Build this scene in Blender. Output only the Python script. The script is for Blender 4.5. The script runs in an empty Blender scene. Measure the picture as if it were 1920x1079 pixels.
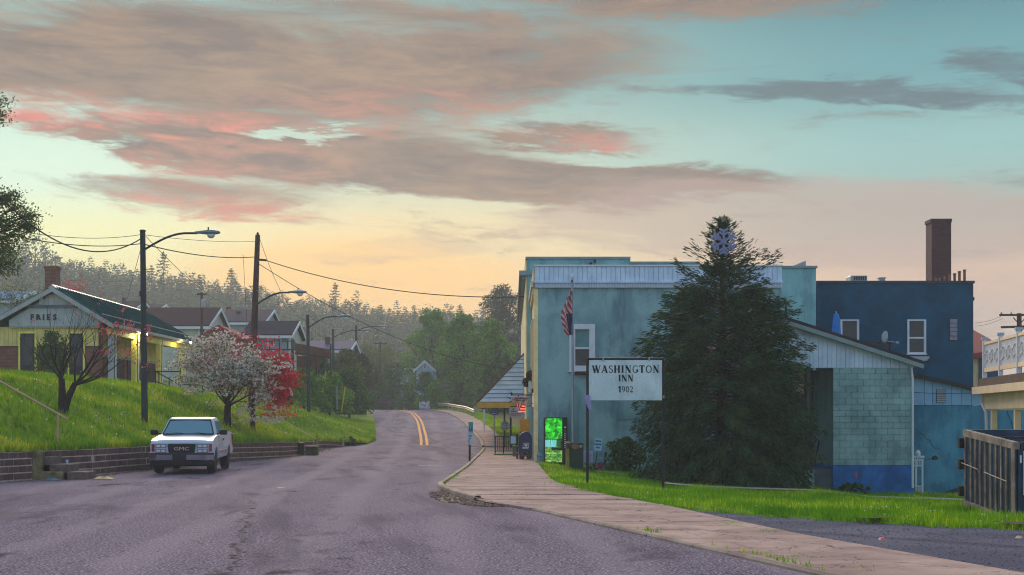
import bpy, math, random
import numpy as np
from mathutils import Vector, Matrix

SC = bpy.context.scene
COL = SC.collection
random.seed(7)
RNG = np.random.default_rng(11)

# ------------------------------------------------------------------ camera
F, CX, HY, CZ = 2667.0, 960.0, 779.0, 1.85      # focal length in photo pixels, principal x, horizon row, eye height
cam_data = bpy.data.cameras.new('camera')
cam_data.sensor_width = 36.0
cam_data.lens = 36.0 * F / 1920.0
cam_data.shift_y = (HY - 539.5) / 1920.0
cam_data.clip_start = 0.1
cam_data.clip_end = 6000.0
cam = bpy.data.objects.new('camera', cam_data)
cam.location = (0, 0, CZ)
cam.rotation_euler = (math.radians(90), 0, 0)
COL.objects.link(cam)
SC.camera = cam

# ------------------------------------------------------------------ colour helpers
def lin(c):
    c = c / 255.0
    return c / 12.92 if c <= 0.04045 else ((c + 0.055) / 1.055) ** 2.4

def S(r, g, b):
    return (lin(r), lin(g), lin(b))

# ------------------------------------------------------------------ tiny expression builder for shader nodes
class E:
    nt = None
    def __init__(self, sock): self.s = sock
    @staticmethod
    def op(name, *args, clamp=False):
        n = E.nt.nodes.new('ShaderNodeMath'); n.operation = name; n.use_clamp = clamp
        for i, a in enumerate(args):
            if isinstance(a, E): E.nt.links.new(a.s, n.inputs[i])
            else: n.inputs[i].default_value = float(a)
        return E(n.outputs[0])
    def __add__(s, o): return E.op('ADD', s, o)
    __radd__ = __add__
    def __sub__(s, o): return E.op('SUBTRACT', s, o)
    def __rsub__(s, o): return E.op('SUBTRACT', o, s)
    def __mul__(s, o): return E.op('MULTIPLY', s, o)
    __rmul__ = __mul__
    def __truediv__(s, o): return E.op('DIVIDE', s, o)

def emax(a, b): return E.op('MAXIMUM', a, b)
def emin(a, b): return E.op('MINIMUM', a, b)
def esat(a): return E.op('ADD', a, 0.0, clamp=True)
def esmooth(a, lo, hi):
    n = E.nt.nodes.new('ShaderNodeMapRange'); n.interpolation_type = 'SMOOTHSTEP'
    E.nt.links.new(a.s, n.inputs[0]); n.inputs[1].default_value = lo; n.inputs[2].default_value = hi
    return E(n.outputs[0])
def enoise(x, y, z, scale, detail=5, rough=0.55, dist=0.0):
    c = E.nt.nodes.new('ShaderNodeCombineXYZ')
    for i, a in enumerate((x, y, z)):
        if isinstance(a, E): E.nt.links.new(a.s, c.inputs[i])
        else: c.inputs[i].default_value = a
    n = E.nt.nodes.new('ShaderNodeTexNoise'); n.inputs['Scale'].default_value = scale
    n.inputs['Detail'].default_value = detail; n.inputs['Roughness'].default_value = rough; n.inputs['Distortion'].default_value = dist
    E.nt.links.new(c.outputs[0], n.inputs['Vector'])
    return E(n.outputs['Fac'])
def emix(f, a, b, mode='MIX'):
    n = E.nt.nodes.new('ShaderNodeMix'); n.data_type = 'RGBA'; n.blend_type = mode
    if isinstance(f, E): E.nt.links.new(f.s, n.inputs[0])
    else: n.inputs[0].default_value = f
    for k, v in ((6, a), (7, b)):
        if isinstance(v, E): E.nt.links.new(v.s, n.inputs[k])
        else: n.inputs[k].default_value = (*v, 1)
    return E(n.outputs[2])
def eramp(f, stops, smooth=True):
    n = E.nt.nodes.new('ShaderNodeValToRGB'); E.nt.links.new(f.s, n.inputs[0])
    r = n.color_ramp
    r.interpolation = 'EASE' if smooth else 'LINEAR'
    while len(r.elements) < len(stops): r.elements.new(0.5)
    for e, (p, c) in zip(r.elements, stops):
        e.position = p; e.color = (*c, 1)
    return E(n.outputs[0])

# ------------------------------------------------------------------ sky: dawn with lit cloud bands
SUN_AZ, SUN_EL = math.radians(-9.0), math.radians(22.0)
world = bpy.data.worlds.new('World'); SC.world = world; world.use_nodes = True
nt = world.node_tree; nt.nodes.clear(); E.nt = nt
tc = nt.nodes.new('ShaderNodeTexCoord')
sp = nt.nodes.new('ShaderNodeSeparateXYZ'); nt.links.new(tc.outputs['Generated'], sp.inputs[0])
dx, dy, dz = (E(sp.outputs[i]) for i in range(3))
hor = E.op('SQRT', dx * dx + dy * dy)
az = E.op('ARCTAN2', dx, dy)                       # 0 straight ahead, positive to the right
el = E.op('ARCTAN2', dz, hor)
U = az * F                                         # about the photo's pixel scale
V = el * F
# clear sky: colour by height, warmer towards the dawn
h01 = esat(V / 1000.0)
warm = eramp(h01, [(0.0, S(226, 176, 150)), (0.10, S(240, 190, 140)), (0.22, S(250, 203, 130)), (0.33, S(238, 215, 160)), (0.46, S(188, 205, 185)), (0.62, S(140, 176, 170)), (0.8, S(116, 150, 150)), (1.0, S(106, 140, 146))])
left = eramp(h01, [(0.0, S(215, 190, 150)), (0.2, S(240, 215, 140)), (0.32, S(238, 238, 178)), (0.43, S(212, 236, 214)), (0.56, S(190, 222, 205)), (0.75, S(140, 175, 170)), (1.0, S(118, 152, 160))])
cool = eramp(h01, [(0.0, S(176, 160, 158)), (0.14, S(208, 182, 160)), (0.25, S(212, 176, 150)), (0.36, S(160, 172, 162)), (0.48, S(140, 184, 180)), (0.62, S(98, 154, 160)), (0.8, S(66, 118, 130)), (1.0, S(48, 92, 110))])
back = eramp(h01, [(0.0, S(200, 206, 216)), (0.25, S(200, 214, 230)), (0.6, S(182, 204, 230)), (1.0, S(172, 196, 224))])
zen = esmooth(V, 1000.0, 3600.0)
wl = esmooth(U, -200.0, -900.0)
wr = esmooth(U, -150.0, 750.0)
base = emix(wr, emix(wl, warm, left), cool)
behind = esmooth(E.op('ABSOLUTE', U), 1500.0, 5200.0)
base = emix(behind, base, back)
base = emix(zen, base, S(176, 196, 216))
# clouds: long streaks on a flat layer, plus the large bands of this morning
px_ = dx / (emax(dz, 0.0) + 0.10)
py_ = dy / (emax(dz, 0.0) + 0.10)
n_big = enoise(px_, py_ * 1.0, 0.0, 0.55, 7, 0.58, 0.35)
n_str = enoise(U * 0.0019, V * 0.0130 + U * 0.0006, 3.1, 1.0, 9, 0.64, 0.6)
n_fin = enoise(U * 0.0075, V * 0.036 + U * 0.001, 7.7, 1.0, 7, 0.66, 0.5)
n_w = enoise(U * 0.0030, V * 0.015 + U * 0.0006, 11.3, 1.0, 8, 0.66, 0.5)
Uw = U + (n_str - 0.5) * 420 + (n_fin - 0.5) * 90
Vw = V + (n_w - 0.5) * 130 + (n_fin - 0.5) * 34
def blob(cx, cy, a, b, k=1.0, tilt=0.0):
    """a soft elliptical bank of cloud centred at photo column cx, row cy"""
    du = Uw - (cx - CX)
    dv = Vw - (HY - cy) + du * tilt
    r = E.op('SQRT', (du / a) * (du / a) + (dv / b) * (dv / b))
    return esmooth(r, 1.0, 0.35) * k
cover = blob(420, 180, 820, 150, 1.0, 0.02) + blob(150, 90, 700, 110, .45) + blob(830, 335, 800, 62, 1.1, 0.06) + blob(380, 385, 360, 50, .75) \
    + blob(1080, 262, 200, 26, .8, 0.06) + blob(760, 300, 420, 50, .6)
cover = cover + blob(1350, 10, 460, 70, .7) + blob(250, 290, 420, 60, .55) + blob(960, 120, 420, 110, .75, .03) + blob(1180, 345, 420, 45, .8, .05) + blob(1000, 20, 700, 60, .4)
gap = blob(560, 268, 190, 15, 1.0, .02) + blob(120, 330, 190, 40, .9) + blob(60, 300, 160, 60, .5)
cover = cover - gap * 1.1
dens = esmooth(cover * 0.95 + (n_str - 0.5) * 1.5 + (n_fin - 0.5) * 1.5 + (n_big - 0.5) * 0.5, 0.0, 1.0)
gen = esmooth(n_big * 0.6 + n_str * 0.5, 0.60, 0.80) * esmooth(V, 250.0, 900.0) * 0.4    # the same thin cloud carries on elsewhere
far_dark = esmooth(blob(1640, 208, 460, 34, 1.0, 0.05) + blob(1900, 165, 200, 40, .8) + (n_str - 0.5) * 1.9 + (n_fin - 0.5) * 1.6, 0.16, 1.15)
c_body = emix(esmooth(n_w * 0.45 + n_fin * 0.55, 0.32, 0.68), S(96, 82, 82), S(156, 124, 100))
c_body = emix(esmooth(U, 0.0, 750.0) * 0.45, c_body, S(128, 122, 112))
pink = blob(330, 405, 520, 34, 1.0, .01) + blob(230, 250, 640, 26, .95, .02) + blob(60, 235, 300, 40, .5) + blob(1140, 268, 130, 14, .9, .06) + blob(300, 320, 480, 110, .55) + blob(760, 220, 420, 60, .4)
pinkf = esat(pink * esmooth(n_fin + n_w * 0.6, 0.60, 1.04) * 0.9)
c_cloud = emix(pinkf, c_body, S(214, 120, 106))
c_cloud = emix(behind, c_cloud, S(150, 160, 172))
sky = emix(esat(dens * 0.95), base, c_cloud)
sky = emix(gen * (1.0 - dens), sky, S(158, 160, 160))
sky = emix(far_dark * 0.9, sky, S(82, 102, 110))
glow = blob(640, 520, 420, 110, 1.0) * (1.0 - esat(dens * 0.8))
sky = emix(glow * 0.75, sky, S(255, 200, 112))
lowc = esmooth(blob(1520, 430, 760, 110, 1.1, .05) + blob(1700, 580, 500, 90, .7) + blob(760, 470, 300, 40, .5) + (n_str - .5) * 1.5, .2, .9)
sky = emix(lowc * 0.62, sky, S(180, 152, 140))
st = nt.nodes.new('ShaderNodeTexSky'); st.sky_type = 'NISHITA'; st.sun_disc = False
st.sun_elevation = SUN_EL; st.sun_rotation = SUN_AZ
b1 = nt.nodes.new('ShaderNodeBackground'); nt.links.new(st.outputs[0], b1.inputs[0]); b1.inputs[1].default_value = 0.003
b2 = nt.nodes.new('ShaderNodeBackground'); nt.links.new(sky.s, b2.inputs[0]); b2.inputs[1].default_value = 1.0
ad = nt.nodes.new('ShaderNodeAddShader'); nt.links.new(b1.outputs[0], ad.inputs[0]); nt.links.new(b2.outputs[0], ad.inputs[1])
ow = nt.nodes.new('ShaderNodeOutputWorld'); nt.links.new(ad.outputs[0], ow.inputs[0])
world.cycles.sampling_method = 'MANUAL'; world.cycles.sample_map_resolution = 512

sun_data = bpy.data.lights.new('sun', 'SUN'); sun_data.energy = 3.0; sun_data.angle = math.radians(24); sun_data.color = (1.0, 0.80, 0.62)
sun = bpy.data.objects.new('sun', sun_data); COL.objects.link(sun)
sd = Vector((math.sin(SUN_AZ) * math.cos(SUN_EL), math.cos(SUN_AZ) * math.cos(SUN_EL), math.sin(SUN_EL)))
sun.rotation_euler = sd.to_track_quat('Z', 'Y').to_euler()

SC.view_settings.view_transform = 'Standard'
SC.view_settings.look = 'None'
SC.view_settings.gamma = 1.0
SC.view_settings.exposure = 0.2
SC.view_settings.use_curve_mapping = False
SC.cycles.volume_bounces = 1
SC.cycles.max_bounces = 6
SC.cycles.filter_width = 1.1
SC.cycles.transparent_max_bounces = 12

# ------------------------------------------------------------------ materials
def new_mat(name):
    m = bpy.data.materials.new(name); m.use_nodes = True
    nt = m.node_tree; E.nt = nt
    return m, nt, nt.nodes['Principled BSDF']

def coords(nt, kind='Object'):
    t = nt.nodes.new('ShaderNodeTexCoord'); s = nt.nodes.new('ShaderNodeSeparateXYZ')
    nt.links.new(t.outputs[kind], s.inputs[0])
    return [E(s.outputs[i]) for i in range(3)]

def wcoords(nt):
    t = nt.nodes.new('ShaderNodeNewGeometry'); s = nt.nodes.new('ShaderNodeSeparateXYZ')
    nt.links.new(t.outputs['Position'], s.inputs[0])
    return [E(s.outputs[i]) for i in range(3)]

def bump(nt, bsdf, fac, strength, dist=0.02):
    b = nt.nodes.new('ShaderNodeBump'); b.inputs['Strength'].default_value = strength; b.inputs['Distance'].default_value = dist
    nt.links.new(fac.s, b.inputs['Height']); nt.links.new(b.outputs[0], bsdf.inputs['Normal'])

def mat(name, col, rough=0.75, var=0.18, scale=2.5, bmp=0.0, bscale=35.0, metal=0.0, col2=None, aniso=(1, 1, 1), spec=0.35, fine=0.0, piece=0.0):
    """painted or weathered surface: base colour broken up by two noises, optional relief; piece = random tone per object"""
    m, nt, b = new_mat(name)
    x, y, z = wcoords(nt)
    n = enoise(x * aniso[0], y * aniso[1], z * aniso[2], scale, 6, 0.6, 0.2)
    dark = tuple(c * (1 - var) for c in col)
    lite = tuple(min(1, c * (1 + var)) for c in (col2 or col))
    c = emix(esmooth(n, 0.32, 0.68), dark, lite)
    if fine:
        n2 = enoise(x, y, z, bscale, 3, 0.6)
        c = emix(fine, c, emix(esmooth(n2, .35, .65), tuple(k * .45 for k in col), tuple(min(1, k * 1.5) for k in col)))
    if piece:
        oi = nt.nodes.new('ShaderNodeObjectInfo')
        r = E(oi.outputs['Random'])
        hs = nt.nodes.new('ShaderNodeHueSaturation'); nt.links.new(c.s, hs.inputs['Color'])
        v = r * (2 * piece) + (1 - piece); nt.links.new(v.s, hs.inputs['Value'])
        c = E(hs.outputs[0])
    nt.links.new(c.s, b.inputs['Base Color'])
    b.inputs['Roughness'].default_value = rough; b.inputs['Metallic'].default_value = metal
    b.inputs['Specular IOR Level'].default_value = spec
    if bmp:
        bump(nt, b, enoise(x, y, z, bscale, 4, 0.6), bmp)
    return m

def leaf_mat(name, c1, c2, c3=None, rough=0.6, trans=0.25):
    """leaves: every leaf its own tone between c1 and c2, clumps drifting towards c3"""
    m, nt, b = new_mat(name)
    g = nt.nodes.new('ShaderNodeNewGeometry')
    r = E(g.outputs['Random Per Island'])
    x, y, z = wcoords(nt)
    c = emix(r, c1, c2)
    if c3: c = emix(esmooth(enoise(x, y, z, 1.1, 3), .42, .66) * .7, c, c3)
    nt.links.new(c.s, b.inputs['Base Color']); b.inputs['Roughness'].default_value = rough
    b.inputs['Specular IOR Level'].default_value = 0.2
    t = nt.nodes.new('ShaderNodeBsdfTranslucent'); nt.links.new(c.s, t.inputs[0])
    ms = nt.nodes.new('ShaderNodeMixShader'); ms.inputs[0].default_value = trans
    nt.links.new(b.outputs[0], ms.inputs[1]); nt.links.new(t.outputs[0], ms.inputs[2])
    nt.links.new(ms.outputs[0], nt.nodes['Material Output'].inputs[0])
    return m

def emit_mat(name, col, strength):
    m, nt, b = new_mat(name)
    b.inputs['Emission Color'].default_value = (*col, 1); b.inputs['Emission Strength'].default_value = strength
    b.inputs['Base Color'].default_value = (*col, 1)
    return m

def glass_mat(name, col, rough=0.08, spec=0.6):
    m, nt, b = new_mat(name)
    b.inputs['Base Color'].default_value = (*col, 1); b.inputs['Roughness'].default_value = rough
    b.inputs['Specular IOR Level'].default_value = spec; b.inputs['IOR'].default_value = 1.5
    return m

# ------------------------------------------------------------------ mesh building
ORG = {}                                            # world origin of every object that has children

class MB:
    """collects simple solids and links them as one mesh object"""
    def __init__(s): s.v, s.f, s.m = [], [], []
    def add(s, vs, fs, mi=0):
        o = len(s.v); s.v += [tuple(p) for p in vs]
        s.f += [tuple(i + o for i in f) for f in fs]; s.m += [mi] * len(fs)
        return s
    def box(s, a, b, mi=0):
        (x0, y0, z0), (x1, y1, z1) = a, b
        x0, x1 = min(x0, x1), max(x0, x1); y0, y1 = min(y0, y1), max(y0, y1); z0, z1 = min(z0, z1), max(z0, z1)
        v = [(x0, y0, z0), (x1, y0, z0), (x1, y1, z0), (x0, y1, z0), (x0, y0, z1), (x1, y0, z1), (x1, y1, z1), (x0, y1, z1)]
        return s.add(v, [(3, 2, 1, 0), (4, 5, 6, 7), (0, 1, 5, 4), (1, 2, 6, 5), (2, 3, 7, 6), (3, 0, 4, 7)], mi)
    def cbox(s, a, b, c=0.02, mi=0):
        """box with chamfered edges along its height and round its top"""
        (x0, y0, z0), (x1, y1, z1) = a, b
        def ring(i, z): return [(x0 + i, y0 + i + c, z), (x0 + i + c, y0 + i, z), (x1 - i - c, y0 + i, z), (x1 - i, y0 + i + c, z), (x1 - i, y1 - i - c, z), (x1 - i - c, y1 - i, z), (x0 + i + c, y1 - i, z), (x0 + i, y1 - i - c, z)]
        return s.loft([ring(c, z0), ring(0, z0 + c), ring(0, z1 - c), ring(c, z1)], mi)
    def loft(s, rings, mi=0, cap=True, closed=True):
        n = len(rings[0]); v = [p for r in rings for p in r]; f = []
        for k in range(len(rings) - 1):
            for i in range(n if closed else n - 1):
                j = (i + 1) % n
                f.append((k * n + i, k * n + j, (k + 1) * n + j, (k + 1) * n + i))
        if cap and closed:
            f.append(tuple(range(n - 1, -1, -1))); f.append(tuple((len(rings) - 1) * n + i for i in range(n)))
        return s.add(v, f, mi)
    def prism(s, poly, ext, mi=0):
        e = Vector(ext); p = [Vector(q) for q in poly]
        return s.loft([p, [q + e for q in p]], mi)
    def tube(s, pts, r, n=6, mi=0, cap=True):
        pts = [Vector(p) for p in pts]
        if len(pts) < 2: return s
        rs = r if isinstance(r, (list, tuple)) else [r] * len(pts)
        rings = []; prev = None
        for i, p in enumerate(pts):
            t = (pts[min(i + 1, len(pts) - 1)] - pts[max(i - 1, 0)])
            t = t.normalized() if t.length > 1e-9 else Vector((0, 0, 1))
            if prev is None:
                a = t.orthogonal().normalized()
            else:
                a = (prev - t * prev.dot(t))
                a = a.normalized() if a.length > 1e-6 else t.orthogonal().normalized()
            prev = a; b = t.cross(a)
            rings.append([p + (a * math.cos(2 * math.pi * k / n) + b * math.sin(2 * math.pi * k / n)) * rs[i] for k in range(n)])
        return s.loft(rings, mi, cap)
    def bar(s, a, b, w, d, mi=0, up=(0, 0, 1)):
        """square-section bar from a to b"""
        a, b = Vector(a), Vector(b); t = (b - a).normalized(); u = Vector(up)
        x = t.cross(u)
        if x.length < 1e-4: x = t.cross(Vector((0, 1, 0)))
        x.normalize(); y = x.cross(t)
        def ring(p): return [p + x * w / 2 + y * d / 2, p - x * w / 2 + y * d / 2, p - x * w / 2 - y * d / 2, p + x * w / 2 - y * d / 2]
        return s.loft([ring(a), ring(b)], mi)
    def lathe(s, prof, c=(0, 0, 0), n=16, mi=0, axis='Z'):
        rings = []
        for r, z in prof:
            ring = []
            for k in range(n):
                a = 2 * math.pi * k / n; p = (r * math.cos(a), r * math.sin(a), z)
                if axis == 'X': p = (z, p[0], p[1])
                if axis == 'Y': p = (p[1], z, p[0])
                ring.append((p[0] + c[0], p[1] + c[1], p[2] + c[2]))
            rings.append(ring)
        return s.loft(rings, mi)
    def sheet(s, rows, mi=0):
        return s.loft(rows, mi, cap=False, closed=False)
    def mesh(s, name, mats, off=(0, 0, 0), smooth=False):
        me = bpy.data.meshes.new(name); o = Vector(off)
        me.from_pydata([(p[0] - o.x, p[1] - o.y, p[2] - o.z) for p in s.v], [], s.f)
        for m in (mats if isinstance(mats, (list, tuple)) else [mats]): me.materials.append(m)
        if any(s.m): me.polygons.foreach_set('material_index', s.m)
        if smooth: me.polygons.foreach_set('use_smooth', [True] * len(me.polygons))
        me.update(); me.validate()
        return me
    def build(s, name, mats, parent=None, world=True, smooth=False, at=None):
        """links the mesh; vertices are world positions unless world=False (then local to the parent)"""
        off = Vector((0, 0, 0))
        if world and parent is not None: off = ORG[parent.name]
        if at is not None: off = Vector(at)
        o = bpy.data.objects.new(name, s.mesh(name, mats, off, smooth)); COL.objects.link(o)
        if parent is not None: o.parent = parent; ORG[o.name] = ORG[parent.name] if world else Vector((0, 0, 0))
        else:
            if at is not None: o.location = at
            ORG[o.name] = off
        return o

def np_mesh(name, Vn, Fn, mats, mi=None):
    me = bpy.data.meshes.new(name)
    k = Fn.shape[1]
    me.vertices.add(len(Vn)); me.vertices.foreach_set('co', Vn.astype(np.float32).ravel())
    me.loops.add(Fn.size); me.loops.foreach_set('vertex_index', Fn.astype(np.int32).ravel())
    me.polygons.add(len(Fn)); me.polygons.foreach_set('loop_start', np.arange(0, Fn.size, k, dtype=np.int32))
    for m in (mats if isinstance(mats, (list, tuple)) else [mats]): me.materials.append(m)
    if mi is not None: me.polygons.foreach_set('material_index', np.asarray(mi, dtype=np.int32))
    me.update(calc_edges=True); me.validate()
    return me

def np_obj(name, Vn, Fn, mats, parent=None, mi=None):
    if parent is not None: Vn = Vn - np.array(ORG[parent.name])
    o = bpy.data.objects.new(name, np_mesh(name, Vn, Fn, mats, mi)); COL.objects.link(o)
    if parent is not None: o.parent = parent; ORG[o.name] = ORG[parent.name]
    return o

def tag(o, label=None, cat=None, group=None, kind=None):
    if label: o['label'] = label
    if cat: o['category'] = cat
    if group: o['group'] = group
    if kind: o['kind'] = kind
    return o

def thing(name, label, cat, loc=(0, 0, 0), group=None, rotz=0.0):
    o = bpy.data.objects.new(name, None); COL.objects.link(o)
    o.location = loc; o.rotation_euler = (0, 0, rotz); o.empty_display_size = 0.2
    ORG[o.name] = Vector(loc)
    return tag(o, label, cat, group)

def struct(name, mb, m, smooth=False):
    return tag(mb.build(name, m, smooth=smooth), kind='structure')

def dup(root, loc, label=None, rotz=None, scale=None):
    """copy of a thing with copies of its parts and sub-parts; meshes shared"""
    r = root.copy(); COL.objects.link(r); r.location = loc
    if rotz is not None: r.rotation_euler = (0, 0, rotz)
    if scale is not None: r.scale = (scale, scale, scale) if not isinstance(scale, (tuple, list)) else scale
    if label: r['label'] = label
    ORG[r.name] = Vector(loc)
    for ch in list(root.children):
        c = ch.copy(); COL.objects.link(c); c.parent = r
        for g in list(ch.children):
            d = g.copy(); COL.objects.link(d); d.parent = c
    return r

def text_mb(mb, s, size, origin, xdir=(1, 0, 0), zdir=(0, 0, 1), depth=0.01, mi=0, bold=0.0, sx=1.0, align='CENTER'):
    """flat lettering in the built-in typeface, as solid letters"""
    cu = bpy.data.curves.new('lettering', 'FONT'); cu.body = s; cu.size = size; cu.align_x = align; cu.extrude = depth / 2; cu.offset = bold; cu.resolution_u = 2
    ob = bpy.data.objects.new('lettering', cu)
    me = bpy.data.meshes.new_from_object(ob)
    X, Z, O = Vector(xdir).normalized(), Vector(zdir).normalized(), Vector(origin); N = X.cross(Z)
    mb.add([O + X * (v.co.x * sx) + Z * v.co.y - N * v.co.z for v in me.vertices], [tuple(p.vertices) for p in me.polygons], mi)
    bpy.data.objects.remove(ob); bpy.data.curves.remove(cu); bpy.data.meshes.remove(me)
    return mb

# ------------------------------------------------------------------ the lie of the land
def I(x, pts): return float(np.interp(x, [p[0] for p in pts], [p[1] for p in pts]))
def sst(a, b, x):
    t = min(1.0, max(0.0, (x - a) / (b - a))); return t * t * (3 - 2 * t)
ZR = [(0, 0), (70, 0), (80, .12), (90, .42), (100, .76), (120, 1.42), (140, 2.05), (152, 2.38), (165, 2.52), (200, 2.4), (400, 3)]
XR = [(4, 7.0), (16.4, 3.5), (27.6, .41), (29.7, -.6), (32.7, -1.32), (35, -1.76), (36.6, -1.93), (39.2, -1.86), (48.9, -1.66), (66, -1.56), (74.8, -1.54), (86, -1.95), (98, -2.76), (113, -3.8), (127, -5.0), (137, -6.0), (152, -8.5), (162, -11.5), (175, -16)]
XL = [(4, -30), (33, -16.7), (39.3, -14.15), (43.5, -12.85), (48, -12.35), (55, -11.35), (63, -10.0), (70, -9.95), (76, -10.05), (79.5, -9.3), (82, -8.35), (86, -8.2), (95, -9.1), (107, -10.3), (125, -12), (150, -14.8), (175, -19), (400, -60)]
DROP = [(-5, 0), (1, 0), (3, -.22), (6, -.42), (9.3, -.56), (11, -.78), (13.5, -.87), (16, -1.0), (40, -1.6)]
TOP = [(20, .86), (45, .82), (55, .78), (63, .66), (76, .5), (79, .38), (83, .22), (86, .3), (90, .44), (100, .78), (120, 1.44), (140, 2.07), (152, 2.4), (165, 2.55), (400, 3)]
BH = [(0, 0), (.3, .05), (1.8, .78), (3.3, 1.5), (4.8, 2.15), (6, 2.45), (8, 2.65), (12, 2.95), (20, 3.4), (40, 4.8), (80, 6.0), (200, 6.5)]
BS = [(0, 1), (75, 1), (85, .86), (95, .68), (107, .4), (120, .3), (150, .25), (400, .3)]
CREST = [(-3000, 18), (0, 25), (300, 20.5), (450, 20), (600, 19), (850, 16.5), (1000, 13), (1100, 9), (1500, 2), (4000, 2)]
def zroad(y): return I(y, ZR)
def ground(x, y):
    return zroad(y) + I(x, DROP) * sst(22, 45, y)
def bank(x, y):
    t = I(y, XL) - x
    s = I(y, BS); s = s + (1 - s) * sst(5, 14, t)
    return I(y, TOP) + I(max(t, 0), BH) * s
def hill(x, y):
    if y < 150: return 0.0
    return I(960 + F * x / y, CREST) * sst(180, 375, y)
def land(x, y):
    if x < I(y, XL) - 0.25 and y > 20: return bank(x, y) + hill(x, y)
    return ground(x, y) + hill(x, y)
def P(px, py, d): return Vector(((px - CX) / F * d, d, CZ - (py - HY) / F * d))
def X_(px, d): return (px - CX) / F * d
def Z_(py, d): return CZ - (py - HY) / F * d
def hit(px, py, d0=12.0, d1=400.0):
    """where the line of sight through a photo pixel meets the land"""
    d = d0
    while d < d1:
        p = P(px, py, d)
        if p.z <= land(p.x, p.y): return Vector((p.x, p.y, land(p.x, p.y)))
        d *= 1.002
    return P(px, py, d1)

# ================================================================== MATERIALS OF THE SETTING
def asphalt_mat():
    m, nt, b = new_mat('asphalt')
    x, y, z = wcoords(nt)
    n1 = enoise(x, y * 0.5, 0.0, 0.35, 6, 0.6, 0.4)
    n2 = enoise(x, y, 0.0, 26.0, 4, 0.75)
    n3 = enoise(x, y, 4.0, 2.2, 5, 0.6)
    n5 = enoise(x, y * .7, 8.0, 7.5, 6, 0.8)
    c = emix(esmooth(n1, .3, .7), S(88, 78, 98), S(118, 104, 120))
    c = emix(esmooth(n5, .50, .64) * .45, c, S(148, 132, 148))
    c = emix(esmooth(n5, .49, .36) * .5, c, S(48, 42, 56))
    c = emix(esmooth(n2, .53, .60) * .85, c, S(190, 174, 190))
    c = emix(esmooth(n2, .47, .40) * .85, c, S(30, 26, 40))
    lane = esmooth(E.op('ABSOLUTE', E.op('SINE', x * 1.55 + y * .09 + n1 * 2.0)), .75, 1.0)
    c = emix(lane * .3, c, S(152, 138, 148))
    seam = esmooth(E.op('ABSOLUTE', y - 69.0 + x * .35 + (n3 - .5) * .6), .10, .03)
    c = emix(seam * .5, c, S(52, 46, 58))
    edge = esmooth(enoise(x * .8, y * .25, 15.0, .9, 6, .7, .5), .56, .66) * .55
    c = emix(edge, c, S(62, 54, 70))
    pol = esmooth(enoise(x * 1.2 + 0.2 * y, y * 0.16, 2.0, 0.8, 4, 0.5), .52, .70)
    c = emix(pol * .55, c, S(66, 58, 76))
    # ragged cracks and tar runs along the lanes
    w = enoise(x, y, 1.0, 1.5, 7, 0.75)
    line = esmooth(E.op('ABSOLUTE', x + 3.26 + 0.164 * (y - 16.4) + (w - .5) * 1.1), .05, .02) * esmooth(n3, .40, .52) * esmooth(y, 33.0, 29.0)
    c = emix(line * .95, c, S(24, 22, 28))
    cr = esmooth(E.op('ABSOLUTE', enoise(x, y * 0.6, 9.0, 0.45, 6, .6, .6) - .5), .007, .002) * esmooth(n3, .5, .6)
    c = emix(cr * .6, c, S(48, 46, 54))
    blot = esmooth(enoise(x, y * .35, 12.0, 0.8, 5, .6), .645, .72)
    c = emix(blot * .8, c, S(36, 31, 44))
    nt.links.new(c.s, b.inputs['Base Color']); b.inputs['Roughness'].default_value = .95; b.inputs['Specular IOR Level'].default_value = .04
    bump(nt, b, n5, .6, .04)
    return m
M_ASPH = asphalt_mat()

def concrete_mat(name, c1, c2, piece=.06):
    m, nt, b = new_mat(name)
    x, y, z = wcoords(nt)
    n1 = enoise(x, y, z, 0.9, 6, 0.6, 0.3); n2 = enoise(x, y, z, 34.0, 4, .7); n3 = enoise(x, y * .5, z, 3.0, 5, .65)
    c = emix(esmooth(n1, .3, .7), c1, c2)
    c = emix(esmooth(n2, .45, .3) * .5, c, tuple(k * .4 for k in c1))
    c = emix(esmooth(n2, .58, .72) * .35, c, tuple(min(1, k * 1.4) for k in c2))
    c = emix(esmooth(n3, .60, .74) * .55, c, tuple(k * .5 for k in c1))
    crk = esmooth(E.op('ABSOLUTE', enoise(x, y, 6.0, .55, 5, .6, .8) - .5), .006, .0015)
    c = emix(crk * .85, c, S(60, 58, 48))
    oi = nt.nodes.new('ShaderNodeObjectInfo'); v = E(oi.outputs['Random']) * (2 * piece) + (1 - piece)
    hs = nt.nodes.new('ShaderNodeHueSaturation'); nt.links.new(c.s, hs.inputs['Color']); nt.links.new(v.s, hs.inputs['Value'])
    nt.links.new(hs.outputs[0], b.inputs['Base Color']); b.inputs['Roughness'].default_value = .95; b.inputs['Specular IOR Level'].default_value = .04
    bump(nt, b, n2, .35, .02)
    return m
M_WALK = concrete_mat('walk_concrete', S(150, 124, 118), S(184, 156, 146), .07)
M_KERB = concrete_mat('kerb_concrete', S(150, 128, 116), S(188, 168, 150), .05)
M_PATH = concrete_mat('path_concrete', S(168, 160, 150), S(196, 186, 172), .05)

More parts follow.
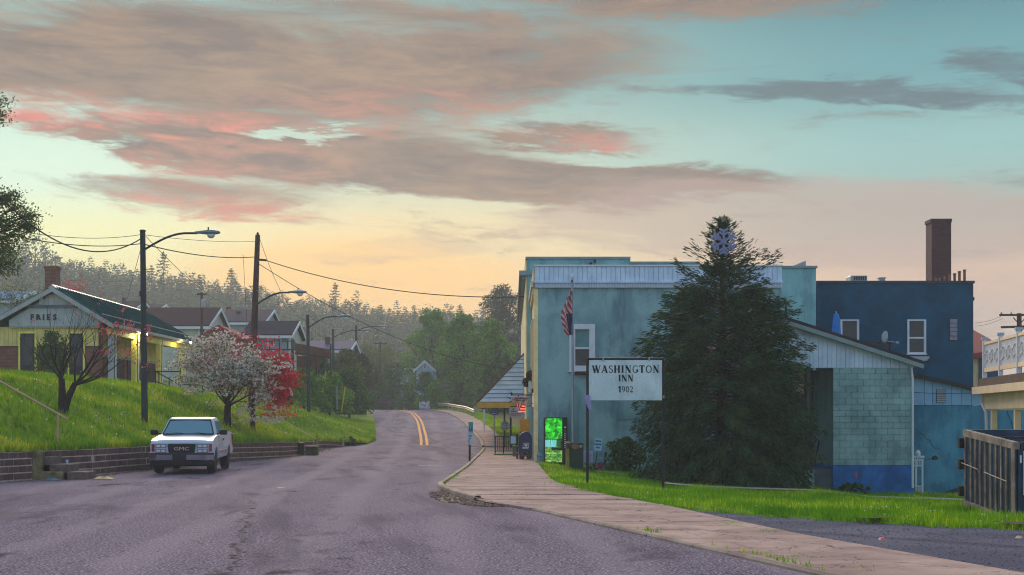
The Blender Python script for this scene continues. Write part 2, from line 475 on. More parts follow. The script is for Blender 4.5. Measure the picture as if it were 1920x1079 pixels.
def gravel_mat():
    m, nt, b = new_mat('gravel')
    x, y, z = wcoords(nt)
    n2 = enoise(x, y, 0.0, 30.0, 4, 0.8); n1 = enoise(x, y, 2.0, .6, 5, .6)
    c = emix(esmooth(n1, .35, .65), S(86, 84, 102), S(114, 110, 126))
    c = emix(esmooth(n2, .5, .7) * .9, c, S(150, 146, 162))
    c = emix(esmooth(n2, .46, .3) * .85, c, S(38, 40, 54))
    rut = esmooth(E.op('ABSOLUTE', y + x * 1.05 - 27.2 + (n1 - .5) * 1.5), .55, .1) * .5
    c = emix(rut * .9, c, S(60, 54, 62))
    moss = esmooth(enoise(x, y, 5.0, 1.6, 5, .7), .63, .72)
    c = emix(moss * .5, c, S(116, 124, 62))
    nt.links.new(c.s, b.inputs['Base Color']); b.inputs['Roughness'].default_value = .95; b.inputs['Specular IOR Level'].default_value = .05
    bump(nt, b, n2, .9, .04)
    return m
M_GRAVEL = gravel_mat()

def turf_mat(name, c1, c2, c3):
    m, nt, b = new_mat(name)
    x, y, z = wcoords(nt)
    n1 = enoise(x, y, z, .35, 5, .6, .3); n2 = enoise(x, y, z, 9.0, 5, .7); n3 = enoise(x, y, z, 1.4, 4, .6)
    c = emix(esmooth(n1, .35, .65), c1, c2)
    c = emix(esmooth(n3, .52, .70) * .6, c, c3)
    c = emix(esmooth(n2, .5, .3) * .5, c, tuple(k * .35 for k in c1))
    nt.links.new(c.s, b.inputs['Base Color']); b.inputs['Roughness'].default_value = .95; b.inputs['Specular IOR Level'].default_value = .1
    bump(nt, b, n2, .9, .08)
    return m
M_BANK = turf_mat('bank_turf', S(92, 124, 28), S(136, 156, 40), S(160, 150, 62))
M_LAWN = turf_mat('lawn_turf', S(80, 118, 26), S(126, 162, 34), S(160, 168, 44))
M_EARTH = turf_mat('earth', S(70, 74, 40), S(92, 88, 52), S(100, 84, 60))
M_HILL = turf_mat('hill_soil', S(48, 60, 40), S(62, 74, 46), S(80, 76, 56))
M_DIRT = mat('dirt', S(104, 82, 70), .95, .45, 3.0, .8, 22, fine=.5)

def blade_mat(name, stops):
    """grass blades: each its own tone, drifting between patches of greener and yellower growth"""
    m, nt, b = new_mat(name)
    g = nt.nodes.new('ShaderNodeNewGeometry'); r = E(g.outputs['Random Per Island'])
    x, y, z = wcoords(nt)
    n = esmooth(enoise(x, y, 0.0, .30, 5, .65, .4), .32, .68)
    n4 = esmooth(enoise(x, y, 3.0, 1.3, 4, .6), .35, .68)
    c = emix(esat(n * .45 + n4 * .35 + r * .3), stops[0], stops[1])
    c = emix(esmooth(r * .5 + n * .6, .62, 1.0) * .75, c, stops[2])
    nt.links.new(c.s, b.inputs['Base Color']); b.inputs['Roughness'].default_value = .7; b.inputs['Specular IOR Level'].default_value = .15
    t = nt.nodes.new('ShaderNodeBsdfTranslucent'); nt.links.new(c.s, t.inputs[0])
    ms = nt.nodes.new('ShaderNodeMixShader'); ms.inputs[0].default_value = .3
    nt.links.new(b.outputs[0], ms.inputs[1]); nt.links.new(t.outputs[0], ms.inputs[2]); nt.links.new(ms.outputs[0], nt.nodes['Material Output'].inputs[0])
    return m
M_BLADE = blade_mat('bank_grass', [S(60, 116, 6), S(166, 200, 24), S(226, 206, 66)])
M_BLADE_LAWN = blade_mat('lawn_grass', [S(48, 112, 4), S(150, 198, 12), S(228, 222, 44)])

# ================================================================== GROUND, HILLS
def land_sheet():
    ys = list(np.concatenate([np.linspace(-60, 18, 8), np.linspace(20, 160, 71), np.linspace(164, 420, 65), np.linspace(450, 700, 8)]))
    xs = list(np.concatenate([[-640, -450], np.linspace(-320, -70, 36), np.linspace(-66, 40, 54), np.linspace(46, 200, 20), [300, 460, 640]]))
    rows = []
    for y in ys:
        r = []
        for x in xs:
            if y <= 20: z = -0.12
            else:
                yy = min(y, 420)
                z = min(land(x, yy), land(x + 1.2, yy), land(x - 1.2, yy)) - .14
                if x > 0: z -= .1
            r.append((x, y, z))
        rows.append(r)
    return rows
rows = land_sheet()
ny = len(rows)
k_hill = next(i for i, r in enumerate(rows) if r[0][1] >= 164)
g = MB().sheet(rows[:k_hill + 1]); struct('ground', g, M_EARTH)
h = MB().sheet(rows[k_hill:]); struct('hills', h, M_HILL, smooth=True)

# ================================================================== ROAD
rows = []
for y in np.concatenate([np.linspace(3, 40, 38), np.linspace(41, 175, 90)]):
    a, b_ = I(y, XL) - .35, I(y, XR) + (.45 if y > 31 else .1)
    rows.append([(a + (b_ - a) * k / 24, y, zroad(y) + (.0 if y < 150 else 0)) for k in range(25)])
struct('road', MB().sheet(rows), M_ASPH)

M_YELLOW = mat('yellow_line_paint', S(216, 136, 34), .9, .12, 3, fine=.25, bscale=20)
M_WHITEP = mat('white_line_paint', S(200, 192, 186), .8, .2, 3, fine=.4, bscale=20)
cl = [(80.6, -4.98), (86, -5.32), (93, -5.8), (101, -6.4), (110, -7.05), (120, -7.85), (130, -8.75), (140, -9.75), (148, -11.0), (155, -12.6), (163, -15.0)]
for off in (-.17, .17):
    mbk = MB()
    ysl = np.linspace(80.6, 163, 80)
    def lx(y): return float(np.interp(y, [c[0] for c in cl], [c[1] for c in cl]))
    R = [[(lx(y) + off - .085, y, zroad(y) + .006), (lx(y) + off + .085, y, zroad(y) + .006)] for y in ysl]
    o = mbk.sheet(R).build('road_line', M_YELLOW); tag(o, kind='structure')
for (ax, ay, bx, by) in [(784, 874.0, 830, 874.5), (385, 914, 394, 914), (520, 915, 532, 915), (704, 791, 716, 791), (704, 795.5, 716, 795.5)]:
    pa, pb = hit(ax, ay), hit(bx, by)
    w = .09
    o = MB().add([(pa.x, pa.y - w, pa.z + .006), (pb.x, pb.y - w, pb.z + .006), (pb.x, pb.y + w, pb.z + .006), (pa.x, pa.y + w, pa.z + .006)], [(0, 1, 2, 3)]).build('road_line', M_WHITEP); tag(o, kind='structure')

# ================================================================== PAVEMENT: slabs laid one by one
XS = [(4, 9.6), (10, 7.7), (16.4, 5.85), (21.8, 4.35), (28, 3.2), (33, 2.0), (36.6, 1.22), (40, 1.06), (51.4, .95), (54.6, .86), (75, .56), (80, .5)]
pave = MB()
rows = []
for y in np.linspace(4, 75, 90):
    a, b_ = I(y, XR) + .02, I(y, XS)
    rows.append([(a + (b_ - a) * k / 6, y, zroad(y) + .045) for k in range(7)])
pv = struct('pavement', pave.sheet(rows), M_WALK); ORG[pv.name] = Vector((0, 0, 0))
y = 4.0; rs = random.Random(3)
def slab(q, zt, th=.09):
    """one concrete slab with eased edges; q = four corners counter-clockwise"""
    cx = sum(p[0] for p in q) / 4; cy = sum(p[1] for p in q) / 4
    e = .005
    inn = [(p[0] + (cx - p[0]) * .008, p[1] + (cy - p[1]) * .008) for p in q]
    dz = [rs.uniform(-.004, .004) for _ in q]
    b = MB().loft([[(p[0], p[1], zt(p) - th) for p in q], [(p[0], p[1], zt(p) - e + d) for p, d in zip(q, dz)], [(p[0], p[1], zt(p) + d) for p, d in zip(inn, dz)]])
    return b.build('slab', M_WALK, pv)
GAP = .004
while y < 74.6:
    L = rs.uniform(1.35, 1.7) if y < 36 else 1.55
    y1 = min(y + L, 75)
    sk = rs.uniform(-.1, .1)
    up = .10 if y > 36 else (.055 + .045 * sst(28, 35, y))
    zt = lambda p, up=up: zroad(p[1]) + up
    kerb_w = .16 if y > 29 else .0
    a0, a1, b0, b1 = I(y, XR) + kerb_w + .03, I(y1, XR) + kerb_w + .03, I(y, XS), I(y1, XS)
    cols = 2 if (y < 34) else 1
    if cols == 2:
        f = .5 + rs.uniform(-.06, .06)
        m0, m1 = a0 + (b0 - a0) * f, a1 + (b1 - a1) * f
        slab([(a0, y + GAP), (m0 - GAP, y + GAP + sk), (m1 - GAP, y1 - GAP), (a1, y1 - GAP)], zt)
        slab([(m0 + GAP, y + GAP + sk), (b0 - rs.uniform(0, .25), y + GAP), (b1 - rs.uniform(0, .25), y1 - GAP), (m1 + GAP, y1 - GAP)], zt)
    else:
        slab([(a0, y + GAP), (b0, y + GAP), (b1, y1 - GAP), (a1, y1 - GAP)], zt)
    y = y1
# the hill pavement beside the road, past the side entrance
hp = MB(); rows = []
for y in np.linspace(77, 170, 80):
    a = I(y, XR) + .1
    rows.append([(a + 1.45 * k / 3, y, zroad(y) + .04) for k in range(4)])
hw = struct('hill_pavement', hp.sheet(rows), M_DIRT); ORG[hw.name] = Vector((0, 0, 0))
y = 77.0
while y < 150:
    y1 = y + 1.6
    a0, a1 = I(y, XR) + .16, I(y1, XR) + .16
    zt = lambda p: zroad(p[1]) + .11
    o = slab([(a0 + .04, y + GAP), (a0 + 1.38, y + GAP), (a1 + 1.38, y1 - GAP), (a1 + .04, y1 - GAP)], zt); o.parent = hw
    y = y1
# kerbs
def kerb(name, ys, w=.15, up=.12, x_of=None):
    R = []
    for y in ys:
        x = (x_of or (lambda t: I(t, XR)))(y); z = zroad(y)
        R.append([(x - .01, y, z - .1), (x, y, z + up - .025), (x + .025, y, z + up), (x + w - .01, y, z + up + .004), (x + w, y, z + up - .05)])
    return struct(name, MB().sheet(R), M_KERB)
kerb('kerb', list(np.linspace(30.6, 36.6, 14)) + list(np.linspace(37, 74.5, 40)))
kerb('kerb', np.linspace(77.3, 165, 60))
kerb('kerb', np.linspace(4, 27.9, 30), .13, .05)
# the side entrance: a smooth apron between the two pavements
struct('side_apron', MB().add([(I(74.9, XR), 74.9, zroad(74.9) + .03), (.5, 74.9, zroad(74.9) + .03), (.2, 77.2, zroad(77.2) + .03), (I(77.2, XR), 77.2, zroad(77.2) + .03)], [(0, 1, 2, 3)]), M_ASPH)

# ================================================================== GRAVEL DRIVE, LAWN
GE = [(-5, 40), (2.2, 31.2), (3.25, 28.2), (4.2, 26.6), (5.1, 25.3), (6.5, 23.7), (8.0, 22.35), (10, 20.4), (12, 18.6), (20, 12), (40, 4)]
rows = []
for t in np.linspace(0, 1, 60):
    x = 2.6 + 16 * t
    y1 = I(x, GE) + .5
    R = []
    for k in range(21):
        y = 4 + (y1 - 4) * k / 20
        R.append((max(x, I(y, XS) - .4), y, ground(x, y) + .02))
    rows.append(R)
struct('gravel_drive', MB().sheet(rows), M_GRAVEL)

def lawn_z(x, y): return ground(x, y) + .05 + .05 * math.sin(x * 1.7 + y * .6) * math.sin(y * .9 - x * .4)
rows = []
for x in np.linspace(.9, 26, 90):
    # front edge: pavement on the street side, gravel further right
    y0 = I(x, GE) if x > 3.2 else I(x, [(.9, 60), (.95, 51.4), (1.06, 40), (1.22, 36.6), (2.0, 33), (3.2, 28.3)])
    R = []
    for k in range(40):
        y = y0 + (56 - y0) * (k / 39) ** 1.3 if y0 < 56 else 56 + k * .01
        R.append((x, y, lawn_z(x, y) - (.09 if k == 0 else 0)))
    rows.append(R)
struct('lawn', MB().sheet(rows), M_LAWN)
# the verge beside the hill pavement
rows = []
for y in np.linspace(76, 168, 60):
    a = I(y, XR) + 1.55
    rows.append([(a + d_, y, zroad(y) + .10 - dz_) for d_, dz_ in ((0, .08), (.3, 0), (1.4, .05), (3.2, .9), (7, 2.4), (14, 3.4))])
struct('verge', MB().sheet(rows), M_BANK)

# narrow concrete path in front of the tree and garages
pp = [(3.3, 44.0), (5.6, 42.0), (9.2, 43.0), (13.8, 44.0), (20, 45.2)]
rows = []
for x in np.linspace(4.6, 20, 40):
    y = I(x, pp); rows.append([(x, y - .35, ground(x, y) + .13), (x, y + .35, ground(x, y) + .14)])
path = struct('path', MB().sheet(rows), M_PATH)
rows = []
for x in np.linspace(2.9, 5.4, 10):
    y = I(x, [(2.9, 50.5), (5.4, 47.5)]); rows.append([(x, y - .4, ground(x, y) + .10), (x, y + .4, ground(x, y) + .10)])
struct('path', MB().sheet(rows), M_PATH)

# ================================================================== GRASS BANK
def bank_rough(x, y): return .05 * math.sin(x * 1.9 + y * .7) * math.cos(y * 1.1 - x * .5)
rows = []
TT = [.12, .3, .8, 1.3, 1.8, 2.4, 3.0, 3.6, 4.2, 4.8, 5.4, 6, 7, 8, 9.5, 11, 13, 15, 18, 22, 27, 33, 40, 50]
for y in np.concatenate([np.linspace(24, 79, 70), np.linspace(79.8, 112, 50), np.linspace(114, 175, 40)]):
    rows.append([(I(y, XL) - t, y, bank(I(y, XL) - t, y) + bank_rough(I(y, XL) - t, y) * min(1, t) - (.0 if t > .2 else .02)) for t in TT])
struct('grass_bank', MB().sheet(rows), M_BANK, smooth=True)

def grass(name, pts, h0, h1, m, w=.012, clump=3):
    """upright blades, three per spot, bent over a little; one mesh"""
    pts = np.repeat(np.asarray(pts, float), clump, axis=0)
    n = len(pts)
    pts[:, :2] += RNG.normal(0, .03, (n, 2))
    a = RNG.uniform(0, 2 * np.pi, n); h_ = RNG.uniform(h0, h1, n) * RNG.uniform(.6, 1, n); bend = RNG.uniform(.1, .7, n) * h_
    ww = w * RNG.uniform(.7, 1.5, n)
    dx_, dy_ = np.cos(a), np.sin(a)
    V = np.zeros((n, 3, 3))
    V[:, 0] = pts + np.stack([-dy_ * ww, dx_ * ww, -.02 + 0 * a], 1)
    V[:, 1] = pts + np.stack([dy_ * ww, -dx_ * ww, -.02 + 0 * a], 1)
    V[:, 2] = pts + np.stack([dx_ * bend, dy_ * bend, h_], 1)
    o = np_obj(name, V.reshape(-1, 3), np.arange(n * 3).reshape(-1, 3), m)
    return tag(o, kind='stuff')
def vI(x, pts): return np.interp(x, [p[0] for p in pts], [p[1] for p in pts])
# bank
pts = []
n = 46000
yy = 36 + 76 * RNG.random(n) ** 1.25
tt = RNG.random(n) ** .8 * 9.0 + .05
xx = vI(yy, XL) - tt
for x, y in zip(xx, yy): pts.append((x, y, bank(x, y) + bank_rough(x, y) * .8))
grass('bank_grass', pts, .10, .28, M_BLADE, .016)
pts = []
for _ in range(9000):
    y = random.uniform(36, 112); t = abs(random.gauss(0, .25)); x = I(y, XL) - t - .1
    pts.append((x, y, bank(x, y)))
for _ in range(9000):
    y = random.uniform(92, 150); t = random.uniform(3, 18); x = I(y, XL) - t
    pts.append((x, y, bank(x, y)))
grass('bank_edge_grass', pts, .12, .35, M_BLADE, .018)
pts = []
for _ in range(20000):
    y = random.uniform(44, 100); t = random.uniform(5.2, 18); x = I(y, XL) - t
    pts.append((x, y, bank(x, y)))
grass('upper_lawn_grass', pts, .06, .14, blade_mat('yellow_lit_mown_grass', [S(120, 148, 22), S(186, 180, 50), S(222, 206, 92)]), .02)  # short mown blades; the yellow light on this lawn is put into their colours
# lawn
pts = []
cnt = 0
while cnt < 42000:
    x = random.uniform(.95, 16); y = 20 + 32 * random.random() ** 1.15
    y0 = I(x, GE) if x > 3.2 else I(x, [(.9, 60), (.95, 51.4), (1.06, 40), (1.22, 36.6), (2.0, 33), (3.2, 28.3)])
    cnt += 1
    if y < y0 + random.uniform(-.12, .2) or y > 54: continue
    if abs(y - I(x, pp)) < .33 and x > 4.6: continue
    pts.append((x, y, lawn_z(x, y)))
grass('lawn_grass', pts, .05, .15, M_BLADE_LAWN, .010)
# lusher tufts
pts = []
for _ in range(420):
    x = random.uniform(1.3, 15.5); y0 = I(x, GE) if x > 3.2 else I(x, [(.9, 60), (1.06, 40), (1.22, 36.6), (2.0, 33), (3.2, 28.3)])
    y = y0 + .3 + random.random() ** 1.3 * (41 - y0)
    if abs(y - I(x, pp)) < .6: continue
    for _ in range(26):
        a, b_ = random.gauss(0, .22), random.gauss(0, .22)
        pts.append((x + a, y + b_, lawn_z(x + a, y + b_)))
grass('lawn_tufts', pts, .10, .22, M_BLADE_LAWN, .011)
# verge and weeds along the kerbs and joints
pts = []
for _ in range(9000):
    y = random.uniform(77, 165); x = I(y, XR) + 1.5 + random.random() ** 1.5 * 2.2
    pts.append((x, y, zroad(y) + .08 - .3 * max(0, x - I(y, XR) - 3)))
grass('verge_grass', pts, .1, .25, M_BLADE, .02)
pts = []
for y, spread, n in [(37.2, .25, 60), (39.5, .3, 90), (41, .4, 120), (45, .5, 70), (51, .5, 60), (68.5, .4, 140), (21.9, .3, 12), (18.6, .4, 16), (17.4, .4, 18)]:
    for _ in range(n):
        yy = y + random.gauss(0, spread); pts.append((I(yy, XR) + .17 + random.gauss(0, .05), yy, zroad(yy) + .08))
for (px, py) in [(1360, 988), (1378, 991), (1440, 1003), (1500, 1050), (1620, 1075)]:
    p = hit(px, py)
    for _ in range(16): pts.append((p.x + random.gauss(0, .07), p.y + random.gauss(0, .16), .04))
grass('kerb_weeds', pts, .03, .07, M_BLADE_LAWN, .008)

# white clover and dandelion clocks scattered in the grass: far too small to count
V, Fc = [], []
for _ in range(190):
    if random.random() < .75:
        y = random.uniform(38, 90); t = random.uniform(.3, 5); x = I(y, XL) - t; z = bank(x, y) + .16; r = .034
    else:
        x = random.uniform(2.5, 9); y = I(x, GE) + random.uniform(.2, 5); z = lawn_z(x, y) + .12; r = .014
    o = len(V)
    for a in ((r, 0, 0), (0, r, 0), (-r, 0, 0), (0, -r, 0), (0, 0, r), (0, 0, -r)): V.append((x + a[0], y + a[1], z + a[2]))
    for f in ((0, 1, 4), (1, 2, 4), (2, 3, 4), (3, 0, 4), (1, 0, 5), (2, 1, 5), (3, 2, 5), (0, 3, 5)): Fc.append(tuple(i + o for i in f))
M_CLOCK = mat('flower_white', S(225, 225, 215), .9)
tag(np_obj('grass_flowers', np.array(V), np.array(Fc), M_CLOCK), kind='stuff')

# broken corner of the pavement: bare dirt with loose stones
def stones(name, spots, r0, r1, m):
    V, Fc = [], []
    for (x, y, z) in spots:
        r = random.uniform(r0, r1); o = len(V)
        for k in range(6):
            a = [(1, 0, 0), (0, 1, 0), (-1, 0, 0), (0, -1, 0), (0, 0, .7), (0, 0, -.7)][k]
            q = random.uniform(.6, 1.2) * r
            V.append((x + a[0] * q + random.gauss(0, r * .15), y + a[1] * q, z + a[2] * q))
        for f in ((0, 1, 4), (1, 2, 4), (2, 3, 4), (3, 0, 4), (1, 0, 5), (2, 1, 5), (3, 2, 5), (0, 3, 5)): Fc.append(tuple(i + o for i in f))
    return tag(np_obj(name, np.array(V), np.array(Fc), m), kind='stuff')
d = []
for k in range(28):
    a = 2 * math.pi * k / 28; r = 1 + .2 * math.sin(5 * a) + .12 * math.sin(9 * a + 1)
    d.append((-.95 + math.cos(a) * .85 * r, 31.8 + math.sin(a) * 2.3 * r - math.cos(a) * 1.6, .008))
tag(MB().add(d, [tuple(range(28))]).build('dirt_patch', M_DIRT), kind='structure')
sp_ = []
for _ in range(900):
    a = random.uniform(0, 6.28); r = math.sqrt(random.random()) * 1.1
    sp_.append((-.95 + math.cos(a) * .9 * r, 31.8 + math.sin(a) * 2.4 * r - math.cos(a) * 1.6, .012))
stones('loose_rubble', sp_, .012, .05, mat('rubble', S(128, 106, 94), .95, .5, 8))
sp_ = []
for _ in range(5200):
    x = random.uniform(2.8, 11); y1 = I(x, GE) + .25
    y = y1 - random.random() ** 1.4 * 9
    if y < 14 or x < I(y, XS) + random.gauss(0, .1): continue
    sp_.append((x, y, ground(x, y) + .03))
stones('gravel_stones', sp_, .006, .017, mat('gravel_stone', S(124, 122, 138), .9, .5, 9))
sp_ = []
for _ in range(700):
    y = random.uniform(37, 78); x = I(y, XL) + .05 + abs(random.gauss(0, .25))
    sp_.append((x, y, zroad(y) + .01))
stones('gutter_litter', sp_, .01, .045, mat('gutter_grit', S(140, 112, 90), .95, .5, 8))
for (cx_, cy_, rx_, ry_) in [(6.2, 24.3, .35, .16), (8.5, 22.9, .55, .28), (8.0, 23.2, .2, .14)]:
    d = [(cx_ + math.cos(2 * math.pi * k / 20) * rx_ * (1 + .25 * math.sin(k * 2.3)), cy_ + math.sin(2 * math.pi * k / 20) * ry_ * (1 + .25 * math.cos(k * 1.7)), ground(cx_, cy_) + .12) for k in range(20)]
    top = (cx_, cy_, ground(cx_, cy_) + .13)
    tag(MB().add(d + [top], [(k, (k + 1) % 20, 20) for k in range(20)]).build('bare_soil', mat('soil', S(62, 48, 40), .95, .5, 6, .8, 20)), kind='structure')

# ================================================================== RETAINING WALL, block by block
M_BLOCK = mat('weathered_block', S(98, 74, 68), .9, .35, 2.2, .5, 26, aniso=(2.2, 2.2, .5), fine=.35, piece=.22)
M_MORTAR = mat('pale_mortar', S(184, 164, 154), .9, .2, 4)
wall_t = thing('retaining_wall', 'long low block retaining wall holding up the grassy bank behind the pickup', 'wall', (-12.3, 48, 0))
ys = np.linspace(30, 79.3, 150)
def wx(y): return I(y, XL) - .12
core = MB()
core.loft([[(wx(y) + .114, y, -.1), (wx(y) + .114, y, I(y, TOP) - .012), (wx(y) - .12, y, I(y, TOP) - .012), (wx(y) - .12, y, -.1)] for y in ys])
core.build('mortar_core', M_MORTAR, wall_t)
# arc-length walk
path_pts = [(wx(y), y) for y in np.linspace(30, 79.3, 1200)]
acc, marks, last = 0.0, [], path_pts[0]
BLK_L, BLK_H = .405, .2
for p in path_pts[1:]:
    acc += math.dist(p, last); last = p
    marks.append((acc, p))
def at_s(s):
    return (float(np.interp(s, [m[0] for m in marks], [m[1][0] for m in marks])), float(np.interp(s, [m[0] for m in marks], [m[1][1] for m in marks])))
blk = MB().cbox((-.197, -.10, 0), (.197, .10, .166), .008).mesh('block', M_BLOCK)
spots = []
s = 0.0; i = 0
STEP_Y = (hit(117, 894).y, hit(160, 893).y)
while s < marks[-1][0] - .4:
    for c in range(4):
        sc = s + (BLK_L / 2 if c % 2 else 0)
        x0, y0 = at_s(sc); x1, y1 = at_s(sc + BLK_L)
        xm, ym = (x0 + x1) / 2, (y0 + y1) / 2
        zt = I(ym, TOP) - BLK_H * (c + 1) + .012
        if zt + .166 < .02: continue
        spots.append((xm + .02, ym, zt, math.atan2(y1 - y0, x1 - x0)))
    s += BLK_L
vis = [q for q in spots if q[1] > 37.8][:300]
rest = [q for q in spots if q not in vis]
for q in vis:
    o = bpy.data.objects.new('block', blk); COL.objects.link(o); o.parent = wall_t
    o.location = Vector(q[:3]) - ORG[wall_t.name] + Vector((random.uniform(-.006, .006), 0, 0)); o.rotation_euler = (0, 0, q[3])
rb = MB()
for q in rest:
    mt = Matrix.Translation(q[:3]) @ Matrix.Rotation(q[3], 4, 'Z')
    rb.add([mt @ v.co for v in blk.vertices], [tuple(p.vertices) for p in blk.polygons])
tag(rb.build('blocks', M_BLOCK, wall_t), kind='stuff')

# ================================================================== BUILDINGS ON THE RIGHT
M_STUCCO = mat('teal_stucco', S(108, 146, 156), .9, .20, .9, .35, 14, col2=S(126, 168, 178), fine=.12)
def stucco_blotched(name, c1, c2, c3):
    m, nt, b = new_mat(name)
    x, y, z = wcoords(nt)
    n1 = enoise(x, y, z * .8, .75, 7, .62, .4); n2 = enoise(x, y, z, 18.0, 4, .7); n3 = enoise(x * 2.2, y, z * .28, 1.1, 5, .6)
    c = emix(esmooth(n1, .34, .66), c1, c2)
    c = emix(esmooth(n1, .62, .44) * esmooth(n3, .45, .62) * .6, c, c3)
    c = emix(esmooth(n3, .60, .72) * .35, c, tuple(min(1, k * 1.25) for k in c2))
    c = emix(esmooth(n2, .5, .3) * .22, c, tuple(k * .5 for k in c1))
    nt.links.new(c.s, b.inputs['Base Color']); b.inputs['Roughness'].default_value = .92; b.inputs['Specular IOR Level'].default_value = .2
    bump(nt, b, n2, .45, .03)
    return m
M_INN = stucco_blotched('inn_stucco', S(110, 150, 156), S(142, 182, 186), S(78, 108, 118))
M_REAR = stucco_blotched('rear_stucco', S(120, 172, 176), S(140, 192, 194), S(96, 138, 148))
M_LEAN = stucco_blotched('lean_to_render', S(62, 126, 156), S(80, 150, 178), S(48, 100, 126))
M_CREAM = mat('cream_paint', S(242, 214, 156), .8, .12, 1.5, .1, 20, col2=S(248, 224, 168), fine=.1)
M_CREAM_D = mat('cream_trim', S(204, 186, 148), .75, .12, 2)
M_WHITE = mat('white_siding', S(184, 210, 236), .65, .09, 1.6, col2=S(198, 220, 240), fine=.08, piece=.03)
M_WFRAME = mat('white_frame', S(206, 214, 222), .55, .06, 3)
M_GUTTER = mat('grey_cornice', S(120, 142, 148), .7, .15, 2)
M_GLASS = glass_mat('window_glass', S(26, 36, 44), .05, .4)
M_BLIND = mat('blind', S(92, 138, 140), .8, .08, 3)
M_BLUE = mat('navy_paint', S(6, 68, 94), .95, .14, 1.1, .2, 18, col2=S(10, 78, 106), fine=.12, spec=.03)
M_BLACK = mat('black_paint', S(24, 24, 28), .5, .15, 4)
M_DARK = mat('dark_roof', S(44, 40, 48), .85, .25, 6, .3, 20)
M_DKWOOD = mat('dark_wood', S(64, 44, 38), .85, .3, 3, .3, 18, aniso=(1, 1, .3))
M_METAL = mat('galvanised', S(150, 158, 164), .45, .12, 3, metal=.5)
M_BROWN = mat('brown_roofing', S(112, 84, 72), .85, .25, 5, .3, 18)
M_CHIM = None
def brick_mat(name, c1, c2, mortar, s=1.0):
    m, nt, b = new_mat(name)
    x, y, z = wcoords(nt)
    c = nt.nodes.new('ShaderNodeCombineXYZ'); u = x + y
    nt.links.new(u.s, c.inputs[0]); nt.links.new(z.s, c.inputs[1])
    t = nt.nodes.new('ShaderNodeTexBrick'); nt.links.new(c.outputs[0], t.inputs['Vector'])
    t.inputs['Scale'].default_value = 1.0 / s; t.inputs['Brick Width'].default_value = .22; t.inputs['Row Height'].default_value = .075; t.inputs['Mortar Size'].default_value = .008
    t.inputs['Color1'].default_value = (*c1, 1); t.inputs['Color2'].default_value = (*c2, 1); t.inputs['Mortar'].default_value = (*mortar, 1)
    n = enoise(x, y, z, 3.0, 5, .6)
    cc = emix(esmooth(n, .4, .7) * .5, E(t.outputs['Color']), tuple(k * .5 for k in c1))
    nt.links.new(cc.s, b.inputs['Base Color']); b.inputs['Roughness'].default_value = .9
    f = E(t.outputs['Fac']); bump(nt, b, 1.0 - f, .4, .01)
    return m
M_BRICK = brick_mat('red_brick', S(128, 70, 56), S(108, 60, 50), S(140, 116, 104))
M_BRICK_DK = brick_mat('dark_brick', S(96, 54, 54), S(78, 46, 50), S(84, 66, 66))

def window(parent, x0, x1, z0, z1, y, frame=M_WFRAME, fw=.09, proud=.05, sash=True, glass=M_GLASS, name='window', sill=True, mull=0.5):
    """sash window on a wall that faces the street at y: frame proud of the wall, panes set back"""
    f = MB()
    f.box((x0 - fw, y - proud, z0 - fw), (x0, y + .06, z1 + fw)); f.box((x1, y - proud, z0 - fw), (x1 + fw, y + .06, z1 + fw))
    f.box((x0, y - proud, z1), (x1, y + .06, z1 + fw)); f.box((x0, y - proud, z0 - fw), (x1, y + .06, z0))
    if sill: f.box((x0 - fw - .03, y - proud - .05, z0 - fw - .05), (x1 + fw + .03, y - .002, z0 - fw - .003))
    o = f.build(name, frame, parent)
    zm = z0 + (z1 - z0) * mull
    s = MB(); t = .035
    if sash:
        s.box((x0 + .002, y - proud + .025, zm - t), (x1 - .002, y + .03, zm + t))
        for a, b_ in ((x0, x0 + t), (x1 - t, x1)): s.box((a + .002 * (a == x0), y - proud + .03, z0 + .003), (b_ - .002 * (b_ == x1), y + .03, zm - t - .002)); s.box((a + .002 * (a == x0), y - proud + .035, zm + t + .002), (b_ - .002 * (b_ == x1), y + .03, z1 - .003))
        s.build('sash', frame, o)
    g1 = MB().add([(x0, y - .006, z0), (x1, y - .006, z0), (x1, y - .006, zm), (x0, y - .006, zm)], [(0, 1, 2, 3)]); g1.build('pane', M_GLASS, o)
    g2 = MB().add([(x0, y - .008, zm), (x1, y - .008, zm), (x1, y - .008, z1), (x0, y - .008, z1)], [(0, 1, 2, 3)]); g2.build('pane', glass, o)
    return o

# ---- the inn: low front block with white parapet
YI = 55.0
ix0, ix1 = X_(1003, YI), X_(1465, YI)
inn = thing('inn_building', 'blotchy teal stucco inn with white ribbed parapet and cream side wall', 'building', (ix0, YI, -.5))
MB().box((ix0 + .06, YI, -.9), (ix1, 62.9, 6.9)).build('wall', M_INN, inn)
MB().box((ix0 + .0, YI + .05, -.3), (ix0 + .055, 62.9, 6.9)).build('side_wall', M_CREAM, inn)
zt, zb, zc = Z_(499, YI), Z_(529, YI), Z_(540.5, YI)
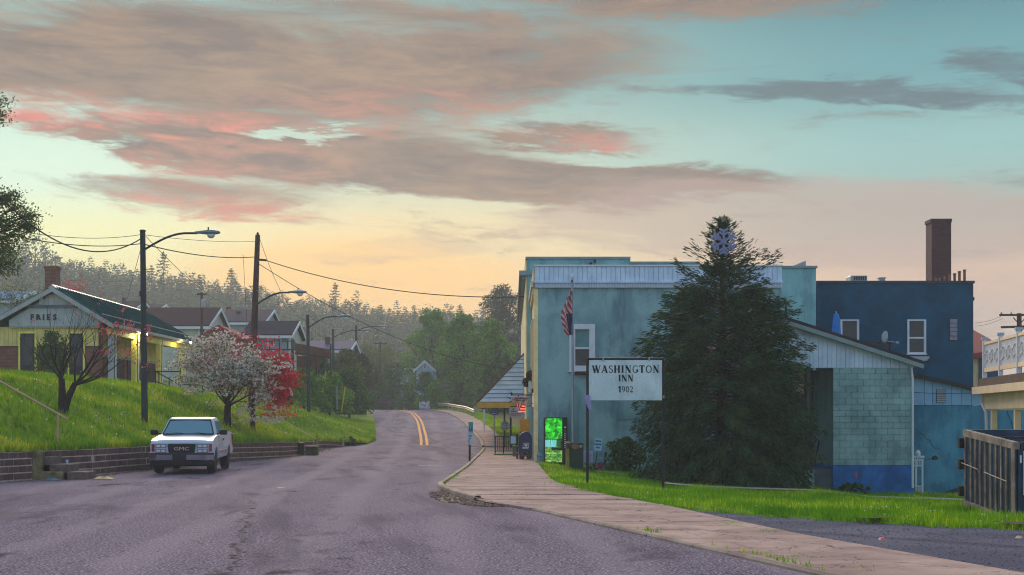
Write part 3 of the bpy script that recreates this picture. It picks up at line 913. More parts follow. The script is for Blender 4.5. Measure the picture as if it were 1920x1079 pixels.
# ribbed white parapet: sheets of siding, each its own board
MB().box((ix0 + .08, YI - .10, zb), (ix1 - .02, YI + .1, zt - .02)).build('parapet_core', M_WHITE, inn)
nb = 52; bw = (ix1 - ix0) / nb
bd = MB().cbox((-bw / 2 + .008, -.02, 0), (bw / 2 - .008, .012, zt - zb - .06), .006).mesh('board', M_WHITE)
for k in range(nb):
    o = bpy.data.objects.new('board', bd); COL.objects.link(o); o.parent = inn
    o.location = Vector((ix0 + (k + .5) * bw, YI - .113, zb + .03)) - ORG[inn.name]
MB().box((ix0 - .03, YI - .18, zt - .03), (ix1 + .03, YI + .2, zt + .03)).build('coping', M_WFRAME, inn)
f = MB().box((ix0 - .05, YI - .20, zb - .05), (ix1 + .02, YI - .002, zb + .03))
f.box((ix0 - .02, YI - .10, zc), (ix1, YI - .003, zb - .052))
f.build('cornice', M_WHITE, inn)
dn = MB()
for k in range(96):
    x = ix0 + .05 + k * (ix1 - ix0 - .1) / 95
    dn.box((x - .022, YI - .15, zc + .02), (x + .022, YI - .102, zb - .056))
dn.build('dentils', M_WFRAME, inn)
# side of the parapet and the moulded cornice running up the street
sc = MB()
sc.box((ix0 - .06, YI + .1, zb), (ix0 + .1, 62.8, zt - .05)); sc.box((ix0 - .16, YI - .19, zc + .02), (ix0 - .062, 62.85, zb + .02)); sc.box((ix0 - .10, YI + .05, zc - .22), (ix0 - .002, 62.8, zc + .018))
sc.build('side_cornice', M_CREAM_D, inn)
for k, y in enumerate((56.2, 57.9, 59.7, 61.4)):
    f = MB().box((ix0 - .09, y, 3.05), (ix0 - .003, y + .16, 5.5)); f.box((ix0 - .09, y + .85, 3.05), (ix0 - .003, y + 1.0, 5.5)); f.box((ix0 - .10, y - .05, 5.502), (ix0 - .003, y + 1.05, 5.66)); f.box((ix0 - .12, y - .05, 2.9), (ix0 - .003, y + 1.05, 3.048))
    o = f.build('side_window', M_CREAM_D, inn)
    MB().box((ix0 - .03, y + .162, 3.05), (ix0 - .004, y + .848, 5.5)).build('pane', M_GLASS, o)
MB().box((ix0 - .05, YI - .03, -.2), (ix0 + .12, YI + .12, zc - .02)).build('corner_board', M_CREAM, inn)
wz0, wz1 = Z_(686, YI), Z_(618, YI)
window(inn, X_(1077, YI), X_(1106, YI), wz0, wz1, YI, fw=.20, proud=.08, glass=M_BLIND, mull=.48)
# boarded square hatch and its slanting planks
hx0, hx1, hz0, hz1 = X_(1158, YI), X_(1205, YI), Z_(786, YI), Z_(750, YI)
hb = MB().box((hx0 - .03, YI - .03, hz0 - .03), (hx1, YI - .002, hz1 + .03)).build('hatch', M_INN, inn)
nq = 9
for k in range(nq):
    a = k / nq * 1.8 - .4
    pts = []
    lo, hi = hx0 + (hx1 - hx0) * a, hx0 + (hx1 - hx0) * (a + 1.8 / nq - .02)
    sl = (hx1 - hx0) * .45
    q = [(lo + sl, hz0), (hi + sl, hz0), (hi - sl * 0 - .0, hz1), (lo, hz1)]
    q = [(min(max(x, hx0 + .02), hx1 - .01), z) for x, z in q]
    if q[1][0] - q[0][0] < .02 and q[2][0] - q[3][0] < .02: continue
    MB().prism([(x, YI - .032, z) for x, z in q], (0, -.018, 0)).build('plank', M_INN, hb)
MB().box((X_(1078, YI), YI - .2, Z_(703, YI)), (X_(1106, YI), YI - .003, Z_(697, YI))).build('bracket', M_DKWOOD, inn)
# light box on the street corner, with its bracket
MB().cbox((X_(991, 57.5), 57.3, Z_(736, 57.5)), (X_(997, 57.5), 57.8, Z_(716, 57.5)), .02).build('light_box', M_WFRAME, inn)
MB().box((X_(997.3, 57.5), 57.2, Z_(737, 57.5)), (X_(1000, 57.5), 57.9, Z_(713, 57.5))).build('bracket', M_BLACK, inn)
MB().box((ix0 - .10, 58.6, .0), (ix0 - .003, 59.7, 2.2)).build('door', mat('door_blue', S(122, 150, 166), .6, .1, 3), inn)
# small black bits on the wall: gas pipe and tap
MB().tube([(X_(1101, YI), YI - .06, 6.3), (X_(1101, YI), YI - .06, 6.3)], .02)

# ---- the taller rear block
YR = 63.0
rx0, rx1 = X_(987, YR), X_(1530, YR)
rear = thing('rear_block', 'taller pale teal block behind the inn parapet with stepped roofline', 'building', (rx0, YR, -1))
zs = [(987, 1182, 482), (1182, 1312, 491), (1312, 1530, 499)]
for k, (a, b_, t) in enumerate(zs):
    MB().box((X_(a, YR) + .03 * (k == 0), YR + .0, -1.2), (X_(b_, YR), 96, Z_(t, YR) - .10)).build('wall', M_REAR, rear)
    MB().box((X_(a, YR) - .04, YR - .08, Z_(t, YR) - .098), (X_(b_, YR) + (.05 if k == 2 else -.003), 96.05, Z_(t, YR))).build('coping', M_GUTTER, rear)
MB().box((rx0 - .03, YR + .12, -1), (rx0 + .028, 96, Z_(482, YR) - .12)).build('side_wall', M_CREAM, rear)
sc = MB().box((rx0 - .32, YR - .1, Z_(517, YR)), (rx0 + .55, YR - .003, Z_(508, YR))); sc.box((rx0 - .32, YR + .0, Z_(517, YR)), (rx0 - .032, 95, Z_(508, YR)))
sc.box((rx0 - .18, YR + .1, Z_(524, YR)), (rx0 - .034, 95, Z_(517.2, YR)))
sc.build('cornice', M_GUTTER, rear)
MB().tube([(X_(1447, YR), YR - .05, Z_(560, YR)), (X_(1462, YR), YR - .07, Z_(559, YR)), (X_(1471, YR), YR - .07, Z_(562, YR)), (X_(1473, YR), YR - .07, Z_(572, YR)), (X_(1473, YR), YR - .07, Z_(598, YR))], .045, 8).build('pipe', M_BLACK, rear)
MB().prism([(X_(1447, YR), YR - .03, Z_(551, YR)), (X_(1452, YR), YR - .03, Z_(545, YR)), (X_(1462, YR), YR - .03, Z_(545, YR)), (X_(1447, YR), YR - .03, Z_(556, YR))], (0, -.3, 0)).build('vent_hood', M_BROWN, rear)
MB().box((X_(1447, YR), YR - .04, Z_(598, YR)), (X_(1465, YR), YR - .003, Z_(579, YR))).build('window', M_GLASS, rear)
MB().box((X_(1105, YR), YR - .16, Z_(497, YR)), (X_(1110, YR), YR - .003, Z_(493, YR))).build('floodlight', M_BLACK, rear)
MB().box((X_(1113, YR), YR - .2, Z_(493, YR)), (X_(1117, YR), YR - .003, Z_(488, YR))).build('floodlight', M_BLACK, rear)
MB().tube([P(1443, 497, 66), P(1443, 492, 66)], .05).build('roof_vent', M_BLACK, rear)
mv = MB().tube([P(1451, 499, 66), P(1451, 490, 66)], .03); mv.lathe([(.13, 0), (.13, .05), (.03, .09)], P(1451, 490, 66), 8); mv.build('roof_vent', M_METAL, rear)
MB().prism([P(1488, 498.5, 66), P(1511, 498.5, 66), P(1511, 489, 66)], (0, 1.2, 0)).build('roof_hatch', M_METAL, rear)

# ---- awning over the pavement, with its white clapboard gable
YA = 72.0
ax_w, az_t = rx0 - .035, Z_(664, YA)
ax_o, az_b = X_(895.5, YA), Z_(755, YA)
aw = thing('awning', 'white clapboard-sided porch awning with yellow edge over the hill pavement', 'awning', (ax_o, YA, 2))
MB().prism([(ax_o + .05, YA + .05, az_b + .01), (ax_w, YA + .05, az_b + .01), (ax_w, YA + .05, az_t - .06)], (0, .05, 0)).build('gable_core', M_GUTTER, aw)
nrow = 11
for k in range(nrow):
    z0, z1 = az_b + .02 + (az_t - .08 - az_b) * k / nrow, az_b + .005 + (az_t - .08 - az_b) * (k + 1) / nrow
    def xe(z): return ax_o + .06 + (ax_w - ax_o - .06) * (z - az_b) / (az_t - .05 - az_b)
    MB().loft([[(xe(z0), YA - .05, z0 + .018), (ax_w - .01, YA - .05, z0 + .018), (ax_w - .01, YA + .047, z0 + .018), (xe(z0), YA + .047, z0 + .018)], [(xe(z1), YA - .002, z1), (ax_w - .01, YA - .002, z1), (ax_w - .01, YA + .047, z1), (xe(z1), YA + .047, z1)]]).build('clapboard', M_WHITE, aw)
MB().prism([(ax_o - .04, YA - .06, az_b - .02), (ax_w, YA - .06, az_t - .03), (ax_w, YA - .06, az_t + .06), (ax_o - .08, YA - .06, az_b + .06)], (0, 26, 0)).build('roof', M_BROWN, aw)
M_YELTRIM = mat('yellow_trim', S(198, 156, 58), .7, .15, 2)
MB().box((ax_o - .02, YA - .03, az_b - .27), (ax_w, YA + .06, az_b + .004)).build('fascia', M_YELTRIM, aw)
MB().box((ax_o - .02, YA + .062, az_b - .27), (ax_o + .06, YA + 25.9, az_b - .03)).build('fascia', M_YELTRIM, aw)
for py_ in (-.2,):
    p = P(908, 760, 99); g_ = ground(p.x, 99)
    MB().cbox((p.x - .06, 98.9, g_ - .3), (p.x + .06, 99.05, az_b - .1), .01).build('post', M_WFRAME, aw)

# ---- navy building with windows behind the garage
YB = 64.2
bx0, bx1, bzt = X_(1531, YB), X_(1825, YB), Z_(527, YB)
nb_ = thing('navy_building', 'flat-roofed navy blue building behind the white-gabled garage', 'building', (bx0, YB, -2))
MB().box((bx0, YB, -2.5), (bx1, YB + 12, bzt - .12)).build('wall', M_BLUE, nb_)
MB().box((bx0, YB - .06, bzt - .118), (bx1 + .05, YB + 12.05, bzt)).build('coping', mat('navy_coping', S(36, 62, 82), .8, .1, 3), nb_)
window(nb_, X_(1578, YB), X_(1608, YB), Z_(648, YB), Z_(602, YB), YB, fw=.06, mull=.2)
window(nb_, X_(1703.5, YB), X_(1733.5, YB), Z_(661, YB), Z_(602, YB), YB, fw=.06, mull=.46)
M_GBLOCK = mat('glass_block', S(120, 120, 140), .25, .2, 6, spec=.6)
gw = MB().box((X_(1779, YB), YB - .03, Z_(641, YB)), (X_(1796, YB), YB - .004, Z_(597, YB))).build('window', M_BLACK, nb_)
for k in range(5):
    z1 = Z_(598.5, YB) - k * .195
    MB().cbox((X_(1780.5, YB), YB - .06, z1 - .18), (X_(1794.5, YB), YB - .032, z1), .012).build('glass_block', M_GBLOCK, gw)
MB().box((bx1 + .003, YB + .2, Z_(563, YB)), (bx1 + .12, YB + .5, Z_(557, YB))).build('vent', M_BLACK, nb_)
# rooftop things
ac = MB().cbox((X_(1595, 68), 68, bzt - .1), (X_(1626, 68), 69, Z_(517, 68)), .02).build('rooftop_unit', M_METAL); tag(ac, 'grey louvred air conditioner on the roof of the navy building', 'air conditioner')
ORG[ac.name] = Vector((0, 0, 0))
for k in range(6):
    x = X_(1601, 68) + k * .105
    MB().box((x, 67.96, Z_(525.5, 68)), (x + .06, 67.998, Z_(518.5, 68))).build('louvre', M_BLACK, ac)
rv = MB().cbox((X_(1650, 68), 68, bzt - .1), (X_(1660, 68), 68.4, Z_(521, 68)), .03)
rv.box((X_(1648.5, 68), 67.95, Z_(522, 68)), (X_(1661.5, 68), 68.45, Z_(520.5, 68)))
tag(rv.build('roof_vent', M_METAL), 'small capped vent on the navy roof between air conditioner and chimney', 'vent')
# chimney stack
YCH = 66.0
ch = thing('brick_chimney', 'tall square dark brick chimney stack above the navy building', 'chimney', (X_(1765, YCH), YCH, bzt - .2))
MB().box((X_(1747, YCH), YCH, bzt - .1), (X_(1783.5, YCH), YCH + .95, Z_(414, YCH))).build('stack', M_BRICK_DK, ch)
MB().box((X_(1745.5, YCH), YCH - .04, Z_(417, YCH)), (X_(1784.5, YCH), YCH + 1.0, Z_(410.5, YCH))).build('crown', M_BRICK_DK, ch)
M_POT = mat('flue_clay', S(150, 104, 74), .8, .2, 4)
for k, (px, top) in enumerate([(1755, 522), (1762, 521), (1771, 518), (1780, 515), (1790, 513), (1799, 509), (1808.5, 506)]):
    d = 65.4 if px < 1785 else 66.5
    b0 = Vector((X_(px, d), d, bzt - .08))
    r = .045 if px < 1785 else .065
    o = MB().lathe([(r, 0), (r, Z_(top, d) - b0.z - .06), (r * 1.25, Z_(top, d) - b0.z - .05), (r * 1.25, Z_(top, d) - b0.z), (r * .7, Z_(top, d) - b0.z)], b0, 10).build('flue_pipe', M_POT)
    lab = ['shortest of the clay flue pipes, at the left edge of the brick chimney', 'second clay flue pipe in front of the chimney', 'clay flue pipe before the middle of the chimney', 'clay flue pipe before the right edge of the chimney', 'lowest of the three flue pipes standing clear of the chimney', 'middle of the three flue pipes standing clear of the chimney', 'tallest clay flue pipe, nearest the end of the navy roof'][k]
    tag(o, lab, 'flue pipe', 'flue pipes beside the chimney')

# ---- garage with white boarded gable over a block wall
YG = 48.0
ga = thing('garage', 'block-walled garage with white boarded gable and dark recess beside the big evergreen', 'garage', (X_(1565, YG), YG, -.9))
apx, apz = X_(1445, YG), Z_(593, YG)
ex, ez = X_(1727, YG), Z_(684, YG)
lx_, lz_ = X_(1322, YG), Z_(672, YG)
zbg = Z_(690, YG)
bw_ = .152; x = X_(1340, YG); xe_ = X_(1712, YG); k = 0
while x < xe_ - .02:
    xa, xb = x + .005, min(x + bw_ - .005, xe_)
    def rz(q): return (apz - (q - apx) * (apz - ez) / (ex - apx) if q > apx else apz - (apx - q) * (apz - lz_) / (apx - lx_)) - .06
    if min(rz(xa), rz(xb)) > zbg + .06:
        MB().prism([(xa, YG - .02, zbg), (xb, YG - .02, zbg), (xb, YG - .02, rz(xb)), (xa, YG - .02, rz(xa))], (0, .035, 0)).build('board', M_WHITE, ga)
    x += bw_
MB().prism([(X_(1342, YG), YG + .018, zbg + .01), (xe_, YG + .018, zbg + .01), (ex - .1, YG + .018, ez - .03), (apx, YG + .018, apz - .1), (lx_ + .2, YG + .018, lz_ - .05)], (0, .1, 0)).build('gable_backing', M_CREAM_D, ga)
# roof: two slopes, dark shingles, pale fascia
for (x0, z0, x1, z1, nm) in ((apx, apz, ex, ez, 'roof'), (lx_, lz_, apx, apz, 'roof')):
    MB().prism([(x0, YG - .32, z0), (x1, YG - .32, z1), (x1, YG - .32, z1 + .11), (x0, YG - .32, z0 + .11)], (0, 9, 0)).build(nm, M_DARK if x1 > apx else M_BROWN, ga)
    MB().prism([(x0, YG - .335, z0 - .15), (x1, YG - .335, z1 - .15), (x1, YG - .335, z1 - .003), (x0, YG - .335, z0 - .003)], (0, .03, 0)).build('fascia', M_GUTTER, ga)
MB().tube([(ex - .35, YG - .1, ez - .12), (ex - .32, YG - .12, ez - .5), (ex - .32, YG - .12, -.6)], .04, 8).build('downspout', M_WFRAME, ga)
# block wall, block by block, on its blue plinth
wx0, wx1 = X_(1562, YG), X_(1711, YG)
zpl = Z_(873, YG)
M_CMU = mat('painted_block', S(118, 152, 158), .9, .2, 1.3, .4, 22, col2=S(136, 172, 174), fine=.15, piece=.06)
M_JOINT = mat('block_joint', S(112, 148, 150), .9, .1, 2)
M_PLINTH = mat('blue_plinth', S(12, 92, 160), .7, .18, 1.3, .2, 14, col2=S(24, 108, 184), fine=.1)
MB().box((wx0 + .02, YG + .04, zpl), (wx1 - .02, YG + 6, zbg + .01)).build('wall_core', M_JOINT, ga)
rows_n = 16; bh = (zbg - zpl) / rows_n
bmesh_full = {}
def cmu(w):
    key = round(w, 3)
    if key not in bmesh_full: bmesh_full[key] = MB().cbox((.004, -.012, .004), (w - .004, .045, bh - .004), .006).mesh('block', M_CMU)
    return bmesh_full[key]
for r in range(rows_n):
    x = wx0; first = True
    while x < wx1 - .01:
        w = .405 if not (first and r % 2) else .2025
        first = False
        if x + w > wx1: w = wx1 - x
        if w > .03:
            o = bpy.data.objects.new('block', cmu(w)); COL.objects.link(o); o.parent = ga
            o.location = Vector((x, YG + random.uniform(-.003, .003), zpl + r * bh)) - ORG[ga.name]
        x += w
MB().box((wx0 - .02, YG - .05, -1.3), (wx1 + .02, YG + 6, zpl - .004)).build('plinth', M_PLINTH, ga)
MB().add([(X_(1600, YG), YG - .053, Z_(886, YG)), (X_(1608, YG), YG - .053, Z_(886, YG)), (X_(1606, YG), YG - .053, Z_(900, YG))], [(0, 2, 1)]).build('paint_chip', mat('chip_pink', S(150, 92, 110), .8, .1), ga)
# recess
MB().box((X_(1400, YG), YG + 3.2, -1), (wx0 - .0, YG + 3.3, zbg + .3)).build('recess_wall', mat('recess_paint', S(84, 92, 84), .9, .15, 2, aniso=(5, 5, .2)), ga)
MB().box((X_(1380, YG), YG + .15, -1), (wx0 - .03, YG + 3.2, Z_(880, YG))).build('recess_floor', mat('recess_floor', S(96, 92, 88), .9, .2, 2), ga)
MB().box((X_(1498, YG), YG + .02, -1), (X_(1527, YG), YG + .14, Z_(882, YG))).build('low_wall', M_CMU, ga)
MB().box((X_(1527, YG) + .003, YG + .05, -1), (wx0 - .03, YG + .14, Z_(880, YG) - .01)).build('low_wall', mat('grey_block', S(80, 92, 104), .9, .15, 2), ga)
MB().box((X_(1545, YG), YG + 3.13, Z_(872, YG)), (wx0 - .1, YG + 3.195, Z_(765, YG))).build('door', M_BLACK, ga)
MB().box((X_(1514, YG), YG + .05, -1), (X_(1519, YG), YG + .17, zbg)).build('post', mat('recess_post', S(80, 84, 80), .8, .1), ga)
MB().box((X_(1500, YG), YG + 1.2, Z_(738, YG)), (X_(1521, YG), YG + 1.26, zbg)).build('siding_panel', M_CREAM_D, ga)
hr = thing('stair_rail', 'bent black iron handrail standing in the dark garage recess', 'handrail', (X_(1525, YG), YG + 1, 0))
a = [P(1520, 872, 49), P(1520, 838, 49), P(1532, 824, 49), P(1536, 828, 49), P(1527, 870, 49)]
MB().tube(a, .025).build('rail', M_BLACK, hr); MB().tube([P(1524, 850, 49), P(1533, 848, 49)], .018).build('stretcher', M_BLACK, hr)

# ---- teal lean-to with white boarded top
YL = 50.2
le = thing('lean_to', 'low cracked teal lean-to with white boarded top under a sloping dark roof', 'outbuilding', (X_(1715, YL), YL, -1))
MB().box((X_(1712, YL), YL, -1.6), (19.6, YL + 8, Z_(761, YL))).build('wall', M_LEAN, le)
def lz(px): return Z_(708 + (px - 1718) * (735 - 708) / 117, YL)
edges = [1713, 1733, 1748, 1766, 1784, 1803, 1821, 1840, 1862, 1885]
for a, b_ in zip(edges, edges[1:]):
    MB().prism([(X_(a, YL) + .008, YL - .02, Z_(760, YL)), (X_(b_, YL) - .008, YL - .02, Z_(760, YL)), (X_(b_, YL) - .008, YL - .02, lz(b_)), (X_(a, YL) + .008, YL - .02, lz(a))], (0, .1, 0)).build('board', mat('blue_white_board', S(128, 172, 208), .7, .08, 2, piece=.04) if 'blue_white_board' not in bpy.data.materials else bpy.data.materials['blue_white_board'], le)
MB().prism([(X_(1711, YL), YL - .25, lz(1711)), (X_(1890, YL), YL - .25, lz(1890)), (X_(1890, YL), YL - .25, lz(1890) + .12), (X_(1711, YL), YL - .25, lz(1711) + .12)], (0, 8, 0)).build('roof', M_DARK, le)
lv = MB().box((X_(1755, YL), YL - .05, Z_(755, YL)), (X_(1773, YL), YL - .022, Z_(730, YL))).build('louvre_vent', M_BLACK, le)
for k in range(7):
    z = Z_(754, YL) + k * .066
    MB().prism([(X_(1755.5, YL), YL - .052, z), (X_(1755.5, YL), YL - .085, z - .01), (X_(1755.5, YL), YL - .052, z + .045)], (X_(1772.5, YL) - X_(1755.5, YL), 0, 0)).build('slat', M_METAL, lv)
# stepped cracks, cut as thin dark grooves standing a hair proud
ck = MB()
cpts = [(1722, 812), (1732, 815), (1735, 822), (1744, 826), (1748, 836), (1756, 843), (1762, 841)]
ck.tube([P(a, b_, YL - .004) for a, b_ in cpts], .012, 4)
ck.build('crack', M_BLACK, le); ck = MB()
ck.tube([P(a, b_, YL - .004) for a, b_ in [(1888, 770), (1891, 780), (1896, 790), (1899, 806)]], .012, 4)
ck.build('crack', M_BLACK, le)
st_ = MB().prism([P(1762, 929, YL - .02), P(1776, 921, YL - .02), P(1792, 916, YL - .02), P(1830, 914, YL - .02), P(1830, 935, YL - .02), P(1762, 935, YL - .02)], (0, .015, 0))
st_.build('dark_patch', mat('dark_render', S(44, 70, 88), .9, .3, 2), le)  # darker patch along the foot of the wall

# wall lamp on the lean-to
wl_ = thing('wall_lamp', 'small dark lamp on a curved arm above the white trellis gate', 'lamp', P(1737, 862, 49.9))
MB().tube([P(1733, 864, 50.1), P(1740, 862, 49.7), P(1748, 859, 49.6)], .018).build('arm', M_METAL, wl_)
MB().lathe([(.03, .08), (.1, .02), (.11, -.06), (.05, -.07)], P(1753, 859, 49.6), 10).build('lamp_shade', M_BLACK, wl_)

# closed blue parasol, deck rail, dish on the garage terrace
um = thing('closed_parasol', 'folded bright blue parasol beside the navy building window', 'parasol', P(1568, 640, 58))
M_UMB = mat('parasol_blue', S(40, 124, 206), .8, .15, 5)
rings = []
for t, r in [(0, .03), (.06, .1), (.16, .13), (.5, .17), (.9, .20), (1.0, .17)]:
    z = Z_(587, 58) + (Z_(636, 58) - Z_(587, 58)) * t
    rings.append([(X_(1568, 58) + math.cos(a * math.pi / 8) * r * (1 if a % 2 else .72), 58 + math.sin(a * math.pi / 8) * r * (1 if a % 2 else .72), z) for a in range(16)])
MB().loft(rings).build('canopy', M_UMB, um)
MB().tube([P(1568, 700, 58), P(1568, 584, 58)], .022).build('pole', M_METAL, um)
dk = thing('deck_rail', 'reddish brown slatted deck rail in front of the navy building', 'railing', P(1640, 665, 58))
M_REDWOOD = mat('red_brown_wood', S(84, 46, 40), .8, .2, 3)
MB().box(P(1608, 643, 58), P(1669, 640.5, 57.9)).build('top_rail', M_REDWOOD, dk)
MB().box(P(1608, 665, 58), P(1669, 663, 57.9)).build('bottom_rail', M_REDWOOD, dk)
for k in range(16):
    x = 1610 + k * 3.75
    MB().box(P(x, 663, 57.99), P(x + 2, 643, 57.93)).build('slat', M_REDWOOD, dk)
MB().box(P(1667, 684, 58.02), P(1671, 638, 57.88)).build('post', M_REDWOOD, dk)
MB().box(P(1606, 700, 58.02), P(1671, 667, 59)).build('deck_edge', M_REDWOOD, dk)
di = thing('satellite_dish', 'small pale satellite dish on the end of the red-brown deck rail', 'satellite dish', P(1660, 640, 57.8))
c = P(1657, 632, 57.7)
rings = []
for r, o_ in ((.02, .05), (.12, .03), (.2, -.01), (.24, -.06)):
    rings.append([(c.x + r * .55 * math.cos(2 * math.pi * k / 14) - o_ * .9, c.y - o_ * .4, c.z + r * math.sin(2 * math.pi * k / 14) + .25 * r * math.cos(2 * math.pi * k / 14)) for k in range(14)])
MB().loft(rings, cap=False).build('reflector', M_METAL, di)
MB().tube([P(1652, 640, 57.8), P(1657, 634, 57.75)], .02).build('mast', M_BLACK, di); MB().tube([P(1662, 640, 57.8), P(1684, 643, 57.8)], .018).build('arm', M_METAL, di)
MB().cbox(P(1680, 645, 57.9), P(1687, 640, 57.8) + Vector((0, .14, 0)), .01).build('receiver', M_METAL, di)
# flat porch roof under the second window
MB().box((X_(1690, 60), 59.5, Z_(681, 60)), (X_(1742, 60), 63, Z_(674, 60)))
pr = thing('porch_roof', 'flat pale porch roof under the tall navy building window', 'roof', P(1716, 680, 60))
MB().box((X_(1688, 60), 59.8, Z_(677, 60)), (X_(1740, 60), 64.15, Z_(669, 60))).build('roof_deck', M_METAL, pr); MB().box((X_(1737, 60), 59.7, Z_(680, 60)), (X_(1744, 60), 60.0, Z_(674, 60))).build('gutter_end', M_BLACK, pr)

# white trellis gate
tg = thing('trellis_gate', 'white wooden trellis arbour between the garage plinth and lean-to', 'trellis', P(1720, 930, 49.2))
def bx(px0, py0, px1, py1, d, t=.05): return MB().box(P(px0, py1, d), P(px1, py0, d) + Vector((0, t, 0)))
for px in (1712, 1724): bx(px + 4, 862, px + 7.5, 936, 49.2, .07).build('post', M_WFRAME, tg)
bx(1709.5, 855, 1733.5, 858.5, 49.15, .1).build('top_rail', M_WFRAME, tg); bx(1711, 862, 1733, 864, 49.16, .06).build('cross_rail', M_WFRAME, tg); bx(1711, 873, 1728, 875, 49.16, .04).build('cross_rail', M_WFRAME, tg)
for k in range(5): bx(1712.5 + k * 3.9, 858.6, 1714 + k * 3.9, 873, 49.17, .03).build('slat', M_WFRAME, tg)
for k in range(3): bx(1718 + k * 3.2, 913, 1719.5 + k * 3.2, 932, 49.17, .03).build('slat', M_WFRAME, tg)
bx(1715, 911, 1731, 913, 49.16, .04).build('cross_rail', M_WFRAME, tg)
tg2 = MB().lathe([(.09, 0), (.1, .1), (.03, .2)], P(1721, 855, 49.2), 8); tg2.build('finial', M_WFRAME, tg)

# ---- cream porch building at the right edge
def PA(t, z, o=0.0):
    """point on the porch facade: t metres from its far corner towards the camera, o = metres outward"""
    A, B = Vector((14.62, 44.0, 0)), Vector((13.1, 33.6, 0)); u = (B - A).normalized(); n = Vector((u.y, -u.x, 0))
    if n.x > 0: n = -n
    q = A + u * t + n * o; return Vector((q.x, q.y, z))
def fbox(mb, t0, t1, z0, z1, o0, o1, mi=0):
    return mb.loft([[PA(t0, z0, o0), PA(t1, z0, o0), PA(t1, z0, o1), PA(t0, z0, o1)], [PA(t0, z1, o0), PA(t1, z1, o0), PA(t1, z1, o1), PA(t0, z1, o1)]], mi)
M_PCREAM = mat('porch_cream', S(242, 208, 172), .7, .08, 2, piece=.03)
M_PWHITE = mat('porch_white', S(210, 208, 214), .6, .06, 3)
cp = thing('cream_porch', 'two-storey cream porch with white balcony rail behind the skip', 'porch', PA(3, -1))
fbox(MB(), -.25, 11, 2.50, 2.72, -.02, .34).build('gutter', M_PCREAM, cp)
fbox(MB(), -.05, 11, 2.722, 2.98, -.3, .16).build('deck_edge', M_DKWOOD, cp)
fbox(MB(), -.1, 11, 2.2, 2.498, -3.0, -.03).build('ceiling', M_PCREAM, cp)
for k in range(36):
    fbox(MB(), .1 + k * .3 + .006, .1 + (k + 1) * .3 - .006, 2.04, 2.498, .03, .06).build('board', M_PCREAM, cp)
fbox(MB(), .1, 11, 2.0, 2.49, -.04, .028).build('beam', M_PCREAM, cp)
for t in (1.1, 4.5, 8): fbox(MB(), t, t + .16, -1.2, 2.0, -.14, .02).build('post', M_PCREAM, cp)
MB().tube([PA(.1, 2.55, .12), PA(.12, 2.2, .10), PA(.55, 1.95, .06), PA(.62, 1.6, .06), PA(.62, -1, .06)], .045, 8).build('downspout', M_PWHITE, cp)
TP = [0.35, 2.85, 5.35, 7.85]
for t in TP:
    fbox(MB(), t - .06, t + .06, 2.99, 4.16, .0, .12).build('rail_post', M_PWHITE, cp)
    fbox(MB(), t - .09, t + .09, 4.162, 4.24, -.03, .15).build('post_cap', mat('cap_blue', S(140, 170, 200), .6, .08) if 'cap_blue' not in bpy.data.materials else bpy.data.materials['cap_blue'], cp)
for t0, t1 in zip(TP, TP[1:]):
    fbox(MB(), t0 + .062, t1 - .062, 4.0, 4.08, .02, .10).build('top_rail', M_PCREAM, cp)
    fbox(MB(), t0 + .062, t1 - .062, 3.16, 3.28, .02, .10).build('bottom_rail', M_PCREAM, cp)
    n_ = 24
    for k in range(n_):
        a = t0 + .1 + (t1 - t0 - .2) * k / n_
        fbox(MB(), a, a + .05, 3.282, 3.998, .045, .07).build('slat', M_PWHITE, cp)
    sw = MB()
    for off in (3.5, 3.78):
        sw.tube([PA(t0 + .1 + (t1 - t0 - .2) * i / 20, off + .05 * math.sin(i * .9 + off), .085) for i in range(21)], .014, 5)
    sw.tube([PA(t0 + .3 + 1.8 * i / 40, 3.62 + .11 * math.sin(i * .75), .085 + .01 * math.cos(i * .75)) for i in range(41)], .016, 5)
    sw.build('scrollwork', M_PWHITE, cp)
fbox(MB(), -.4, .25, 2.99, 4.0, -3, -2.9).build('end_wall', mat('porch_blue', S(64, 88, 132), .8, .1), cp)
# house with a red roof glimpsed behind the porch
rh = thing('red_roof_house', 'sliver of a cream house with red roof between navy building and porch', 'house', P(1835, 760, 70))
MB().box(P(1822, 800, 70), P(1836, 672, 70) + Vector((0, 6, 0))).build('wall', M_CREAM, rh)
MB().box(P(1836.2, 800, 69.9), P(1880, 670, 69.9) + Vector((0, 6, 0))).build('wall', mat('house_blue', S(54, 92, 128), .8, .1), rh)
MB().prism([P(1822, 664, 69.5), P(1885, 652, 69.5), P(1885, 660, 69.5), P(1822, 675, 69.5)], (0, 5, 1.2)).build('roof', mat('red_roof', S(150, 66, 66), .8, .2, 5), rh)

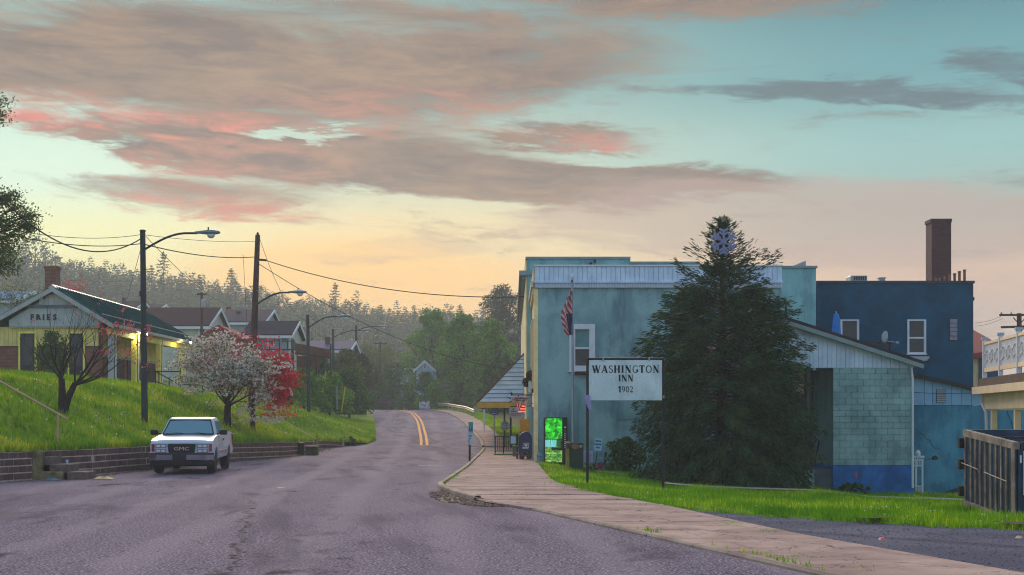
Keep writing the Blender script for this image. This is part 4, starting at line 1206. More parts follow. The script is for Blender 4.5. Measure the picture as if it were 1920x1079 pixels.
# ---- skip
M_SKIP = mat('skip_blue', S(26, 42, 62), .55, .3, 2.0, .15, 20, col2=S(34, 58, 84), fine=.15)
M_RUST = mat('rusty_edge', S(128, 108, 98), .6, .3, 4, .2, 20, col2=S(150, 130, 118))
ds = thing('roll_off_skip', 'navy ribbed roll-off skip with rusty rims cut by the right frame edge', 'skip', (9.2, 26, -.16))
DA, DB = Vector((9.19, 26.0, 0)), Vector((9.10, 28.6, .2))         # the ribbed door end, near and far bottom corners; the far end stands higher
uw = (DB - DA)
def D(t, h, o=0.0, L=0.0):
    """t: 0 near edge .. 1 far edge of the door, h height, o metres out of the door face (towards the left), L metres along the skip"""
    q = DA + uw * t; return Vector((q.x - o + L, q.y, q.z - .16 + h))
def dbox(mb, t0, t1, h0, h1, o0, o1):
    return mb.loft([[D(t0, h0, o0), D(t1, h0, o0), D(t1, h0, o1), D(t0, h0, o1)], [D(t0, h1, o0), D(t1, h1, o0), D(t1, h1, o1), D(t0, h1, o1)]])
HD = 1.52
dbox(MB(), .02, .98, .12, HD - .12, -.05, 0).build('door', M_SKIP, ds)
dbox(MB(), -.01, 1.01, HD - .13, HD, -.08, .03).build('rim', M_RUST, ds)
dbox(MB(), -.01, 1.01, .02, .115, -.06, .05).build('sill', M_RUST, ds)
for k in range(10):
    t = .03 + k * .102 if k < 9 else .965
    dbox(MB(), t, t + .016, .117, HD - .133, .002, .024).build('rib', M_RUST, ds)
dbox(MB(), -.012, .028, .117, HD - .132, .002, .03).build('corner_post', M_RUST, ds)
MB().tube([D(.06, .78, .085), D(.3, .8, .085), D(.5, .82, .085)], .012, 5).build('latch_rod', M_RUST, ds)
MB().tube([D(.62, .83, .085), D(.8, .85, .085), D(.97, .86, .085)], .012, 5).build('latch_rod', M_RUST, ds)
MB().tube([D(.62, .83, .085), D(.58, .74, .09), D(.585, .6, .09), D(.6, .54, .09)], .01, 5).build('chain', M_RUST, ds)
for h_ in (.18, .72, 1.15): dbox(MB(), 1.0, 1.035, h_, h_ + .2, -.02, .10).build('hinge', M_BLACK, ds)
# long near side, far side, floor, rims
def sbox(mb, t, th, h0, h1, L0, L1):
    return mb.loft([[D(t, h0, 0, L0), D(t + th, h0, 0, L0), D(t + th, h0, 0, L1), D(t, h0, 0, L1)], [D(t, h1, 0, L0), D(t + th, h1, 0, L0), D(t + th, h1, 0, L1), D(t, h1, 0, L1)]])
sbox(MB(), .0, .02, .1, HD - .14, .06, 6.0).build('side', M_SKIP, ds); sbox(MB(), .98, .02, .1, HD - .14, .06, 6.0).build('side', M_SKIP, ds)
sbox(MB(), -.02, .05, HD - .13, HD, .1, 6.05).build('side_rim', M_SKIP, ds); sbox(MB(), .97, .05, HD - .13, HD, .1, 6.05).build('side_rim', M_SKIP, ds)
sbox(MB(), .03, .94, .08, .14, .06, 6).build('floor_plate', M_SKIP, ds); sbox(MB(), .0, 1, .1, HD, 6.06, 6.1).build('end_wall', M_SKIP, ds)
sbox(MB(), -.015, .03, .0, .098, .1, 6).build('skid', M_SKIP, ds); sbox(MB(), .85, .05, -.2, .07, .15, 1.2).build('skid', M_BLACK, ds)
for L in (1.3, 2.3, 3.3, 4.3, 5.3): sbox(MB(), -.028, .026, .1, HD - .135, L, L + .12).build('side_rib', M_SKIP, ds)
M_SIGN_B = mat('sign_pale_blue', S(146, 196, 226), .5, .05, 3)
pl = MB().box((9.33, 25.955, .55 - .16), (10.5, 25.968, 1.2)).build('placard', M_SIGN_B, ds)
M_INKB = mat('ink_blue', S(14, 34, 66), .7, .05)
for wd_, h_, z_ in (('NEED', .13, 1.0), ('27', .22, .75), ('27', .22, .5)): text_mb(MB(), wd_, h_, (9.37, 25.95, z_), align='LEFT', bold=.004).build('lettering', M_INKB, pl)
MB().box((9.265, 25.94, .98), (9.295, 25.952, 1.12)).build('reflector', M_PWHITE, ds)

# ================================================================== LEFT SIDE: DEPOT
M_YSIDE = mat('yellow_siding', S(216, 198, 122), .75, .1, 1.5, .1, 20, col2=S(226, 210, 134), fine=.08, piece=.03)
M_YPOST = mat('yellow_post', S(232, 220, 104), .65, .08, 2)
M_GABLE = mat('grey_white_board', S(168, 178, 184), .75, .1, 1.5, fine=.08, piece=.03)
M_GREEN = mat('green_metal_roof', S(6, 66, 68), 1.0, .12, 1.2, col2=S(8, 80, 80), spec=.0)
M_RIDGE = mat('ridge_cap', S(158, 164, 168), .5, .1, 3)
M_SCREEN = mat('dark_door', S(48, 46, 48), .7, .2, 3)
M_SOFFIT = mat('yellow_soffit', S(200, 160, 70), .8, .1, 2)
M_DKBRICK = mat('dark_window_wall', S(58, 48, 62), .7, .2, 2)
YD = 76.0
dx0, dx1, dxm = -30.4, -21.9, X_(98, YD)
dz0 = 3.2
z_ap, z_ev = Z_(541, YD), 6.62
dep = thing('depot_building', 'former railway depot with green roof and yellow lit porch on the bank top', 'building', (dxm, YD, dz0))
# front wall: brick below, yellow boards above, white gable panel
zbr, zg = Z_(651, YD), Z_(612, YD)
fx1 = X_(205, YD) - .55
MB().box((dx0, YD + .6, dz0), (fx1, YD + .75, zg)).build('wall_core', M_BRICK, dep)
MB().box((dx0, YD + .42, dz0), (fx1, YD + .598, zbr)).build('brick_base', M_BRICK, dep)
MB().box((dx0, YD + .40, zbr + .002), (fx1 + .02, YD + .597, zbr + .07)).build('brick_ledge', M_DKWOOD, dep)
for k in range(int((fx1 - dx0) / .22)):
    a = dx0 + k * .22
    MB().box((a + .006, YD + .53, zbr + .072), (a + .214, YD + .598, zg - .01)).build('board', M_YSIDE, dep)
def slope_z(x): return z_ap - abs(x - dxm) * (z_ap - z_ev) / (X_(215, YD) - dxm)
gx1 = X_(183, YD)
nb = 46; gw = (gx1 - (2 * dxm - gx1)) / nb
for k in range(nb):
    a = 2 * dxm - gx1 + k * gw
    za, zb_ = slope_z(a) - .22, slope_z(a + gw) - .22
    if max(za, zb_) <= zg + .05: continue
    za, zb_ = max(za, zg + .01), max(zb_, zg + .01)
    MB().prism([(a + .005, YD + .30, zg), (a + gw - .005, YD + .30, zg), (a + gw - .005, YD + .30, zb_), (a + .005, YD + .30, za)], (0, .05, 0)).build('gable_board', M_GABLE, dep)
MB().box((2 * dxm - gx1, YD + .352, zg - .06), (gx1, YD + .5, zg + .1)).build('gable_beam', M_GABLE, dep)
MB().prism([(2 * dxm - gx1, YD + .36, zg + .1), (gx1, YD + .36, zg + .1), (dxm, YD + .36, z_ap - .3)], (0, .12, 0)).build('gable_backing', M_GABLE, dep)
MB().box((X_(42, YD), YD + .22, Z_(577, YD)), (X_(142, YD), YD + .298, Z_(571.5, YD))).build('gable_tie', mat('gable_dark_trim', S(96, 98, 112), .8, .1), dep)
MB().box((X_(71, YD), YD + .20, Z_(571, YD)), (X_(77, YD), YD + .298, Z_(545, YD))).build('king_post', M_GABLE, dep)
for ch, px in zip('FRIES', (57, 68.5, 78.5, 87.5, 99.5)):
    text_mb(MB(), ch, .40, (X_(px, YD), YD + .285, Z_(599, YD)), bold=.018, depth=.03).build('letter', M_BLACK, dep)
for (a, b_) in ((33.5, 60.5), (126, 151.5)):
    d_ = MB().box((X_(a, YD), YD + .36, dz0 + .1), (X_(b_, YD), YD + .415, Z_(625, YD))).build('door', M_SCREEN, dep)
    fr = MB().box((X_(a, YD) - .1, YD + .35, dz0), (X_(a, YD) - .002, YD + .43, Z_(625, YD) + .1)); fr.box((X_(b_, YD) + .002, YD + .35, dz0), (X_(b_, YD) + .1, YD + .43, Z_(625, YD) + .1)); fr.box((X_(a, YD) - .001, YD + .35, Z_(625, YD) + .002), (X_(b_, YD) + .001, YD + .43, Z_(625, YD) + .1))
    fr.build('door_frame', M_YPOST, d_)
    MB().box((X_(a, YD) + .12, YD + .352, dz0 + 1.35), (X_(b_, YD) - .12, YD + .359, Z_(625, YD) - .15)).build('pane', M_GLASS, d_)
    MB().lathe([(.03, 0), (.035, .03), (.02, .05)], (X_(b_, YD) - .1, YD + .30, dz0 + 1.0), 8, axis='Y').build('handle', M_METAL, d_)
# roof: two long slopes, hipped at the far end
ev_r, ev_l = X_(215, YD), 2 * dxm - X_(215, YD) - .3
YE, YH = 97.5, 95.0
MB().loft([[(dxm, YD, z_ap), (ev_r, YD, z_ev), (ev_r, YD, z_ev + .1), (dxm, YD, z_ap + .12)], [(dxm, YH, z_ap), (ev_r, YE, z_ev), (ev_r, YE, z_ev + .1), (dxm, YH, z_ap + .12)]]).build('roof', M_GREEN, dep)
MB().loft([[(dxm - .003, YD, z_ap), (ev_l, YD, z_ev), (ev_l, YD, z_ev + .1), (dxm - .003, YD, z_ap + .12)], [(dxm - .003, YH, z_ap), (ev_l, YE, z_ev), (ev_l, YE, z_ev + .1), (dxm - .003, YH, z_ap + .12)]]).build('roof', M_GREEN, dep)
MB().add([(dxm, YH + .003, z_ap + .1), (ev_r, YE + .003, z_ev + .08), (ev_l, YE + .003, z_ev + .08)], [(0, 1, 2)]).build('roof_hip', M_GREEN, dep)
seams = MB(); nrm = Vector((z_ap - z_ev, 0, ev_r - dxm)).normalized()
for k in range(44):
    y = YD + .3 + k * .49
    yt = min(y, YH)
    seams.bar(Vector((dxm + .1, yt, z_ap + .10)) + nrm * .03, Vector((ev_r, y, z_ev + .11)) + nrm * .03, .03, .05)
tag(seams.build('roof_seams', M_GREEN, dep), kind='stuff')
MB().prism([(dxm - .22, YD - .05, z_ap + .02), (dxm + .22, YD - .05, z_ap + .02), (dxm, YD - .05, z_ap + .22)], (0, YH - YD + .1, 0)).build('ridge_cap', M_RIDGE, dep)
MB().bar((dxm + .75 * (ev_r - dxm), YD + .6, z_ap + .75 * (z_ev - z_ap) + .18), (dxm + .75 * (ev_r - dxm), YE - .6, z_ap + .75 * (z_ev - z_ap) + .18), .06, .06).build('snow_guard', M_RIDGE, dep)
MB().box((ev_r + .003, YD - .02, z_ev - .06), (ev_r + .14, YE, z_ev + .10)).build('gutter', M_RIDGE, dep)
for sx, xe in ((1, ev_r), (-1, ev_l)):
    MB().prism([(dxm, YD - .06, z_ap - .18), (xe, YD - .06, z_ev - .18), (xe, YD - .06, z_ev + .06), (dxm, YD - .06, z_ap + .08)], (0, .05, 0)).build('bargeboard', M_RIDGE, dep)
    MB().prism([(dxm, YD + .0, z_ap - .04), (xe, YD + .0, z_ev - .04), (xe, YD + .0, z_ev - .005), (dxm, YD + .0, z_ap - .005)], (0, .32, 0)).build('eave_soffit', M_SOFFIT, dep)
MB().box((fx1 - 1.7, YD + .5, z_ev - .12), (ev_r - .02, YE - .3, z_ev - .07)).build('porch_ceiling', M_SOFFIT, dep)
MB().box((ev_r - .55, YD + .45, z_ev - .42), (ev_r - .35, YE - .5, z_ev - .125)).build('porch_beam', M_YPOST, dep)
# recessed side wall with dark glazing
sx_ = fx1 - 1.7
MB().box((sx_ - .1, YD + 2, dz0), (sx_, YE - 1, z_ev - .1)).build('side_wall', M_BRICK, dep)
MB().box((sx_ + .002, YD + 2.5, dz0 + 2.05), (sx_ + .07, YE - 1.2, dz0 + 2.2)).build('trim_board', mat('trim_pale_blue', S(128, 168, 178), .7, .1), dep)
MB().box((sx_ + .002, YD + 2.5, dz0 + 2.203), (sx_ + .05, YE - 1.2, z_ev - .125)).build('upper_siding', M_YSIDE, dep)
for k, y in enumerate((79.2, 83.5, 87.8, 92)):
    w_ = MB().box((sx_ + .004, y, dz0 + .1), (sx_ + .05, y + 3.4, dz0 + 2.03)).build('window', M_DKBRICK, dep)
    for q in range(5): MB().box((sx_ + .052, y + q * .84, dz0 + .1), (sx_ + .075, y + q * .84 + .05, dz0 + 2.03)).build('mullion', M_BLACK, w_)
px_c = ev_r - .45
for k, y in enumerate((76.9, 81.6, 87.2, 93.2)):
    p_ = MB().cbox((px_c - .14, y - .14, dz0 + .55), (px_c + .14, y + .14, z_ev - .42), .015).build('post', M_GABLE if k == 0 else M_YPOST, dep)
    MB().cbox((px_c - .30, y - .30, dz0 + .42), (px_c + .30, y + .30, dz0 + .548), .02).build('base_cap', M_YPOST, p_)
    MB().cbox((px_c - .26, y - .26, dz0 - .6), (px_c + .26, y + .26, dz0 + .418), .01).build('base_block', M_BRICK, p_)
    MB().tube([(px_c + .22, y + .2, z_ev - .1), (px_c + .2, y + .2, dz0 + .7), (px_c + .35, y + .2, dz0 + .5), (px_c + .35, y + .2, dz0)], .045, 6).build('downspout', M_WFRAME, p_)
for k, y in enumerate((78.6, 80.2, 83.2, 84.7, 86.0, 88.9, 90.6)):
    MB().lathe([(.16, -.06), (.13, .02), (.04, .05), (.03, .1)], (px_c - .5, y, z_ev - .2), 10).build('ceiling_lamp', M_BLACK, dep)
# lit porch floods
M_LAMP = emit_mat('lamp_glow', (1.0, .93, .62), 22)
for px, py, d in ((275, 627, 81.5), (357, 643, 91.0)):
    p = P(px, py, d)
    o = MB().lathe([(.02, -.07), (.06, -.04), (.07, .0), (.06, .04), (.02, .07)], p, 10).build('flood_bulb', M_LAMP, dep)
    li = bpy.data.lights.new('porch_lamp', 'POINT'); li.energy = 40; li.color = (1.0, .88, .45); li.shadow_soft_size = .1
    lo = bpy.data.objects.new('porch_lamp', li); lo.location = p + Vector((-.35, -.25, -.15)); COL.objects.link(lo)
# chimney
cz = MB().box((X_(84, 78), 78, z_ap - .6), (X_(106, 78), 78.65, Z_(505, 78))).build('chimney', M_BRICK, dep)
MB().box((X_(82.5, 78), 77.95, Z_(505, 78) + .002), (X_(107.5, 78), 78.7, Z_(499.5, 78))).build('chimney_cap', M_BRICK, cz)
# rails and concrete steps by the porch
sr = thing('porch_steps', 'pale concrete steps and walk with black rails beside the depot porch', 'steps', hit(320, 735))
stp = MB()
for k in range(4):
    a = P(297 + k * 8, 722 + k * 5, 70 - k * 1.2); b_ = P(362 + k * 3, 722 + k * 5, 70 - k * 1.2)
    MB().box((a.x, a.y - .6, a.z - .9), (b_.x, a.y + .6, a.z)).build('step', M_PATH, sr)
MB().box(P(300, 719, 73) + Vector((0, 0, -.8)), P(352, 718, 70.7) + Vector((0, 0, 0))).build('landing', M_PATH, sr)
for (pts) in ([(290, 697), (338, 697)], [(292, 697), (337, 722)], [(292, 716), (337, 731)], [(340, 722), (386, 722)], [(340, 732), (386, 732)]):
    MB().tube([P(a, b_, 68.5) for a, b_ in pts], .028, 6).build('handrail', M_BLACK, sr)
for px, t, b_ in ((291.5, 696, 730), (298, 697, 727), (317, 708, 737), (338, 690, 740), (356, 716, 738), (367, 716, 739), (380, 716, 740)):
    MB().tube([P(px, t, 68.5), P(px, b_, 68.5)], .028, 6).build('rail_post', M_BLACK, sr)

# ================================================================== HOUSES UP THE HILL
def house(name, label, px0, px1, y0, y1, py_eave, py_ridge, zbase, wallm, roofm, wins=(), chim=(), trim=M_WFRAME, ridge_x=True, over=.35):
    x0, x1 = X_(px0, y0), X_(px1, y0)
    ze = Z_(py_eave, y0); ym, xm = (y0 + y1) / 2, (x0 + x1) / 2
    zr = Z_(py_ridge, ym if ridge_x else y0)
    t = thing(name, label, 'house', (xm, ym, zbase))
    if ridge_x:
        MB().prism([(x0, y0, zbase), (x0, y1, zbase), (x0, y1, ze), (x0, ym, zr - .12), (x0, y0, ze)], (x1 - x0, 0, 0)).build('wall', wallm, t)
        for sy, yy in ((-1, y0 - over), (1, y1 + over)):
            zz = ze - over * (zr - ze) / (ym - y0)
            MB().prism([(x0 - over, ym, zr), (x0 - over, yy, zz), (x0 - over, yy, zz + .14), (x0 - over, ym, zr + .14)], (x1 - x0 + 2 * over, 0, 0)).build('roof', roofm, t)
            MB().prism([(x1 + over + .003, ym, zr - .16), (x1 + over + .003, yy, zz - .16), (x1 + over + .003, yy, zz + .12), (x1 + over + .003, ym, zr + .12)], (.05, 0, 0)).build('bargeboard', trim, t)
        MB().box((x0 - over, y0 - over - .06, ze - .3), (x1 + over, y0 - over - .003, ze - .08)).build('fascia', trim, t)
    else:
        MB().prism([(x0, y0, zbase), (x1, y0, zbase), (x1, y0, ze), (xm, y0, zr - .12), (x0, y0, ze)], (0, y1 - y0, 0)).build('wall', wallm, t)
        for xx in (x0 - over, x1 + over):
            zz = ze - over * (zr - ze) / (xm - x0)
            MB().prism([(xm, y0 - over, zr), (xx, y0 - over, zz), (xx, y0 - over, zz + .14), (xm, y0 - over, zr + .14)], (0, y1 - y0 + 2 * over, 0)).build('roof', roofm, t)
            MB().prism([(xm, y0 - over - .05, zr - .16), (xx, y0 - over - .05, zz - .16), (xx, y0 - over - .05, zz + .12), (xm, y0 - over - .05, zr + .12)], (0, .045, 0)).build('bargeboard', trim, t)
    for (a, b_, c, e) in wins: window(t, X_(a, y0), X_(b_, y0), Z_(e, y0), Z_(c, y0), y0, fw=.1, sill=False)
    for (a, b_, c, yy) in chim: MB().box((X_(a, yy), yy, zr - 2), (X_(b_, yy), yy + .8, Z_(c, yy))).build('chimney', M_BRICK_DK, t)
    return t
M_RF1 = mat('plum_shingles', S(66, 42, 50), .95, .2, 6, .3, 15, spec=.05)
M_RF2 = mat('slate_shingles', S(34, 36, 54), .95, .2, 6, .3, 15, spec=.05)
M_RF3 = mat('mauve_metal', S(80, 76, 106), .9, .15, 4, spec=.1)
M_RF4 = mat('grey_plum_shingles', S(72, 60, 74), .95, .2, 6, spec=.05)
M_RRED = mat('red_porch_roof', S(140, 40, 56), .95, .15, 6, spec=.05)
M_HW = mat('house_white', S(186, 190, 180), .8, .1, 2)
M_HB = mat('house_blue_grey', S(128, 146, 160), .8, .1, 2)
h1 = house('plum_roof_house', 'white house with a plum shingle roof just behind the depot', 262, 386, 118, 127, 611, 580, 4.5, M_HW, M_RF1, wins=[(374, 384, 616, 632)])
MB().box((X_(386, 118) + .01, 121.5, 7.6), (X_(386, 118) + .05, 122.4, 8.9)).build('window', M_GLASS, h1)
house('red_gable_porch', 'small red-gabled porch roof rising above the white dogwood', 378, 444, 108, 114, 632, 613, 5, mat('porch_red', S(170, 84, 92), .8, .1), M_RRED, ridge_x=False, trim=M_RRED)
house('grey_roof_house', 'house with grey-plum roof and two brick chimneys behind the plum-roofed house', 414, 492, 140, 150, 604, 583, 5, M_HB, M_RF4, chim=[(423.5, 431, 576, 146), (442, 450.5, 584, 143)])
h3 = house('slate_roof_house', 'white-ended house with dark slate roof and blue front above the brown deck', 462, 541, 112, 119, 628, 605, 4.5, M_HB, M_RF2, wins=[(504, 513, 632, 648), (516, 526, 632, 640)])
MB().box((X_(541, 112) + .003, 113.2, 6.2), (X_(541, 112) + .06, 114.4, 8.0)).build('window', M_GLASS, h3); MB().prism([(X_(541, 112) + .002, 112.05, 5), (X_(541, 112) + .002, 118.9, 5), (X_(541, 112) + .002, 118.9, 8.1), (X_(541, 112) + .002, 115.5, 9.2), (X_(541, 112) + .002, 112.05, 8.1)], (.02, 0, 0)).build('gable_wall', M_HW, h3)
house('mauve_roof_house', 'low house with pale mauve metal roof and brick chimney beyond the deck', 574, 652, 135, 143, 656, 642, 4, M_HB, M_RF3, chim=[(609.5, 617.5, 632, 137)])
house('blue_metal_house', 'blue metal-roofed building at the left edge behind the depot', -60, 22, 125, 135, 563, 549, 6, M_HB, mat('blue_metal', S(50, 116, 160), .9, .1, spec=.05))
house('small_dark_roof_house', 'tiny dark-roofed house above the depot ridge, left of its neighbour', 226, 252, 150, 156, 577, 567, 6, M_HW, M_RF2, chim=[(229, 233, 558, 152)])
house('small_dark_roof_house', 'tiny dark-roofed house above the depot ridge behind the first lamp post', 257, 292, 160, 167, 582, 573, 6, M_HB, M_RF2, chim=[(272, 275, 567, 162)])
wh = house('white_cottage', 'small blue-white gabled cottage half hidden by the big green trees', 781, 812, 166, 173, 692, 678, 1, mat('cottage_blue_white', S(170, 196, 220), .8, .06), M_RF4, ridge_x=False, wins=[(795, 798.5, 684, 690)])
house('brown_roof_house', 'low brown roof beside the blue-white cottage', 738, 782, 200, 208, 690, 679, 3, M_HB, M_RF1)
# brown deck with rails below the slate-roofed house
wd = thing('wooden_deck', 'tall brown timber deck with solid rail panels between slate-roofed house and lamp posts', 'deck', P(580, 690, 104))
MB().box(P(487, 657.5, 106), P(553, 654.5, 104)).build('floor', M_DKWOOD, wd)
for (a, b_) in ((487, 523), (523, 553)):
    MB().box(P(a, 641, 104), P(b_, 639.3, 103.92)).build('rail', M_BLACK, wd)
for px in (489, 505, 523, 538, 552): MB().box(P(px, 657, 104), P(px + 1.6, 640, 103.93)).build('rail_post', M_BLACK, wd)
M_DECK = mat('deck_brown', S(92, 60, 50), .85, .2, 3, piece=.12)
for k in range(17):
    a = 554 + k * 3.95
    tp, bt = 644 + k * .75, 662 + k * .55
    MB().box(P(a, bt, 103), P(a + 3.7, tp, 102.95)).build('board', M_DECK, wd)
MB().bar(P(553, 663, 102.9), P(621, 672, 102.9), .1, .12).build('beam', M_DKWOOD, wd)
for px in (549, 556, 574, 592, 606, 619): MB().box(P(px, 704, 103), P(px + 2.6, 645 if px > 610 else 661, 103.1)).build('post', M_DKWOOD, wd)
MB().bar(P(574, 680, 103), P(591, 665, 103), .06, .06).build('brace', M_DKWOOD, wd)
MB().box(P(556, 694, 104.5), P(600, 668, 104.6)).build('screen_wall', M_DECK, wd)

# ================================================================== POLES, LAMPS, WIRES
M_POLE = mat('lamp_pole_green', S(44, 52, 58), .6, .15, 3)
M_WPOLE = mat('timber_pole', S(74, 52, 46), .9, .25, 2, .3, 18, aniso=(3, 3, .3))
M_LENS = mat('lamp_lens', S(200, 206, 204), .3, .05, 4)
M_HEAD = mat('lamp_head_grey', S(96, 124, 134), .5, .1, 4)
def arm_parts(parent, o, L, rise, r0, lens=True, s=1.0, world=True):
    """curved bracket arm to the right with a cobra head"""
    pts = [o + Vector((L * (1 - math.cos(a)) * .0 + L * t, 0, rise * math.sin(math.pi / 2 * min(1, t * 1.25)))) for t, a in [(i / 12, 0) for i in range(13)]]
    MB().tube(pts, r0, 6).build('arm', M_POLE, parent, world)
    e = pts[-1]
    hd = MB().loft([[(e.x + x, e.y + yy * w, e.z + zz * h_ + .02) for yy, zz in ((-1, 0), (-.7, .7), (0, 1), (.7, .7), (1, 0), (.7, -.5), (0, -.6), (-.7, -.5))] for x, w, h_ in ((-.1, .05, .05), (.12, .08, .08), (.35, .15, .12), (.6, .17, .12), (.78, .12, .08), (.84, .03, .03))])
    h_ = hd.build('lamp_head', M_HEAD, parent, world)
    MB().lathe([(.15, .0), (.14, -.07), (.09, -.13), (.02, -.15)], e + Vector((.5, 0, -.04)), 12).build('lens', M_LENS, h_, world)
    MB().tube([e + Vector((.4, 0, .12)), e + Vector((.4, 0, .22))], .03, 6).build('sensor', M_BLACK, h_, world)
def lamp_post(label, bpx, bpy_, top, arm_len, arm_drop, d=None, w=.11):
    b_ = hit(bpx, bpy_, 30) if d is None else Vector((X_(bpx, d), d, Z_(bpy_, d)))
    t = thing('lamp_post', label, 'lamp post', b_, 'street lamps on the grassy bank')
    H = Z_(top, b_.y) - b_.z
    s = F / b_.y
    lean = -4 * (H / 7) / 51
    MB().tube([b_ + Vector((0, 0, -.4)), b_ + Vector((lean * .5, 0, H * .5)), b_ + Vector((lean, 0, H))], [w * 1.1, w, w * .9], 10).build('pole', M_POLE, t)
    MB().lathe([(w * .7, 0), (w * 1.05, .03), (w * 1.05, .08), (w * .6, .1)], b_ + Vector((lean, 0, H)), 10).build('cap', M_POLE, t)
    arm_parts(t, b_ + Vector((lean + .05, 0, H - arm_drop / s)), arm_len / s - .35, arm_drop / s * .95, .04)
    MB().box(b_ + Vector((-.16, -.16, H * .66)), b_ + Vector((-.05, .1, H * .66 + .2))).build('junction_box', M_POLE, t)
    return t, b_ + Vector((lean, 0, H))
L1, T1 = lamp_post('tall dark lamp post on the bank beside the pickup, tallest of the lamps', 271.5, 793, 436, 118, 33)
L2, T2 = lamp_post('lamp post right of the red tree, second from the camera', 579, 777, 593, 66, 22)
L3, T3 = lamp_post('shortest lamp post, between two others on the bank', 626, 773, 619, 60, 14, w=.12)
L4, T4 = lamp_post('farthest lamp post standing at the road crest by the small signs', 669.5, 770, 612, 48, 8, d=140, w=.13)
# timber pole with lamp
ub = hit(471, 776, 30); ub = Vector((X_(471, 72), 72, bank(X_(471, 72), 72)))
up_ = thing('utility_pole', 'reddish timber utility pole with lamp rising through the red blossom tree', 'utility pole', ub)
UH = Z_(441, ub.y) - ub.z
UT = ub + Vector((.33, 0, UH))
MB().tube([ub + Vector((0, 0, -.5)), ub + Vector((.16, 0, UH * .5)), UT], [.19, .165, .12], 10).build('pole', M_WPOLE, up_)
us = F / ub.y
arm_parts(up_, Vector((X_(482, ub.y), ub.y, Z_(571, ub.y))), 62 / us, 22 / us, .045)
MB().bar(Vector((X_(483, 72), 72, Z_(487, 72))), Vector((X_(500, 72), 71.9, Z_(489, 72))), .1, .1).build('bracket', M_WPOLE, up_)
MB().lathe([(.05, 0), (.07, .05), (.03, .14)], UT, 8).build('insulator', M_BLACK, up_)
for k in range(7): MB().tube([Vector((X_(482 - k * .5, 72) + .1, 71.8, Z_(462 + k * 14, 72))), Vector((X_(482 - k * .5, 72) + .22, 71.75, Z_(462 + k * 14, 72)))], .012, 4).build('climbing_peg', M_METAL, up_)
def small_pole(label, px, top, bot, d, arm=0, w=.12):
    b_ = P(px, bot, d); t = thing('utility_pole', label, 'utility pole', b_)
    MB().tube([b_ + Vector((0, 0, -1)), P(px, top, d)], [w, w * .75], 8).build('pole', M_WPOLE, t)
    if arm:
        MB().bar(P(px - arm, top + 3, d - .1), P(px + arm, top + 3, d - .1), .1, .12).build('crossarm', M_WPOLE, t)
        for k in (-.9, -.4, .4, .9): MB().lathe([(.04, 0), (.06, .04), (.03, .14)], P(px + arm * k, top + 1.5, d - .1), 6).build('insulator', M_METAL, t)
    return t
q = small_pole('small utility pole with grey transformer in front of the plum-roofed house', 378, 549, 640, 112, 9)
MB().lathe([(.16, 0), (.18, .05), (.18, .6), (.1, .68)], P(381, 577, 111.8), 10).build('transformer', M_METAL, q)
small_pole('distant crossarm pole standing over the thicket beyond the road crest', 713, 641, 700, 165, 13)
rp = small_pole('dark crossarm pole at the right edge behind the cream porch', 1911, 588, 900, 88, 37, w=.2)
MB().bar(P(1877, 614, 87.8), P(1945, 612, 87.8), .12, .14).build('crossarm', M_WPOLE, rp)
for a, b_, c, e in ((1900, 596, 1909, 606), (1923, 596, 1914, 606), (1900, 613, 1909, 622), (1923, 613, 1914, 622)): MB().bar(P(a, b_, 87.7), P(c, e, 87.7), .05, .05).build('brace', M_WPOLE, rp)

M_WIRE = mat('cable_black', S(44, 42, 44), .7, .1)
def wire(label, a, b_, sag, r=.018, extra=None):
    a, b_ = Vector(a), Vector(b_)
    r = r * .75
    pts = [a.lerp(b_, t) - Vector((0, 0, sag * 4 * t * (1 - t))) for t in [i / 24 for i in range(25)]]
    o = MB().tube(pts, r, 5).build('overhead_wire', M_WIRE, at=tuple(a)); tag(o, label, 'wire', 'overhead wires of the street')
    return o
p1 = lambda py, dx=-4: Vector((X_(270 + dx, T1.y), T1.y, Z_(py, T1.y)))
pu = lambda py, px=482: Vector((X_(px, 72), 72, Z_(py, 72)))
wire('thick drooping cable from the top left edge to the first lamp post', P(-40, 325, 40), p1(447), 1.2, .03)
wire('upper thin wire from the left tree to the first lamp post', P(-60, 412, 40), p1(440), .3, .014)
wire('lower cable from the left tree to the first lamp post', P(-60, 420, 40), p1(457), .3, .022)
wire('upper thin wire between first lamp post and timber pole', p1(441, 3), pu(453, 479), .1, .014)
wire('thicker cable between first lamp post and timber pole', p1(459, 3), pu(482, 480), .2, .028)
wire('long cable from the timber pole bracket to the inn wall', pu(489, 500), Vector((rx0 - .1, 63.3, Z_(557, 63.3))), .55, .028)
wire('descending cable from the timber pole to a wall right of the green trees', pu(495, 485), P(950, 692, 92), .9, .022)
wire('thin wire from the timber pole top to the second lamp post', pu(445, 486), Vector((T2.x, T2.y, T2.z - .3)), 1.0, .016)
wire('slanting service wire from the first lamp post towards the plum-roofed house', p1(444, 4), P(455, 580, 108), .6, .016)
wire('guy wire dropping from the first lamp post to the depot roof', p1(452, -2), P(238, 562, 79), .0, .014)
wire('thin vertical wire hanging left of the timber pole', pu(479, 456), P(463, 610, 84), .0, .014)
wire('pair of sagging lines at the right edge, upper one', P(1828, 606, 88), P(1880, 592, 88), .1, .014)
wire('pair of sagging lines at the right edge, lower one', P(1828, 612, 88), P(1880, 597, 88), .1, .014)
wire('cable strung across the white boarded top of the lean-to', Vector((X_(1711, 49.6), 49.6, Z_(736, 49.6))), Vector((X_(1850, 49.6), 49.6, Z_(736, 49.6))), .04, .014)
wire('faint line crossing the wooded hillside behind the depot chimney', P(-20, 508, 200), P(262, 527, 200), .6, .022)
M_GUY = mat('guy_yellow', S(196, 172, 70), .6, .1)
